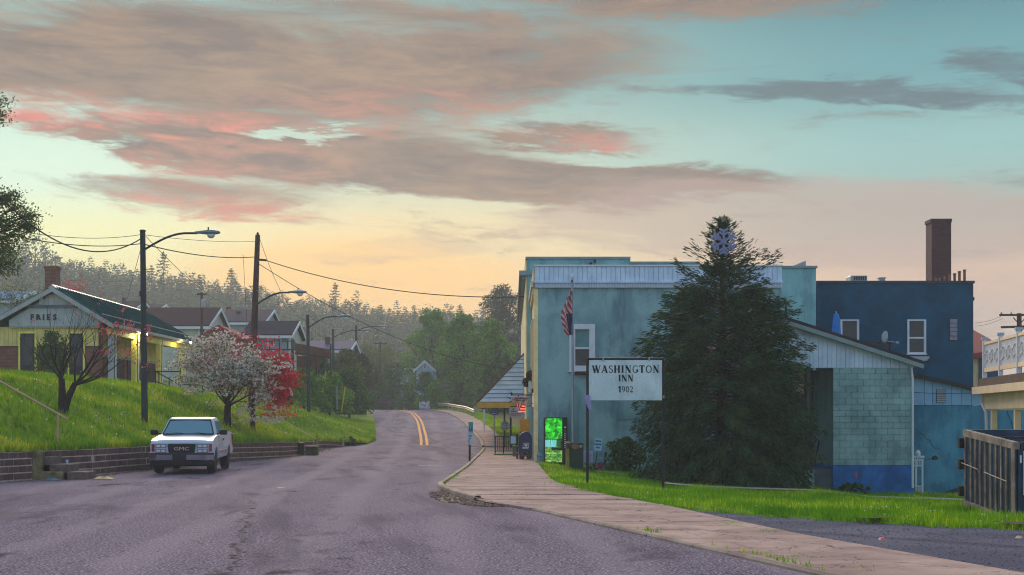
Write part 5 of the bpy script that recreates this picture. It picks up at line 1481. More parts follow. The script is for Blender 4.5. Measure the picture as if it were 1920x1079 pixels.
for (a, b_, c, e, lab) in [(561, 684, 550, 738, 'yellow guy-wire guard nearest the red tree'), (611, 697, 601, 748, 'yellow guy-wire guard left of the shortest lamp post'), (647, 726, 640, 768, 'yellow guy-wire guard leaning before the farthest lamp post')]:
    d = 106
    o = MB().tube([P(a, b_, d), P(c, e + 6, d)], .05, 6).build('guy_guard', M_GUY, at=tuple(P(c, e, d))); tag(o, lab, 'guy guard', 'guy guards by the hedge')
o = MB().tube([P(631.5, 724, 104), P(632, 768, 104)], .045, 6).build('marker_post', M_METAL, at=tuple(P(632, 768, 104))); tag(o, 'thin grey metal post in front of the hedge beside the shortest lamp post', 'post')
o = MB().tube([P(595, 680, 110), P(594, 760, 110)], .09, 6).build('old_post', M_POLE, at=tuple(P(594, 760, 110))); tag(o, 'short dark bluish post in the hedge between two lamp posts', 'post')
# bent pale rail by the bank top
o = MB().tube([P(534, 700, 82), P(539, 703, 82), P(538.5, 718, 82), P(546, 735, 82), P(549, 742, 82)], .035, 6).build('bent_rail', M_WFRAME, at=tuple(P(548, 742, 82))); tag(o, 'bent pale pipe rail on the bank crest right of the red tree', 'railing')

# ================================================================== PICKUP TRUCK
M_PAINT, _nt, _b = new_mat('truck_paint')
_b.inputs['Base Color'].default_value = (*S(178, 190, 210), 1); _b.inputs['Roughness'].default_value = .32; _b.inputs['Coat Weight'].default_value = .5; _b.inputs['Coat Roughness'].default_value = .12
M_TYRE = mat('tyre_rubber', S(28, 28, 32), .85, .2, 6)
M_RIM = mat('wheel_rim', S(150, 152, 156), .35, .1, 6, metal=.7)
M_CHROME = mat('bumper_chrome', S(196, 200, 212), .18, .05, 4, metal=1.0)
M_TRIMB = mat('black_trim', S(18, 18, 24), .5, .1, 4)
M_WSCR = glass_mat('windscreen', S(64, 124, 146), .05, .8)
M_HLAMP = glass_mat('headlamp_glass', S(112, 124, 136), .08, .9)
M_AMBER = glass_mat('amber_lens', S(150, 44, 18), .2, .5)
M_LETTER = mat('badge_silver_red', S(206, 176, 184), .3, .1, 30, metal=.3)
TK = Vector((-10.36, 45.15, .02))
tk = thing('pickup_truck', 'white extended-cab pickup truck parked facing the camera by the wall', 'pickup truck', TK, rotz=.086)
ORG[tk.name] = Vector((0, 0, 0))
def tb(mb, name, m, parent=None, smooth=False): return mb.build(name, m, parent or tk, world=False, smooth=smooth)
W2 = .965
def arc(cy, r, a0, a1, n=12): return [(cy + r * math.cos(a0 + (a1 - a0) * i / n), .36 + r * math.sin(a0 + (a1 - a0) * i / n)) for i in range(n + 1)]
# one continuous outline: nose, hood shoulder, belt, bed rail, tail, rocker with both wheel arches
prof = [(-.78, .46), (-.80, .62), (-.80, .94), (-.78, 1.03), (-.60, 1.08), (0, 1.14), (.62, 1.2), (2.72, 1.22), (2.74, 1.25), (4.70, 1.25), (4.74, 1.2), (4.74, .62), (4.70, .54)]
rear_a = [(y, z) for y, z in arc(3.6, .47, math.radians(20), math.radians(160)) if z > .3]
front_a = [(y, z) for y, z in arc(0, .47, math.radians(20), math.radians(160)) if z > .3]
prof += [(4.1, .50)] + rear_a + [(3.12, .47), (.5, .44)] + front_a + [(-.48, .46)]
for s_ in (-1, 1):
    # section bulges outwards between rocker and shoulder
    mbp = MB()
    outer = [(s_ * (W2 - .05 * max(0, (z - .95) / .3) - .04 * max(0, (.6 - z) / .2)), y, z) for y, z in prof]
    inner = [(s_ * (W2 - .20), y, z) for y, z in prof]
    mbp.loft([outer, inner])
    tb(mbp, 'body_side', M_PAINT)
    # side moulding, door and its shut lines
    bar = MB().box((s_ * (W2 + .003), .52, .60), (s_ * (W2 + .018), 3.1, .70)); tb(bar, 'side_moulding', M_CHROME)
    dr = MB().prism([(s_ * (W2 - .012), .72, .50), (s_ * (W2 - .012), 1.98, .50), (s_ * (W2 - .03), 1.98, 1.19), (s_ * (W2 - .03), .78, 1.18)], (s_ * .018, 0, 0)); drb = tb(dr, 'door', M_PAINT)
    tb(MB().box((s_ * (W2 + .004), 1.74, 1.02), (s_ * (W2 + .03), 1.92, 1.07)), 'handle', M_TRIMB, drb)
    # mirror
    mi_ = MB().cbox((min(s_ * .97, s_ * 1.22), .70, 1.20), (max(s_ * .97, s_ * 1.22), .84, 1.37), .03); mo = tb(mi_, 'mirror', M_TRIMB)
    tb(MB().bar((s_ * .88, .82, 1.22), (s_ * 1.0, .78, 1.25), .05, .05), 'mirror_arm', M_TRIMB, mo)
    # wheels
    for wy in (0, 3.6):
        wh_ = MB().lathe([(.22, -.125), (.335, -.125), (.362, -.09), (.368, 0), (.362, .09), (.335, .125), (.22, .125)], (s_ * .82, wy, .362), 26, axis='X'); t_ = tb(wh_, 'wheel', M_TYRE, smooth=False)
        tb(MB().lathe([(.03, -.06), (.10, -.05), (.12, -.01), (.19, -.03), (.215, .02), (.215, -.09), (.222, -.10), (.222, .02), (.03, .02)] if s_ < 0 else [(.03, .06), (.10, .05), (.12, .01), (.19, .03), (.215, -.02), (.215, .09), (.222, .10), (.222, -.02), (.03, -.02)], (s_ * .84, wy, .362), 20, axis='X'), 'rim', M_RIM, t_)
    # wheel-arch liners
    tb(MB().box((s_ * .60, -.46, .55), (s_ * .76, .46, .86)), 'arch_liner', M_TRIMB); tb(MB().box((s_ * .60, 3.14, .55), (s_ * .76, 4.06, .86)), 'arch_liner', M_TRIMB)
# bonnet: crowned sheet with rolled front edge
rows = []
for y, z, w in ((-.875, .955, .90), (-.865, 1.0, .91), (-.82, 1.045, .925), (-.72, 1.085, .93), (-.4, 1.125, .93), (0, 1.16, .93), (.4, 1.195, .93), (.70, 1.225, .925)):
    rows.append([(w * t, y + .05 * t * t, z - .035 * t * t - (.03 if abs(t) > .97 else 0)) for t in [i / 8 - 1 for i in range(17)]])
tb(MB().sheet(rows), 'bonnet', M_PAINT, smooth=True)
# nose panel
nose = MB()
ring = lambda y, i: [(-.93 + i, y + .05, .60), (-.6, y, .60), (.6, y, .60), (.93 - i, y + .05, .60), (.93 - i, y + .05, .955), (.6, y, .975), (-.6, y, .975), (-.93 + i, y + .05, .955)]
nose.loft([ring(-.872, .0), ring(-.70, 0)]); tb(nose, 'nose_panel', M_PAINT)
gr = tb(MB().prism([(x, -.90, z) for x, z in ((-.40, .68), (-.36, .655), (.36, .655), (.40, .68), (.43, .91), (.40, .935), (-.40, .935), (-.43, .91))], (0, .04, 0)), 'grille', M_TRIMB)
for k in range(4): tb(MB().box((-.40, -.905, .70 + k * .06), (.40, -.901, .712 + k * .06)), 'slat', mat('grille_slat', S(34, 34, 40), .5, .1) if 'grille_slat' not in bpy.data.materials else bpy.data.materials['grille_slat'], gr)
lm = MB(); text_mb(lm, 'GMC', .15, (0, -.912, .74), bold=.0, depth=.02, sx=1.45); tb(lm, 'lettering', M_LETTER, gr)
for s_ in (-1, 1):
    for z0, z1, m_ in ((.81, .935, M_HLAMP), (.66, .785, M_HLAMP)):
        hl = tb(MB().prism([(s_ * .47, -.893, z0), (s_ * .80, -.875, z0), (s_ * .80, -.875, z1), (s_ * .47, -.893, z1)], (0, .03, 0)), 'headlight', m_)
        tb(MB().box((s_ * .50, -.898, z0 + .03), (s_ * .62, -.89, z1 - .03)), 'reflector', M_CHROME, hl); tb(MB().box((s_ * .655, -.893, z0 + .03), (s_ * .77, -.882, z1 - .03)), 'reflector', M_CHROME, hl)
    tb(MB().prism([(s_ * .835, -.868, .70), (s_ * .925, -.835, .70), (s_ * .925, -.835, .935), (s_ * .835, -.868, .935)], (0, .03, 0)), 'indicator', M_AMBER)
    tb(MB().box((s_ * .455, -.888, .787), (s_ * .80, -.874, .808)), 'lamp_divider', M_PAINT)
# bumper with wrap-round ends
bm = MB()
def brow(z, y): return [(x, y + .16 * max(0, (abs(x) - .72) / .28) ** 1.5, z) for x in [-1 + i / 8 for i in range(17)]]
rings = [[p for p in brow(z, y)] for z, y in ((.40, -.93), (.44, -1.0), (.60, -1.02), (.635, -.99), (.64, -.86))]
bm.sheet(rings); tb(bm, 'bumper', M_CHROME, smooth=False)
tb(MB().sheet([[(p[0] * 1.003, p[1] - .012, p[2]) for p in brow(z, y)] for z, y in ((.605, -1.02), (.655, -.99), (.66, -.86))]), 'bumper_strip', M_TRIMB)
tb(MB().box((-.26, -1.045, .42), (.16, -1.022, .60)), 'number_plate', M_TRIMB)
tb(MB().sheet([[(x * .97, -.93 + .12 * abs(x) ** 3 + dy_, z) for x in [-1 + i / 8 for i in range(17)]] for z, dy_ in ((.24, .08), (.30, .0), (.41, .0))]), 'valance', M_TRIMB)
tb(MB().box((-.7, -.6, .30), (.7, 4.4, .52)), 'chassis', M_TRIMB); tb(MB().box((-.76, -.5, .52), (.76, 2.7, 1.05)), 'engine_bay', M_TRIMB)
tb(MB().tube([(-.8, 3.6, .36), (.8, 3.6, .36)], .07, 8), 'rear_axle', M_TRIMB)
# cab: pillars and roof around glass
def cabr(z, hw, y0, y1, c=.10): return [(-hw, y0 + c * 1.6, z), (-hw + c, y0, z), (hw - c, y0, z), (hw, y0 + c * 1.6, z), (hw, y1 - c, z), (hw - c, y1, z), (-hw + c, y1, z), (-hw, y1 - c, z)]
cab = MB().loft([cabr(1.17, .90, .60, 2.72), cabr(1.23, .885, .66, 2.72), cabr(1.66, .735, 1.16, 2.62), cabr(1.735, .69, 1.27, 2.56), cabr(1.765, .60, 1.42, 2.42)])
tb(cab, 'cab', M_PAINT)
def lerp3(a, b_, t): return tuple(a[i] + (b_[i] - a[i]) * t for i in range(3))
wl, wr_, ul, ur = (-.775, .655, 1.235), (.775, .655, 1.235), (-.625, 1.145, 1.655), (.625, 1.145, 1.655)
ws = MB(); R = []
for i in range(7):
    t = i / 6; a, b_ = lerp3(wl, ul, t), lerp3(wr_, ur, t)
    R.append([(a[0] + (b_[0] - a[0]) * k / 10, a[1] - .035 - .02 * math.sin(math.pi * k / 10), a[2] + .012) for k in range(11)])
ws.sheet(R); w_ = tb(ws, 'windscreen', M_WSCR, smooth=True)
sv = MB(); 
for a, b_ in (((-.80, .60, 1.225), (.80, .60, 1.225)), ((-.655, 1.10, 1.675), (.655, 1.10, 1.675))): sv.bar(a, b_, .03, .035)
for a, b_ in (((-.80, .61, 1.225), (-.645, 1.11, 1.67)), ((.80, .61, 1.225), (.645, 1.11, 1.67))): sv.bar(a, b_, .03, .035)
tb(sv, 'windscreen_surround', M_TRIMB, w_)
for x0, x1 in ((-.62, -.12), (.0, .56)):
    tb(MB().bar((x1 if x0 < -.3 else x1, .585, 1.235), (x0, .70, 1.30), .03, .02), 'wiper', M_TRIMB, w_)
for s_ in (-1, 1):
    for y0, y1, u0, u1 in ((.93, 1.86, 1.33, 1.86), (1.98, 2.55, 1.98, 2.48)):
        sd_ = MB().prism([(s_ * .885, y0, 1.245), (s_ * .885, y1, 1.245), (s_ * .752, u1, 1.635), (s_ * .752, u0, 1.635)], (s_ * .012, 0, .004)); tb(sd_, 'side_window', M_WSCR)
# load bed
tb(MB().box((-.76, 2.80, .70), (.76, 4.66, .76)), 'bed_floor', M_TRIMB); tb(MB().box((-.90, 4.66, .66), (.90, 4.735, 1.235)), 'tailgate', M_PAINT); tb(MB().box((-.76, 2.76, .72), (.76, 2.80, 1.22)), 'bed_headboard', M_PAINT)
tb(MB().box((-.93, 4.76, .50), (.93, 4.92, .64)), 'rear_bumper', M_CHROME)
for s_ in (-1, 1): tb(MB().box((s_ * .88, 4.70, .80), (s_ * .968, 4.748, 1.18)), 'tail_light', mat('tail_red', S(150, 24, 24), .3, .05) if 'tail_red' not in bpy.data.materials else bpy.data.materials['tail_red'])

# ================================================================== TREES AND SHRUBS
M_BARK = mat('bark', S(74, 60, 54), .95, .3, 4, .5, 20, aniso=(3, 3, .5))
M_BARK_D = mat('dark_bark', S(48, 38, 40), .95, .3, 4, .5, 20, aniso=(3, 3, .5))
M_LEAF = leaf_mat('broad_leaf', S(62, 108, 20), S(128, 168, 40), S(84, 130, 30))
M_LEAF_Y = leaf_mat('young_leaf', S(84, 96, 40), S(128, 132, 60), S(70, 84, 36))
M_LEAF_D = leaf_mat('dark_leaf', S(38, 70, 22), S(80, 116, 42), S(52, 84, 26))
M_LEAF_B = leaf_mat('brush_twig', S(74, 62, 54), S(104, 90, 66), S(66, 68, 46))
M_NEEDLE = leaf_mat('cedar_needle', S(22, 50, 30), S(60, 96, 58), S(70, 78, 36), trans=.08)
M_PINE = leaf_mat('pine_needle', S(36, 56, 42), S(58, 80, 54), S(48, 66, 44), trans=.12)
M_WHITEFL = leaf_mat('dogwood_petal', S(190, 186, 186), S(232, 224, 214), S(214, 176, 166), trans=.3)
M_REDFL = leaf_mat('red_petal', S(196, 30, 60), S(226, 56, 80), S(170, 30, 56), trans=.3)
M_PINKFL = leaf_mat('pink_petal', S(190, 84, 96), S(214, 120, 118), S(168, 70, 80), trans=.3)
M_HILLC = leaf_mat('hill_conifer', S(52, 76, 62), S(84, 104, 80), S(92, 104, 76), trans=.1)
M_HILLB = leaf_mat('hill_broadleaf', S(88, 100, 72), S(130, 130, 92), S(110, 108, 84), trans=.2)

def unit(n, rng):
    v = rng.normal(0, 1, (n, 3)); return v / np.linalg.norm(v, axis=1, keepdims=True)
def cards(C, size, asp, rng, U=None, flat=None):
    """diamond leaves at C; U = direction each leaf points, flat = tilt of its face from horizontal (None: any way up)"""
    n = len(C); u = unit(n, rng) if U is None else U
    r = unit(n, rng)
    if flat is not None:
        r = np.array([0, 0, 1.0]) + r * flat
    w = np.cross(u, r); w /= np.maximum(np.linalg.norm(w, axis=1, keepdims=True), 1e-6)
    s = (size * rng.uniform(.65, 1.3, n))[:, None]
    V = np.stack([C - u * s * .5, C + w * s * asp * .5 + u * s * .05, C + u * s * .5, C - w * s * asp * .5 + u * s * .05], 1).reshape(-1, 3)
    return V, np.arange(4 * n).reshape(-1, 4)

def blobs(centers, radii, per, rng, squash=.75):
    out = []
    for c, r in zip(centers, radii):
        p = unit(per, rng) * (rng.random((per, 1)) ** .5) * r; p[:, 2] *= squash; out.append(p + c)
    return np.concatenate(out)

def broadleaf(name, label, base, h, w, n_cl, per, leaf, m, seed, group=None, trunk_r=.22, low=.18, cat='tree', bark=None, squash=.8, asp=.55, clump=.2, top_bias=0.0):
    rng = np.random.default_rng(seed); rd = random.Random(seed)
    base = Vector(base); t = thing(name, label, cat, base, group)
    cs, rs = [], []
    for k in range(n_cl):
        f = (k + .5) / n_cl
        z = low + (1 - low) * f ** (1 - top_bias * .4)
        prof = math.sin(math.pi * min(1, (z - low * .6) / (1.04 - low * .6)) ** .85) ** .7 if cat == 'tree' else (1.05 - z * z) ** .5
        a = k * 2.39996 + rd.uniform(-.5, .5); r = w / 2 * prof * math.sqrt(rd.uniform(.08, 1)) * rd.uniform(.7, 1.1)
        cs.append((r * math.cos(a), r * math.sin(a), z * h)); rs.append(h * clump * rd.uniform(.55, 1.1) * (.6 + .6 * prof))
    Cn = np.array(cs) * .96
    pts = blobs(Cn, rs, per, rng, squash)
    pts[:, 2] = np.clip(pts[:, 2], h * .02, h * 1.02)
    V, Fq = cards(pts, leaf, asp, rng)
    np_obj('crown', V + np.array(base), Fq, m, t)
    mbt = MB()
    hh = h * .72
    mbt.tube([base + Vector((0, 0, -.3)), base + Vector((rd.uniform(-.1, .1), 0, hh * .4)), base + Vector((rd.uniform(-.3, .3), 0, hh))], [trunk_r * 1.25, trunk_r * .85, trunk_r * .25], 8)
    for c in cs[::2]:
        z0 = min(max(h * .12, c[2] * .5), hh * .9); s = base + Vector((0, 0, z0)); e = base + Vector(c)
        mbt.tube([s, s.lerp(e, .5) + Vector((0, 0, -.04 * h + rd.uniform(0, .05) * h)), e], [trunk_r * .4, trunk_r * .25, trunk_r * .06], 5)
    mbt.build('trunk', bark or M_BARK, t)
    return t

# ---- the big evergreen by the sign, shaggy sprays on some five hundred branches
def big_evergreen():
    base = Vector((6.72, 45.6, -.55)); H = 8.75; rng = np.random.default_rng(5); rd = random.Random(5)
    t = thing('evergreen_tree', 'huge shaggy dark evergreen standing between the inn sign and the garage', 'tree', base)
    PR = [(0, 2.5), (.1, 2.9), (.22, 3.0), (.36, 2.95), (.5, 2.75), (.6, 2.35), (.69, 1.75), (.76, 1.15), (.82, .72), (.88, .5), (.94, .3), (1, .05)]
    lim = MB(); Cs, Us = [], []
    NB = 620
    for k in range(NB):
        f = (k + .5) / NB; hf = f ** .92 * .985 if f < .8 else .8 + (f - .8) * .95
        a = k * 2.39996 + rd.uniform(-.35, .35)
        R = I(hf, PR) * rd.uniform(.74, 1.08) * (1.0 + .05 * math.cos(a - .4))
        if hf > .74: R *= rd.choice([.5, .7, 1.0, 1.7])
        z0 = hf * H
        out = Vector((math.cos(a), math.sin(a), 0)); side = Vector((-math.sin(a), math.cos(a), 0))
        up0 = -.05 + .55 * hf if hf < .72 else .5 + .7 * (hf - .72)
        pts = []
        for i in range(7):
            q = i / 6; droop = -.42 * q * q * (1 - hf) + .20 * max(0, q - .7)
            pts.append(Vector((0, 0, z0)) + out * R * q + Vector((0, 0, R * (up0 * q + droop * 1.1))) + side * (.12 * math.sin(q * 3 + k)) * q)
        pts = [p + Vector((0, 0, max(0, .08 - p.z))) for p in pts]
        if k % 2 == 0: lim.tube([base + p for p in pts], [.035 * (1 - hf) + .012, .02, .016, .012, .01, .008, .005], 4, cap=False)
        n = int((70 + 140 * R / 2.7) * (1.0 if hf < .70 else (.45 if hf < .8 else .2)))
        q = .18 + .84 * rng.random(n) ** .62
        A = np.array([tuple(p) for p in pts]); idx = np.clip(q * 6, 0, 5.999); i0 = idx.astype(int); fr = (idx - i0)[:, None]
        c = A[i0] * (1 - fr) + A[np.minimum(i0 + 1, 6)] * fr
        fw = (A[np.minimum(i0 + 1, 6)] - A[i0]); fw /= np.linalg.norm(fw, axis=1, keepdims=True) + 1e-9
        sd_ = rng.uniform(-1, 1, n)[:, None] * np.array(side); wide = (.12 + .30 * (1 - q) * min(1, R / 1.6)) * (1 if hf < .74 else .45)
        c = c + sd_ * wide[:, None] + rng.normal(0, .05, (n, 3)); c[:, 2] -= rng.random(n) ** 1.6 * .34 * np.clip(q, .2, 1) * (1 - .8 * hf)
        u = fw * .8 + sd_ * .75 + np.array([0, 0, -.55 * (1 - hf)]) * rng.uniform(.0, 1.5, (n, 1)) + rng.normal(0, .18, (n, 3)); u /= np.linalg.norm(u, axis=1, keepdims=True)
        Cs.append(c); Us.append(u)
    C = np.concatenate(Cs); U_ = np.concatenate(Us)
    keep = C[:, 2] > .02; C, U_ = C[keep], U_[keep]
    V, Fq = cards(C, .20, .17, rng, U_)
    np_obj('foliage', V + np.array(base), Fq, M_NEEDLE, t)
    lim.tube([base + Vector((0, 0, -.4)), base + Vector((.02, 0, H * .5)), base + Vector((.03, 0, H * 1.0))], [.24, .13, .015], 9)
    lim.build('trunk', M_BARK_D, t)
    return base, H
EB, EH = big_evergreen()
# snowflake ornament wired to the tree's front, and a small star at the tip
M_FLAKE = mat('snowflake_lilac', S(116, 126, 166), .5, .08, 6)
fc = P(1357, 453, 45.0)
fl = MB()
for k in range(6):
    a = k * math.pi / 3 + math.pi / 6; d = Vector((math.cos(a), 0, math.sin(a))); n = Vector((-math.sin(a), 0, math.cos(a)))
    fl.bar(fc + d * .03, fc + d * .39, .07, .03, up=(0, 1, 0))
    for r, l in ((.20, .14), (.31, .13)):
        for s_ in (-1, 1): fl.bar(fc + d * r, fc + d * (r + l * .75) + n * s_ * l, .065, .026, up=(0, 1, 0))
fl.lathe([(.09, -.02), (.09, .02)], fc, 6, axis='Y')
tag(fl.build('snowflake_ornament', M_FLAKE, at=tuple(fc)), 'pale lilac six-armed snowflake ornament near the top of the evergreen', 'ornament')
sc_ = P(1358, 411, 45.3); stp_ = []
for k in range(10):
    a = math.pi / 2 + k * math.pi / 5; r = .16 if k % 2 == 0 else .07; stp_.append((sc_.x + r * math.cos(a), sc_.y, sc_.z + r * math.sin(a)))
tag(MB().prism(stp_, (0, .03, 0)).build('star_topper', mat('dull_star', S(128, 120, 84), .8, .1), at=tuple(sc_)), 'small dull star on the very tip of the evergreen', 'ornament')

# ---- branching skeletons for the bare and blossoming trees
def grow(mb, p, d, L, r, lv, rd, tips, spread, up, segs, curl=.25, kids=(2, 3)):
    pts = [p.copy()]; rs = [r]; dd = d.copy()
    for i in range(segs):
        dd = (dd + Vector((rd.gauss(0, curl), rd.gauss(0, curl), rd.gauss(0, curl) + up * .1))).normalized()
        p = p + dd * (L / segs); pts.append(p.copy()); rs.append(r * (1 - .6 * (i + 1) / segs))
    mb.tube(pts, rs, 6 if lv > 2 else 4, cap=False)
    if lv <= 1: tips.append((pts[-1], dd)); tips.append((pts[len(pts) // 2], dd))
    if lv == 0: return
    n = rd.randint(*kids)
    for k in range(n + 1):
        i = segs if k < n else max(1, segs - 1)
        j = min(len(pts) - 1, max(1, int(segs * (.45 + .55 * (k + 1) / (n + 1)))))
        ax = dd.orthogonal().normalized(); ax.rotate(Matrix.Rotation(rd.uniform(0, 6.28), 3, dd))
        nd = (dd * math.cos(spread) + ax * math.sin(spread) * rd.uniform(.7, 1.25) + Vector((0, 0, up * .25))).normalized()
        grow(mb, pts[j], nd, L * rd.uniform(.62, .85), rs[j] * .75, lv - 1, rd, tips, spread, up, segs, curl, kids)

# bare-branched tree with a few rose blossoms
b0 = hit(118, 776, 30); rd = random.Random(21); mb_ = MB(); tips = []
bt = thing('blossom_tree', 'nearly bare dark twin-trunked tree with sparse rose blossoms before the depot', 'tree', b0)
s = F / b0.y
forks = [((-2, 0), (-6, -75), .13), ((6, 0), (38, -68), .12)]
mb_.tube([b0 + Vector((0, 0, -.2)), b0 + Vector((-.02, 0, .55)), b0 + Vector((-.05, .02, 1.15))], [.17, .125, .10], 9)
mb_.tube([b0 + Vector((.03, 0, .05)), b0 + Vector((.2, -.03, .55)), b0 + Vector((.42, -.05, 1.0))], [.13, .11, .09], 9)
for (o, dirs) in ((Vector((-.05, .02, 1.1)), [(-.55, .2, .9), (-.1, -.2, 1), (.12, .3, 1), (-.3, -.3, .95), (.35, .1, .9)]), (Vector((.42, -.05, .95)), [(.3, .2, .9), (.8, 0, .6), (1, -.3, .4), (.5, -.4, .8), (1.1, .3, .25), (.7, .4, .5)])):
    for dv in dirs:
        grow(mb_, b0 + o, Vector(dv).normalized(), rd.uniform(1.15, 1.6), .042, 4, rd, tips, .46, .42, 4, .15, (1, 2))
mb_.build('branches', M_BARK_D, bt)
C, n = [], 0
rng = np.random.default_rng(4)
for p, d in tips:
    rx = (p.x - b0.x)
    if rx > 1.0 and p.z < b0.z + 3.0 and rd.random() < .06:
        C.append(np.array(p) + rng.normal(0, .09, (12, 3)))
    elif rd.random() < .02: C.append(np.array(p) + rng.normal(0, .06, (5, 3)))
V, Fq = cards(np.concatenate(C), .085, .7, rng); np_obj('blossoms', V, Fq, M_PINKFL, bt)

# white dogwood
w0 = hit(426, 796, 30); rd = random.Random(8); mb_ = MB(); tips = []
dg = thing('dogwood_tree', 'white flowering dogwood with dark spreading branches behind the pickup', 'tree', w0)
mb_.tube([w0 + Vector((0, 0, -.2)), w0 + Vector((.0, 0, .35)), w0 + Vector((.02, 0, .8))], [.2, .15, .14], 9)
for k in range(11):
    a = k * 2.4; f = .55 + .9 * (k % 3) / 2
    grow(mb_, w0 + Vector((.02, 0, .65 + .2 * rd.random())), Vector((math.cos(a) * f, math.sin(a) * f * .8, .75 + .4 * rd.random())).normalized(), rd.uniform(.9, 1.75), .055, 3, rd, tips, .52, .10, 4, .17, (2, 2))
mb_.build('branches', M_BARK_D, dg)
rng = np.random.default_rng(9); C, CL = [], []
for p, d in tips:
    q = np.array(p)
    if p.z - w0.z < .9 and rd.random() < .6: continue
    k = rng.normal(0, 1, (11, 3)) * np.array([.15, .15, .03]) + q; C.append(k)
    if rd.random() < .9: CL.append(rng.normal(0, 1, (9, 3)) * np.array([.16, .16, .06]) + q + np.array([0, 0, .03]))
for _ in range(26):
    q = np.array(w0) + np.array([rd.uniform(.2, 2.3), rd.uniform(-.6, .4), rd.uniform(.1, .75)])
    C.append(rng.normal(0, 1, (14, 3)) * np.array([.18, .12, .04]) + q)
V, Fq = cards(np.concatenate(C), .12, .85, rng, flat=.55); np_obj('blossoms', V, Fq, M_WHITEFL, dg)
V, Fq = cards(np.concatenate(CL), .10, .5, rng); np_obj('leaves', V, Fq, M_LEAF_Y, dg)

# crimson blossom tree leaning to the right behind it
r0 = hit(474, 782, 30); r0 = Vector((X_(474, 63), 63, bank(X_(474, 63), 63))); rd = random.Random(15); mb_ = MB(); tips = []
rt = thing('red_blossom_tree', 'crimson flowering tree round the timber utility pole on the bank', 'tree', r0)
mb_.tube([r0 + Vector((0, 0, -.2)), r0 + Vector((0, 0, 1)), r0 + Vector((.1, 0, 2.1))], [.12, .10, .08], 8)
for k in range(9):
    a = k * 2.4; grow(mb_, r0 + Vector((.05, 0, 1.0 + .14 * k)), Vector((math.cos(a) * .7 + .28, math.sin(a) * .6, .55 + .06 * k)).normalized(), rd.uniform(.6, .85), .04, 3, rd, tips, .5, .06, 4, .14, (1, 2))
mb_.build('branches', M_BARK_D, rt)
rng = np.random.default_rng(10); C, CL = [], []
for p, d in tips:
    dxp = p.x - r0.x
    n = 16 if dxp > .35 else (8 if rd.random() < .4 else 2)
    C.append(rng.normal(0, 1, (n, 3)) * np.array([.18, .16, .07]) + np.array(p))
for _ in range(46):
    q = np.array(r0) + np.array([rd.gauss(.95, .26), rd.uniform(-.5, .5), rd.uniform(.5, 3.1)]); C.append(rng.normal(0, 1, (26, 3)) * np.array([.24, .2, .06]) + q)
for _ in range(30):
    q = np.array(r0) + np.array([rd.gauss(.1, .35), rd.uniform(-.5, .2), rd.uniform(2.4, 4.3)]); C.append(rng.normal(0, 1, (12, 3)) * np.array([.2, .2, .1]) + q)
V, Fq = cards(np.concatenate(C), .12, .8, rng, flat=.9); np_obj('blossoms', V, Fq, M_REDFL, rt)

# overhanging tree at the top left: its trunk stands just outside the frame
lt0 = Vector((X_(-120, 46), 46, bank(X_(-120, 46), 46))); rd = random.Random(31); mb_ = MB()
lt_ = thing('overhanging_tree', 'fine-leaved green tree reaching in from the left edge of the photo', 'tree', lt0)
mb_.tube([lt0 + Vector((0, 0, -.3)), lt0 + Vector((.2, 0, 3)), lt0 + Vector((.1, .2, 6.4)), lt0 + Vector((.3, .2, 10))], [.3, .24, .17, .05], 9)
cl_ = [(-50, 330, .55), (-5, 372, .42), (14, 366, .36), (26, 392, .3), (0, 415, .5), (36, 418, .36), (54, 402, .24), (22, 440, .34), (-12, 450, .42), (8, 470, .3), (-34, 400, .6), (48, 425, .2), (-4, 190, .16), (-20, 215, .4), (-70, 260, .8), (-90, 420, .9), (-30, 500, .4), (14, 496, .32), (-14, 480, .35)]
C = []; rng = np.random.default_rng(32)
for px, py, r in cl_:
    c = P(px, py, 46 + rd.uniform(-.8, .8)); st_ = lt0 + Vector((.15, 0, min(9, max(2.2, (c.z - lt0.z) * .82 - .3))))
    mid = st_.lerp(c, .55) + Vector((0, 0, .25)); mb_.tube([st_, mid, c], [.06, .035, .008], 5, cap=False)
    for _ in range(9):
        e = c + Vector((rd.gauss(.25, .3), rd.gauss(0, .3), rd.gauss(-.12, .22))) * (r * 1.5); mb_.tube([st_.lerp(c, .8), c.lerp(e, .5) + Vector((0, 0, .04)), e], [.012, .008, .004], 4, cap=False)
        C.append(rng.normal(0, 1, (int(44 * r / .4) + 8, 3)) * np.array([.17, .2, .12]) + np.array(c.lerp(e, .8)))
mb_.build('trunk', M_BARK_D, lt_)
V, Fq = cards(np.concatenate(C), .085, .6, rng); np_obj('crown', V, Fq, leaf_mat('fine_leaf', S(60, 84, 44), S(96, 118, 62), S(78, 92, 48), trans=.35), lt_)

# dark cone shrub between the depot doors
broadleaf('evergreen_shrub', 'dark rounded evergreen shrub between the two depot doors', P(100, 716, 72), 2.5, 1.9, 26, 130, .14, M_LEAF_D, 41, low=.05, cat='shrub', trunk_r=.08, clump=.2)
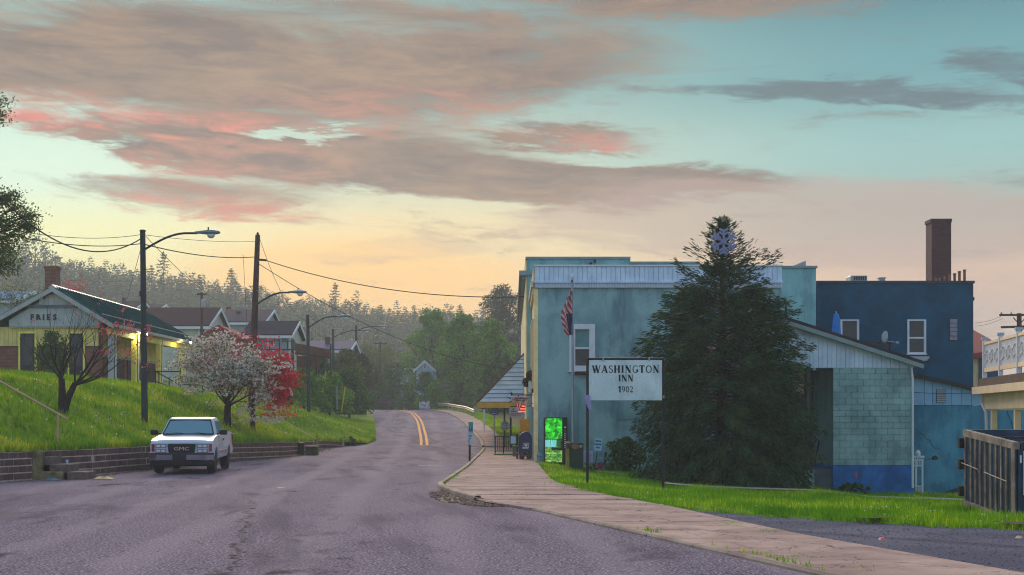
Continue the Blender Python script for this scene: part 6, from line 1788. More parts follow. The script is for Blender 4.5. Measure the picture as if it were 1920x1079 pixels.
# bare orchard trees poking up behind the depot roof
for k, (px, py, d, h_, lab) in enumerate([(128, 600, 100, 2.6, 'bare twiggy tree with reddish buds behind the depot roof'), (45, 610, 96, 3.0, 'bare grey twiggy tree behind the left slope of the depot roof'), (706, 716, 150, 4.4, 'pale leafless brush tree left of the big green trees'), (684, 712, 148, 3.6, 'tan leafless brush tree beside the farthest lamp post')]):
    p = P(px, py, d); rd = random.Random(50 + k); mb_ = MB(); tips = []
    t = thing('bare_tree', lab, 'tree', p)
    for q in range(6): grow(mb_, p, Vector((rd.gauss(0, .35), rd.gauss(0, .3), 1)).normalized(), h_ * .42, .05, 3, rd, tips, .42, .3, 3, .12, (1, 2))
    mb_.build('branches', M_LEAF_B if k > 1 else M_BARK, t)
    rng = np.random.default_rng(60 + k); C = np.concatenate([rng.normal(0, .12, (5, 3)) + np.array(q[0]) for q in tips]); V, Fq = cards(C, .12, .6, rng); np_obj('buds', V, Fq, M_LEAF_Y if k != 0 else M_PINKFL, t)

# ---- big green trees past the crest, and the pine behind
def base_at(px, d, dz=0): return Vector((X_(px, d), d, land(X_(px, d), d) + dz))
for args in [
    ('green_tree', 'tallest broad green tree past the road crest, left of its neighbours', P(812, 778, 182), 13.6, 8.4, 96, 130, .34, M_LEAF, 71),
    ('green_tree', 'middle green tree of the clump past the road crest', P(866, 782, 166), 12.2, 7.0, 84, 125, .34, M_LEAF, 72),
    ('green_tree', 'green tree closest to the awning with paler leaves', P(922, 788, 158), 11.3, 6.8, 80, 125, .34, M_LEAF, 73),
    ('green_tree', 'low dark green tree filling the gap behind the guardrail', P(846, 790, 176), 8.2, 9.5, 44, 220, .42, M_LEAF_D, 74),
    ('green_tree', 'low green tree behind the awning posts', P(944, 800, 150), 7.4, 6.5, 40, 220, .40, M_LEAF_D, 75),
    ('green_tree', 'low leafy tree in front of the white cottage', P(764, 778, 178), 4.0, 4.0, 34, 200, .40, M_LEAF, 76)]:
    broadleaf(*args, group='green trees past the road crest', low=.12, trunk_r=.26, clump=.068, squash=1.1)

def conifer_arrays(h, w, n, rng, leaf, top=.0, ragged=.3, asp=.32):
    """layered conifer: sprays on drooping whorls"""
    z = rng.random(n) ** .8; lay = np.round(z * h / .75) * .75 / h
    z = np.clip(z * .35 + lay * .65, 0, 1)
    a = rng.uniform(0, 2 * np.pi, n); R = w / 2 * (1 - z) ** .55 * (1 + .25 * np.sin(a * 3 + z * 17)) + .06
    r = R * rng.random(n) ** .55 * rng.uniform(1 - ragged, 1 + ragged * .5, n)
    zz = top * h + (1 - top) * h * z - r * .25
    C = np.stack([r * np.cos(a), r * np.sin(a), zz], 1)
    U_ = np.stack([np.cos(a), np.sin(a), -.35 + .5 * z], 1) + rng.normal(0, .35, (n, 3)); U_ /= np.linalg.norm(U_, axis=1, keepdims=True)
    return cards(C, leaf, asp, rng, U_, flat=.6)
def broad_arrays(h, w, n_cl, per, leaf, rng):
    cs, rs = [], []
    for k in range(n_cl):
        f = (k + .5) / n_cl; z = .25 + .75 * f; prof = math.sin(math.pi * min(1, (z - .12) / .92)) ** .7
        a = k * 2.4; r = w / 2 * prof * math.sqrt(rng.uniform(.1, 1)); cs.append((r * math.cos(a), r * math.sin(a), z * h * .95)); rs.append(h * .13 * rng.uniform(.7, 1.2))
    return cards(blobs(np.array(cs), rs, per, rng, .8), leaf, .6, rng)
# dark pine left of the inn
rng = np.random.default_rng(80)
pb = P(940, 745, 210); pt = thing('pine_tree', 'large hazy dark pine rising beside the cream inn wall', 'tree', pb)
cl_ = [(np.array([rng.normal(0, 1.5) * (1.25 - z), rng.normal(0, .8) * (1.1 - z), (.22 + .74 * z) * 16.6]), 1.9 * (1.1 - .3 * z)) for z in np.linspace(0, 1, 30)]
cl_ += [(np.array([s_ * rng.uniform(1.6, 3.6) * (1 - .35 * z), rng.uniform(-1, 1), (.28 + .6 * z) * 16.4]), 1.35) for z in np.linspace(0, 1, 11) for s_ in (-1, 1)]
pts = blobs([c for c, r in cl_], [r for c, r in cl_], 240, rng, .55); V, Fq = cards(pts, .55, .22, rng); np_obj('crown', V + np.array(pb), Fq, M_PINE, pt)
tm = MB().tube([pb + Vector((0, 0, -4)), pb + Vector((.2, 0, 8)), pb + Vector((0, 0, 16))], [.35, .25, .05], 8)
for c, r in cl_[::2]: tm.tube([pb + Vector((0, 0, c[2] - .6)), pb + Vector(tuple(c))], [.09, .03], 4, cap=False)
tm.build('trunk', M_BARK_D, pt)

# ---- hedge and thicket left of the crest
for k, (px, bot, d, h_, w, m_, lab) in enumerate([
    (812, 776, 158, 3.4, 4.0, M_LEAF, 'green bush behind the cloth banner'),
    (526, 735, 98, 1.6, 3.2, M_LEAF, 'bright green bush at the left end of the hedge, by the red tree'),
    (570, 752, 104, 2.3, 4.2, M_LEAF, 'bright green bush behind the second lamp post'),
    (618, 764, 110, 2.7, 4.2, M_LEAF, 'green bush behind the shortest lamp post'),
    (655, 768, 116, 3.2, 4.2, M_LEAF_D, 'dark green bush before the farthest lamp post'),
    (598, 694, 122, 1.2, 2.4, M_LEAF_D, 'dark bush under the brown deck'),
    (650, 706, 128, 2.4, 3.0, M_LEAF_Y, 'olive brush rising above the hedge beside the deck'),
    (672, 720, 134, 2.8, 3.0, M_LEAF_B, 'brown twiggy brush above the hedge'),
    (700, 772, 164, 4.6, 5.0, M_LEAF_D, 'dark shadowy bush behind the timber bleacher'),
    (735, 772, 168, 5.6, 6.0, M_LEAF_D, 'dark shadowy bush right of the timber bleacher'),
    (796, 774, 160, 4.6, 5.0, M_LEAF_D, 'dark bush behind the small bench'),
    (722, 700, 210, 3.6, 9.0, M_LEAF_Y, 'golden tan brush in front of the hazy hill')]):
    broadleaf('hedge_bush', lab, P(px, bot + 10, d), h_ + 10 * d / F, w, 30, 170, .24, m_, 90 + k, group='bushes along the hillside hedge', low=.04, cat='bush', trunk_r=.08, clump=.22)
broadleaf('wall_shrub', 'dark leafy shrub against the inn wall beside the evergreen', Vector((X_(1168, 52.5), 52.5, -.35)), 1.35, 1.7, 22, 90, .16, M_LEAF_D, 120, low=.05, cat='shrub', trunk_r=.04, clump=.25)
broadleaf('weed_clump', 'low dark weeds at the foot of the blue plinth', Vector((X_(1600, 47.2), 47.2, -.82)), .42, 1.5, 14, 60, .12, M_LEAF_D, 121, low=.03, cat='plant', trunk_r=.02, clump=.3)
broadleaf('flower_clump', 'small clump of yellow and white flowers at the foot of the green bin', Vector((X_(1105, 50), 50, -.25)), .42, .7, 10, 40, .09, M_LEAF_Y, 122, low=.03, cat='plant', trunk_r=.02, clump=.3)

# ---- wooded hill: trees one can tell apart along the ridge, the rest one mass
protos = []
for k, (kind, h_, w) in enumerate([('c', 12, 7.0), ('c', 14, 7.4), ('b', 11, 9.5), ('b', 9, 9), ('c', 11, 6.5), ('b', 13, 10)]):
    rng = np.random.default_rng(200 + k)
    if kind == 'c': V, Fq = conifer_arrays(h_, w, 620, rng, .95, top=.12)
    else: V, Fq = broad_arrays(h_, w, 22, 30, .62, rng)
    tm = MB().tube([(0, 0, -1), (0, 0, h_ * .5), (0, 0, h_ * .93)], [.22, .15, .04], 5)
    if kind == 'b':
        for q in range(7): tm.tube([(0, 0, h_ * (.25 + .06 * q)), (math.cos(q * 2.4) * w * .3, math.sin(q * 2.4) * w * .3, h_ * (.5 + .06 * q))], [.08, .02], 4, cap=False)
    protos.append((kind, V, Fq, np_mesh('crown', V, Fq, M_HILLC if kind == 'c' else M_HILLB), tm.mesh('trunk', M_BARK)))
rd = random.Random(77)
def hill_tree(k, x, y, s, label):
    kind, V, Fq, cm, tmh = protos[k]; z = land(x, y) - .2
    t = thing('ridge_tree', label, 'tree', (x, y, z), 'misty trees along the ridge', rd.uniform(0, 6.28)); t.scale = (s, s, s * rd.uniform(.9, 1.15))
    for nm, me in (('crown', cm), ('trunk', tmh)):
        o = bpy.data.objects.new(nm, me); COL.objects.link(o); o.parent = t
RIDGE = [(18, 1, 1.0), (30, 2, 1.0), (48, 1, .9), (66, 5, 1.0), (86, 5, .95), (104, 2, 1.0), (122, 2, .85), (140, 3, 1), (160, 2, .8), (178, 3, .95), (196, 2, .8), (214, 0, .7), (232, 2, .75), (246, 4, .9), (262, 1, .7), (284, 0, .95), (306, 1, .95), (322, 2, 1.0), (342, 0, .85), (358, 5, .8), (378, 5, .85), (398, 0, .8), (412, 3, .8), (433, 1, .95), (448, 0, .7), (462, 4, .7), (490, 5, .9), (505, 2, .9), (522, 5, .85), (545, 0, .7), (566, 2, .8), (590, 5, .75), (612, 3, .8), (628, 1, .85), (648, 0, .7), (668, 0, .75), (684, 1, .7), (698, 4, .8), (714, 0, .8), (730, 1, .7), (746, 0, .7), (762, 4, .8), (776, 1, .75), (790, 0, .75), (806, 1, .8), (822, 2, .8), (838, 5, .7), (862, 1, 1.0), (880, 0, .8), (905, 5, .8), (930, 0, .9), (955, 1, .9)]
WHERE = [(40, 'at the left edge of the photo'), (75, 'left of the depot chimney'), (112, 'right above the depot chimney'), (150, 'just right of the depot chimney'), (200, 'above the depot roof'), (255, 'just left of the first lamp post'), (300, 'just right of the first lamp post'), (350, 'under the arm of the first lamp'), (400, 'below the head of the first lamp'), (440, 'above the plum-roofed house'), (480, 'just left of the timber pole'), (530, 'just right of the timber pole'), (575, 'at the head of the timber pole lamp'), (610, 'above the second lamp post'), (650, 'above the shortest lamp post'), (690, 'above the farthest lamp post'), (740, 'between lamp posts and green trees'), (780, 'left of the tallest green tree'), (830, 'above the tallest green tree'), (880, 'above the middle green tree'), (2000, 'beside the dark pine')]
KN = ['pointed conifer', 'tall conifer', 'rounded tree', 'low rounded tree', 'slim conifer', 'big rounded tree']
names = ['hazy ' + KN[k] + ' on the ridge ' + next(w for lim, w in WHERE if px < lim) for px, k, s in RIDGE]
for i, nm in enumerate(names):
    same = [j for j, q in enumerate(names) if q == nm]
    if len(same) > 1:
        for j, q in zip(same, ('left', 'right')): names[j] = nm.replace('hazy ', 'hazy ' + q + '-hand ')
for (px, k, s), nm in zip(RIDGE, names):
    y = rd.uniform(352, 378); hill_tree(k, X_(px, y), y, s * rd.uniform(.92, 1.08), nm)
Vs, Fs = [[], []], [[], []]; off = [0, 0]
cnt = 0
while cnt < 1150:
    y = 205 + 210 * rd.random() ** .9 if cnt < 820 else rd.uniform(345, 400); px = rd.uniform(-120, 1000); x = X_(px, y)
    if x < -150 and y < 215: continue
    k = rd.randrange(6); kind, V, Fq, cm, tmh = protos[k]; j = 0 if kind == 'c' else 1
    s = rd.uniform(.45, .8) * (.8 if y < 260 else 1) * (1.15 if cnt >= 820 else 1); a = rd.uniform(0, 6.28); ca, sa = math.cos(a), math.sin(a)
    sub = slice(0, len(Fq), 2)
    W_ = V.reshape(-1, 4, 3)[::2].reshape(-1, 3) * s
    W_ = np.stack([W_[:, 0] * ca - W_[:, 1] * sa + x, W_[:, 0] * sa + W_[:, 1] * ca + y, W_[:, 2] + land(x, y) - .3], 1)
    Vs[j].append(W_); cnt += 1
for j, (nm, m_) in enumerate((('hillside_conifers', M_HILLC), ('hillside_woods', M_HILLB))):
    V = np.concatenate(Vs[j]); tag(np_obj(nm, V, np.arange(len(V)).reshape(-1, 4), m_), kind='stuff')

# ================================================================== STREET THINGS
# ---- inn sign on two black posts
def serif_mb(mb, word, cx, z0, h, y, sp=.09, depth=.006):
    """roman capitals from thick and thin strokes with small serifs, face towards the street"""
    K, N = .23, .085                                       # thick and thin stroke widths, in cap heights
    def L(pts, w): return ('l', pts, w)
    def arcp(cx_, cz_, rx, rz, a0, a1, n=12): return [(cx_ + rx * math.cos(math.radians(a0 + (a1 - a0) * i / n)), cz_ + rz * math.sin(math.radians(a0 + (a1 - a0) * i / n))) for i in range(n + 1)]
    G = {
        'W': (1.12, [L([(.08, 1), (.33, 0)], K), L([(.33, 0), (.56, 1)], N), L([(.50, 1), (.76, 0)], K), L([(.76, 0), (1.03, 1)], N)], [(.08, 1, .26), (.53, 1, .3), (1.03, 1, .2)]),
        'A': (.84, [L([(.10, 0), (.42, 1)], N), L([(.40, 1), (.72, 0)], K), L([(.2, .33), (.62, .33)], N)], [(.10, 0, .24), (.72, 0, .3)]),
        'S': (.62, [L(arcp(.31, .75, .20, .21, 20, 200) + arcp(.31, .27, .23, .23, 100, -160)[2:], .115)], [(.52, .82, .05), (.08, .18, .05)]),
        'H': (.86, [L([(.18, 0), (.18, 1)], K), L([(.68, 0), (.68, 1)], K), L([(.18, .5), (.68, .5)], N)], [(.18, 0, .3), (.18, 1, .3), (.68, 0, .3), (.68, 1, .3)]),
        'I': (.42, [L([(.21, 0), (.21, 1)], K)], [(.21, 0, .3), (.21, 1, .3)]),
        'N': (.86, [L([(.16, 0), (.16, 1)], N), L([(.16, 1), (.70, 0)], K), L([(.70, 0), (.70, 1)], N)], [(.16, 0, .24), (.12, 1, .22), (.70, 1, .24)]),
        'G': (.84, [L(arcp(.46, .5, .33, .47, 42, 320, 20), .115), L([(.70, .12), (.70, .42)], K)], [(.70, .44, .26), (.70, .82, .05)]),
        'T': (.76, [L([(.38, 0), (.38, .98)], K), L([(.06, .97), (.70, .97)], N), L([(.07, .97), (.07, .78)], N), L([(.69, .97), (.69, .78)], N)], [(.38, 0, .3)]),
        'O': (.88, [L(arcp(.44, .5, .33, .46, 0, 360, 26), .125)], []),
        '1': (.5, [L([(.27, 0), (.27, 1)], K), L([(.02, .74), (.25, .96)], .16)], [(.27, 0, .34)]),
        '9': (.6, [L(arcp(.29, .68, .19, .28, 0, 360, 20), .11), L(arcp(.18, .68, .31, .66, 0, -78, 12), .11)], []),
        '0': (.62, [L(arcp(.31, .5, .20, .46, 0, 360, 22), .12)], []),
        '2': (.6, [L(arcp(.28, .72, .20, .24, 165, -40, 12) + [(.10, .07)], .10), L([(.08, .07), (.52, .07)], .14), L([(.51, .05), (.53, .22)], N)], [])}
    tot = sum(G[c][0] + sp for c in word) - sp; x = cx - tot * h / 2
    for c in word:
        wd_, st, sf = G[c]
        for _, pts, w in st:
            pts = [(x + a * h, z0 + b_ * h) for a, b_ in pts]; hw = w * h / 2
            Lp, Rp = [], []
            for i, q in enumerate(pts):
                a, b_ = pts[max(0, i - 1)], pts[min(len(pts) - 1, i + 1)]
                if len(pts) > 6 and math.dist(pts[0], pts[-1]) < .01 * h:
                    a = pts[i - 1] if i else pts[-2]; b_ = pts[i + 1] if i < len(pts) - 1 else pts[1]
                tx_, tz_ = b_[0] - a[0], b_[1] - a[1]; l_ = math.hypot(tx_, tz_) or 1; tx_, tz_ = tx_ / l_, tz_ / l_
                if len(pts) == 2 and abs(tz_) > .5: nx, nz = hw / max(.3, abs(tz_)), 0.0
                else: nx, nz = -tz_ * hw, tx_ * hw
                k_ = (.62 + .38 * abs(tz_)) if len(pts) > 6 else 1
                if len(pts) == 2 and abs(tz_) > .5: Lp.append((q[0] - nx, q[1])); Rp.append((q[0] + nx, q[1]))
                else: Lp.append((q[0] + nx * k_, q[1] + nz * k_)); Rp.append((q[0] - nx * k_, q[1] - nz * k_))
            n = len(pts)
            V = [(a, y - depth, b_) for a, b_ in Lp] + [(a, y - depth, b_) for a, b_ in Rp]
            mb.add(V, [(i, i + 1, n + i + 1, n + i) for i in range(n - 1)])
        for sx, sz, sw in sf:
            zz = z0 + sz * h; t_ = .05 * h
            za = zz if sz < .5 else zz - t_
            mb.add([(x + (sx - sw / 2) * h, y - depth - .0005, za), (x + (sx + sw / 2) * h, y - depth - .0005, za), (x + (sx + sw / 2) * h, y - depth - .0005, za + t_), (x + (sx - sw / 2) * h, y - depth - .0005, za + t_)], [(0, 1, 2, 3)])
        x += (wd_ + sp) * h
    return mb
YS = 38.5
sgx0, sgx1 = X_(1101.5, YS), X_(1243.5, YS)
sg = thing('inn_sign', 'white inn name board on two tall black posts in the lawn', 'sign', (sgx0, YS, 0))
zt_ = Z_(673.5, YS)
for x, by in ((sgx0, 909), (sgx1, 921)): MB().tube([(x, YS, Z_(by, YS) - .2), (x, YS, zt_)], .036, 10).build('post', M_BLACK, sg)
MB().tube([(sgx0, YS, zt_ - .0), (sgx1, YS, zt_ - .0)], .037, 10).build('top_bar', M_BLACK, sg)
M_BOARD = stucco_blotched('sign_white', S(186, 206, 216), S(206, 222, 230), S(164, 188, 200))
pn = MB().box((sgx0 + .04, YS - .02, Z_(751, YS)), (sgx1 - .035, YS + .01, Z_(675.5, YS))).build('panel', M_BOARD, sg)
lm = MB()
scx = (sgx0 + sgx1) / 2 + .01
serif_mb(lm, 'WASHINGTON', scx, Z_(699.5, YS), (699.5 - 685.5) * YS / F, YS - .021, .10)
serif_mb(lm, 'INN', scx, Z_(715.5, YS), (715.5 - 703) * YS / F, YS - .021, .06)
serif_mb(lm, '1902', scx, Z_(736, YS), (736 - 724.5) * YS / F, YS - .021, .04)
lm.build('lettering', mat('sign_ink', S(16, 18, 30), .7, .05), pn)
for px in (1131, 1217): MB().box((X_(px, YS) - .02, YS - .045, Z_(677, YS)), (X_(px, YS) + .02, YS - .022, Z_(670, YS))).build('clip', M_METAL, sg)
MB().box((sgx1 - .02, YS - .045, Z_(747, YS)), (sgx1 + .03, YS - .037, Z_(742, YS))).build('clip', M_METAL, sg)
cnp = P(1099, 741, 38.35)
cn = MB().loft([[(cnp.x + dx_ + r * math.cos(k * math.pi / 6), cnp.y + r * math.sin(k * math.pi / 6), cnp.z - z) for k in range(12)] for r, z, dx_ in ((.085, 0, .0), (.09, .02, .0), (.045, .37, .10), (.04, .40, .11))])
o = cn.build('paper_cone', mat('lilac_paper', S(150, 140, 196), .7, .12, 8), at=tuple(cnp)); tag(o, 'white and lilac tapering cone fixed to the left post of the inn sign', 'cone')

# ---- flagpole with limp flag
YF = 53.2
fp = thing('flagpole', 'thin pale grey flagpole in front of the inn window', 'flagpole', (X_(1074, YF), YF, -.3))
MB().tube([(X_(1074.5, YF), YF, -.4), (X_(1073.5, YF), YF, Z_(523, YF))], [.05, .035], 10).build('pole', M_METAL, fp)
MB().lathe([(.02, -.05), (.06, 0), (.075, .06), (.06, .11), (.01, .14)], (X_(1073.5, YF), YF, Z_(522, YF)), 12).build('finial', M_WFRAME, fp)
MB().tube([(X_(1071.3, YF), YF - .04, .3), (X_(1071.5, YF), YF - .05, Z_(528, YF))], .006, 4).build('halyard', M_METAL, fp)
MB().box((X_(1069, YF) + .03, YF - .05, Z_(530, YF)), (X_(1074, YF), YF + .05, Z_(526, YF))).build('truck', M_BLACK, fp)
M_FR, M_FW, M_FB = mat('flag_red', S(176, 36, 52), .85, .1, 8), mat('flag_white', S(206, 198, 200), .85, .08, 8), mat('flag_blue', S(36, 44, 92), .85, .1, 8)
mb_ = MB(); nc, nr = 26, 28
def fpnt(i, j):
    u, v = i / nc, j / nr
    wdt = .10 + .28 * min(1, v * 2.2) * (1 - .35 * max(0, v - .6) / .4)
    x = X_(1072.5, YF) - .02 - wdt * u * (.55 + .45 * math.sin(v * 2.6 + .3)); yf = YF - .05 - .09 * math.sin(u * 11 + v * 3)
    return (x + .03 * math.sin(u * 9 + v * 2), yf, Z_(541, YF) - (.02 + 1.72 * v) - .1 * u * u)
vs = [fpnt(i, j) for j in range(nr + 1) for i in range(nc + 1)]; fs, ms = [], []
for j in range(nr):
    for i in range(nc):
        fs.append((j * (nc + 1) + i, j * (nc + 1) + i + 1, (j + 1) * (nc + 1) + i + 1, (j + 1) * (nc + 1) + i))
        diag = (i * .55 + j * 1.0); can = (i < 11 and j > nr * .52)
        ms.append(2 if can and j < nr * .97 else (0 if int(diag / 2.0) % 2 == 0 else 1))
mb_.v, mb_.f, mb_.m = vs, fs, ms
fo = mb_.build('flag', [M_FR, M_FW, M_FB], at=(X_(1072, YF), YF, Z_(541, YF)), smooth=True); tag(fo, 'limp red white and blue striped flag hanging from the flagpole', 'flag')

# ---- vending machine with lit waterfall picture
YV = 54.0
vx0, vx1, vz0, vz1 = X_(1020, YV), X_(1064, YV), Z_(873, YV), Z_(783, YV)
vm_ = thing('vending_machine', 'black drinks machine with glowing green waterfall picture by the inn corner', 'vending machine', ((vx0 + vx1) / 2, YV, vz0))
MB().cbox((vx0, YV, vz0), (vx1, YV + .75, vz1), .02).build('cabinet', M_BLACK, vm_)
def vend_mat():
    m, nt, b = new_mat('lit_waterfall_picture')
    x, y, z = wcoords(nt)
    u = (x - vx0) / (vx1 - vx0) ; v = (z - vz0) / (vz1 - vz0)
    n = enoise(x, y, z, 5.5, 6, .7, .6); n2 = enoise(x, 0.0, z * 2.2, 6.0, 5, .65, .4)
    fol = eramp(n, [(.34, S(2, 34, 6)), (.46, S(8, 130, 14)), (.56, S(30, 240, 24)), (.7, S(140, 255, 100))])
    fall = eramp(enoise(x * 9.0, 0.0, z * 1.6, 2.4, 4, .6), [(.3, S(20, 120, 130)), (.5, S(110, 214, 210)), (.7, S(225, 250, 240))])
    pool = eramp(n2, [(.3, S(8, 40, 20)), (.46, S(40, 130, 60)), (.58, S(150, 200, 60)), (.72, S(220, 230, 150))])
    rock = emix(esmooth(n, .45, .6), S(4, 14, 8), S(40, 90, 40))
    c = emix(esmooth(v, .52, .56), emix(esmooth(u, .50, .56), fall, rock), fol)
    c = emix(esmooth(v, .41, .36), c, pool)
    c = emix(esmooth(E.op('ABSOLUTE', v - .345), .045, .02) * esmooth(u, .28, .34), c, S(6, 16, 10))
    c = emix(esmooth(E.op('ABSOLUTE', v - .545), .02, .005) * .8, c, S(4, 20, 6))
    nt.links.new(c.s, b.inputs['Emission Color']); b.inputs['Emission Strength'].default_value = .8
    b.inputs['Base Color'].default_value = (.01, .02, .01, 1); b.inputs['Roughness'].default_value = .2
    return m
MB().box((vx0 + .05, YV - .015, vz0 + .12), (X_(1054, YV), YV - .001, vz1 - .03)).build('picture_panel', vend_mat(), vm_)
MB().box((X_(1055, YV), YV - .02, vz0 + .1), (vx1 - .03, YV - .001, vz1 - .04)).build('control_panel', M_TRIMB, vm_)
for k in range(8): MB().box((X_(1058.3, YV), YV - .03, vz0 + .66 + k * .075), (X_(1060.2, YV), YV - .021, vz0 + .70 + k * .075)).build('button', M_WFRAME, vm_)
MB().box((X_(1057.6, YV), YV - .03, vz0 + 1.28), (X_(1060.8, YV), YV - .021, vz0 + 1.36)).build('coin_plate', mat('dull_red_plate', S(120, 70, 70), .6, .1), vm_)
MB().box((X_(1058.6, YV), YV - .03, vz0 + 1.42), (X_(1060.2, YV), YV - .021, vz0 + 1.47)).build('note_slot', emit_mat('slot_green', S(120, 220, 160), .6), vm_)
MB().box((vx0 + .1, YV - .012, vz0 + .02), (vx1 - .1, YV - .001, vz0 + .1)).build('kick_plate', M_TRIMB, vm_)
tag(MB().box((vx0 - .25, YV - .35, vz0 - .3), (vx1 + .3, YV + .95, vz0 - .004)).build('concrete_pad', M_PATH), kind='structure')

# ---- green litter bin with side hatch
YN = 50.4
gb = thing('green_bin', 'dark green cabinet litter bin in front of the vending machine', 'bin', (X_(1080, YN), YN, -.1))
M_GBIN = mat('bin_green', S(22, 58, 44), .6, .15, 3); M_OCH = mat('bin_ochre', S(150, 134, 62), .7, .15, 3)
MB().cbox((X_(1068, YN), YN, Z_(881, YN)), (X_(1094, YN), YN + .55, Z_(831, YN)), .02).build('body', M_GBIN, gb)
MB().box((X_(1061.5, YN), YN + .05, Z_(880, YN)), (X_(1067.8, YN), YN + .5, Z_(842, YN))).build('side_panel', M_OCH, gb)
MB().box((X_(1061.5, YN), YN + .05, Z_(831.5, YN)), (X_(1069, YN), YN + .5, Z_(829, YN))).build('lid_flap', mat('flap_cream', S(188, 160, 120), .7, .1), gb)
MB().box((X_(1062, YN), YN + .08, Z_(841.5, YN)), (X_(1067.8, YN), YN + .48, Z_(832, YN))).build('hatch', mat('hatch_red', S(110, 54, 52), .7, .2, 6), gb)
em = MB().lathe([(.02, 0), (.12, .004), (.13, .012), (.02, .016)], (X_(1079, YN), YN - .001, Z_(838, YN)), 12, axis='Y'); em.v = [(p[0], 2 * YN - p[1] - .004, Z_(838, YN) + (p[2] - Z_(838, YN)) * .75) for p in em.v]
em.build('emblem', mat('emblem_tan', S(140, 104, 80), .8, .3, 14), gb)
MB().lathe([(.02, 0), (.055, .004), (.055, .012), (.01, .016)], (X_(1089, YN), YN - .018, Z_(837.5, YN)), 10, axis='Y').build('badge', M_METAL, gb)

# ---- two small notices, planter, statue
M_NOTICE = mat('notice_blue_white', S(160, 200, 232), .6, .05, 4)
nt_ = thing('parking_notice', 'small tilted white parking notice with blue lettering on a dark stake', 'sign', (X_(1118, 51), 51, -.3))
rx = Vector((.998, 0, -.07)); rzv = Vector((.07, 0, .998)); nc_ = P(1121.5, 834, 51)
def quadp(c, w, h, th=.012): return [c + rx * a * w / 2 + rzv * b_ * h / 2 for a, b_ in ((-1, -1), (1, -1), (1, 1), (-1, 1))]
MB().prism(quadp(nc_, .27, .44), (0, .012, 0)).build('panel', M_NOTICE, nt_)
lm = MB()
for k, wd_ in enumerate(('POSTAL', 'PARKING', 'ONLY')): text_mb(lm, wd_, .072, nc_ + rzv * (.10 - k * .115) + Vector((0, -.004, 0)), rx, rzv, .004, bold=.006, sx=.82)
lm.build('lettering', mat('notice_ink', S(30, 82, 140), .7, .05), nt_)
MB().tube([P(1119.5, 847, 51.03), P(1116, 878, 51.03)], .018, 6).build('stake', M_BLACK, nt_)
n2 = thing('lawn_notice', 'low white lawn notice with faint pink lines behind the sign post', 'sign', (X_(1102, 51.5), 51.5, -.3))
MB().box(P(1093, 867, 51.5), P(1112, 845.5, 51.49)).build('panel', mat('notice_lilac', S(168, 184, 226), .6, .06, 4), n2)
lm = MB()
for k in range(5): lm.box(P(1096 + (k % 2) * 1.5, 849.5 + k * 3.6, 51.478), P(1106 + (k * 7 % 4), 850.6 + k * 3.6, 51.474))
lm.build('print', mat('notice_pink', S(190, 90, 140), .7, .1), n2)
for px in (1095, 1110): MB().tube([P(px, 867, 51.5), P(px, 880, 51.5)], .008, 4).build('wire_leg', M_METAL, n2)
pt_ = thing('planter', 'magenta planter with a teal watering can and dark garden tool', 'planter', P(1126, 880, 51.2))
MB().loft([[P(1119.5, 868, 51) + Vector((0, d_, 0)) if i == 0 else p for i, p in enumerate([P(1119.5, 868, 51), P(1133, 868, 51), P(1133, 868, 51.35), P(1119.5, 868, 51.35)])] if False else [P(1119.5, 868, 51), P(1133, 868, 51), P(1133, 868, 51.35), P(1119.5, 868, 51.35)], [P(1121, 879, 51.03), P(1131, 879, 51.03), P(1131, 879, 51.3), P(1121, 879, 51.3)]]).build('tub', mat('tub_magenta', S(150, 40, 88), .6, .15, 5), pt_)
wc = P(1128, 866, 51.15)
wcb = MB().lathe([(.09, 0), (.10, .02), (.09, .14), (.06, .16)], wc, 12); wcb.tube([wc + Vector((.08, 0, .05)), wc + Vector((.17, 0, .15))], [.025, .015], 6); wcb.tube([wc + Vector((-.08, 0, .13)), wc + Vector((-.13, 0, .2)), wc + Vector((-.02, 0, .24)), wc + Vector((.05, 0, .16))], .012, 5)
tag(wcb.build('watering_can', mat('can_teal', S(86, 140, 160), .5, .1), at=tuple(wc)), 'small teal watering can standing on the magenta planter', 'watering can')
tl = MB().tube([P(1133, 872, 51.2), P(1135, 858, 51.2), P(1136, 848, 51.2)], [.03, .035, .045], 6); tag(tl.build('garden_tool', M_BLACK, at=tuple(P(1133, 872, 51.2))), 'dark upright tool handle beside the magenta planter', 'tool')
stt = thing('garden_statue', 'small grey robed garden statue at the inn corner', 'statue', P(1011, 871, 53.6))
sb = P(1011, 871, 53.6); M_STATUE = mat('statue_grey', S(112, 134, 156), .85, .25, 9, .3, 30)
fig = MB().lathe([(.10, 0), (.11, .03), (.095, .06), (.10, .09), (.085, .2), (.075, .3), (.085, .36), (.08, .40), (.045, .43), (.035, .445), (.05, .47), (.053, .505), (.04, .54), (.01, .555)], sb, 14)
fig.tube([sb + Vector((-.07, -.02, .38)), sb + Vector((-.085, -.07, .31)), sb + Vector((0, -.09, .30))], [.025, .024, .018], 6); fig.tube([sb + Vector((.07, -.02, .38)), sb + Vector((.085, -.07, .31)), sb + Vector((0, -.09, .31))], [.025, .024, .018], 6)
fig.build('figure', M_STATUE, stt, smooth=True); MB().cbox((sb.x - .12, sb.y - .11, sb.z - .1), (sb.x + .12, sb.y + .11, sb.z + .004), .01).build('plinth', M_STATUE, stt)

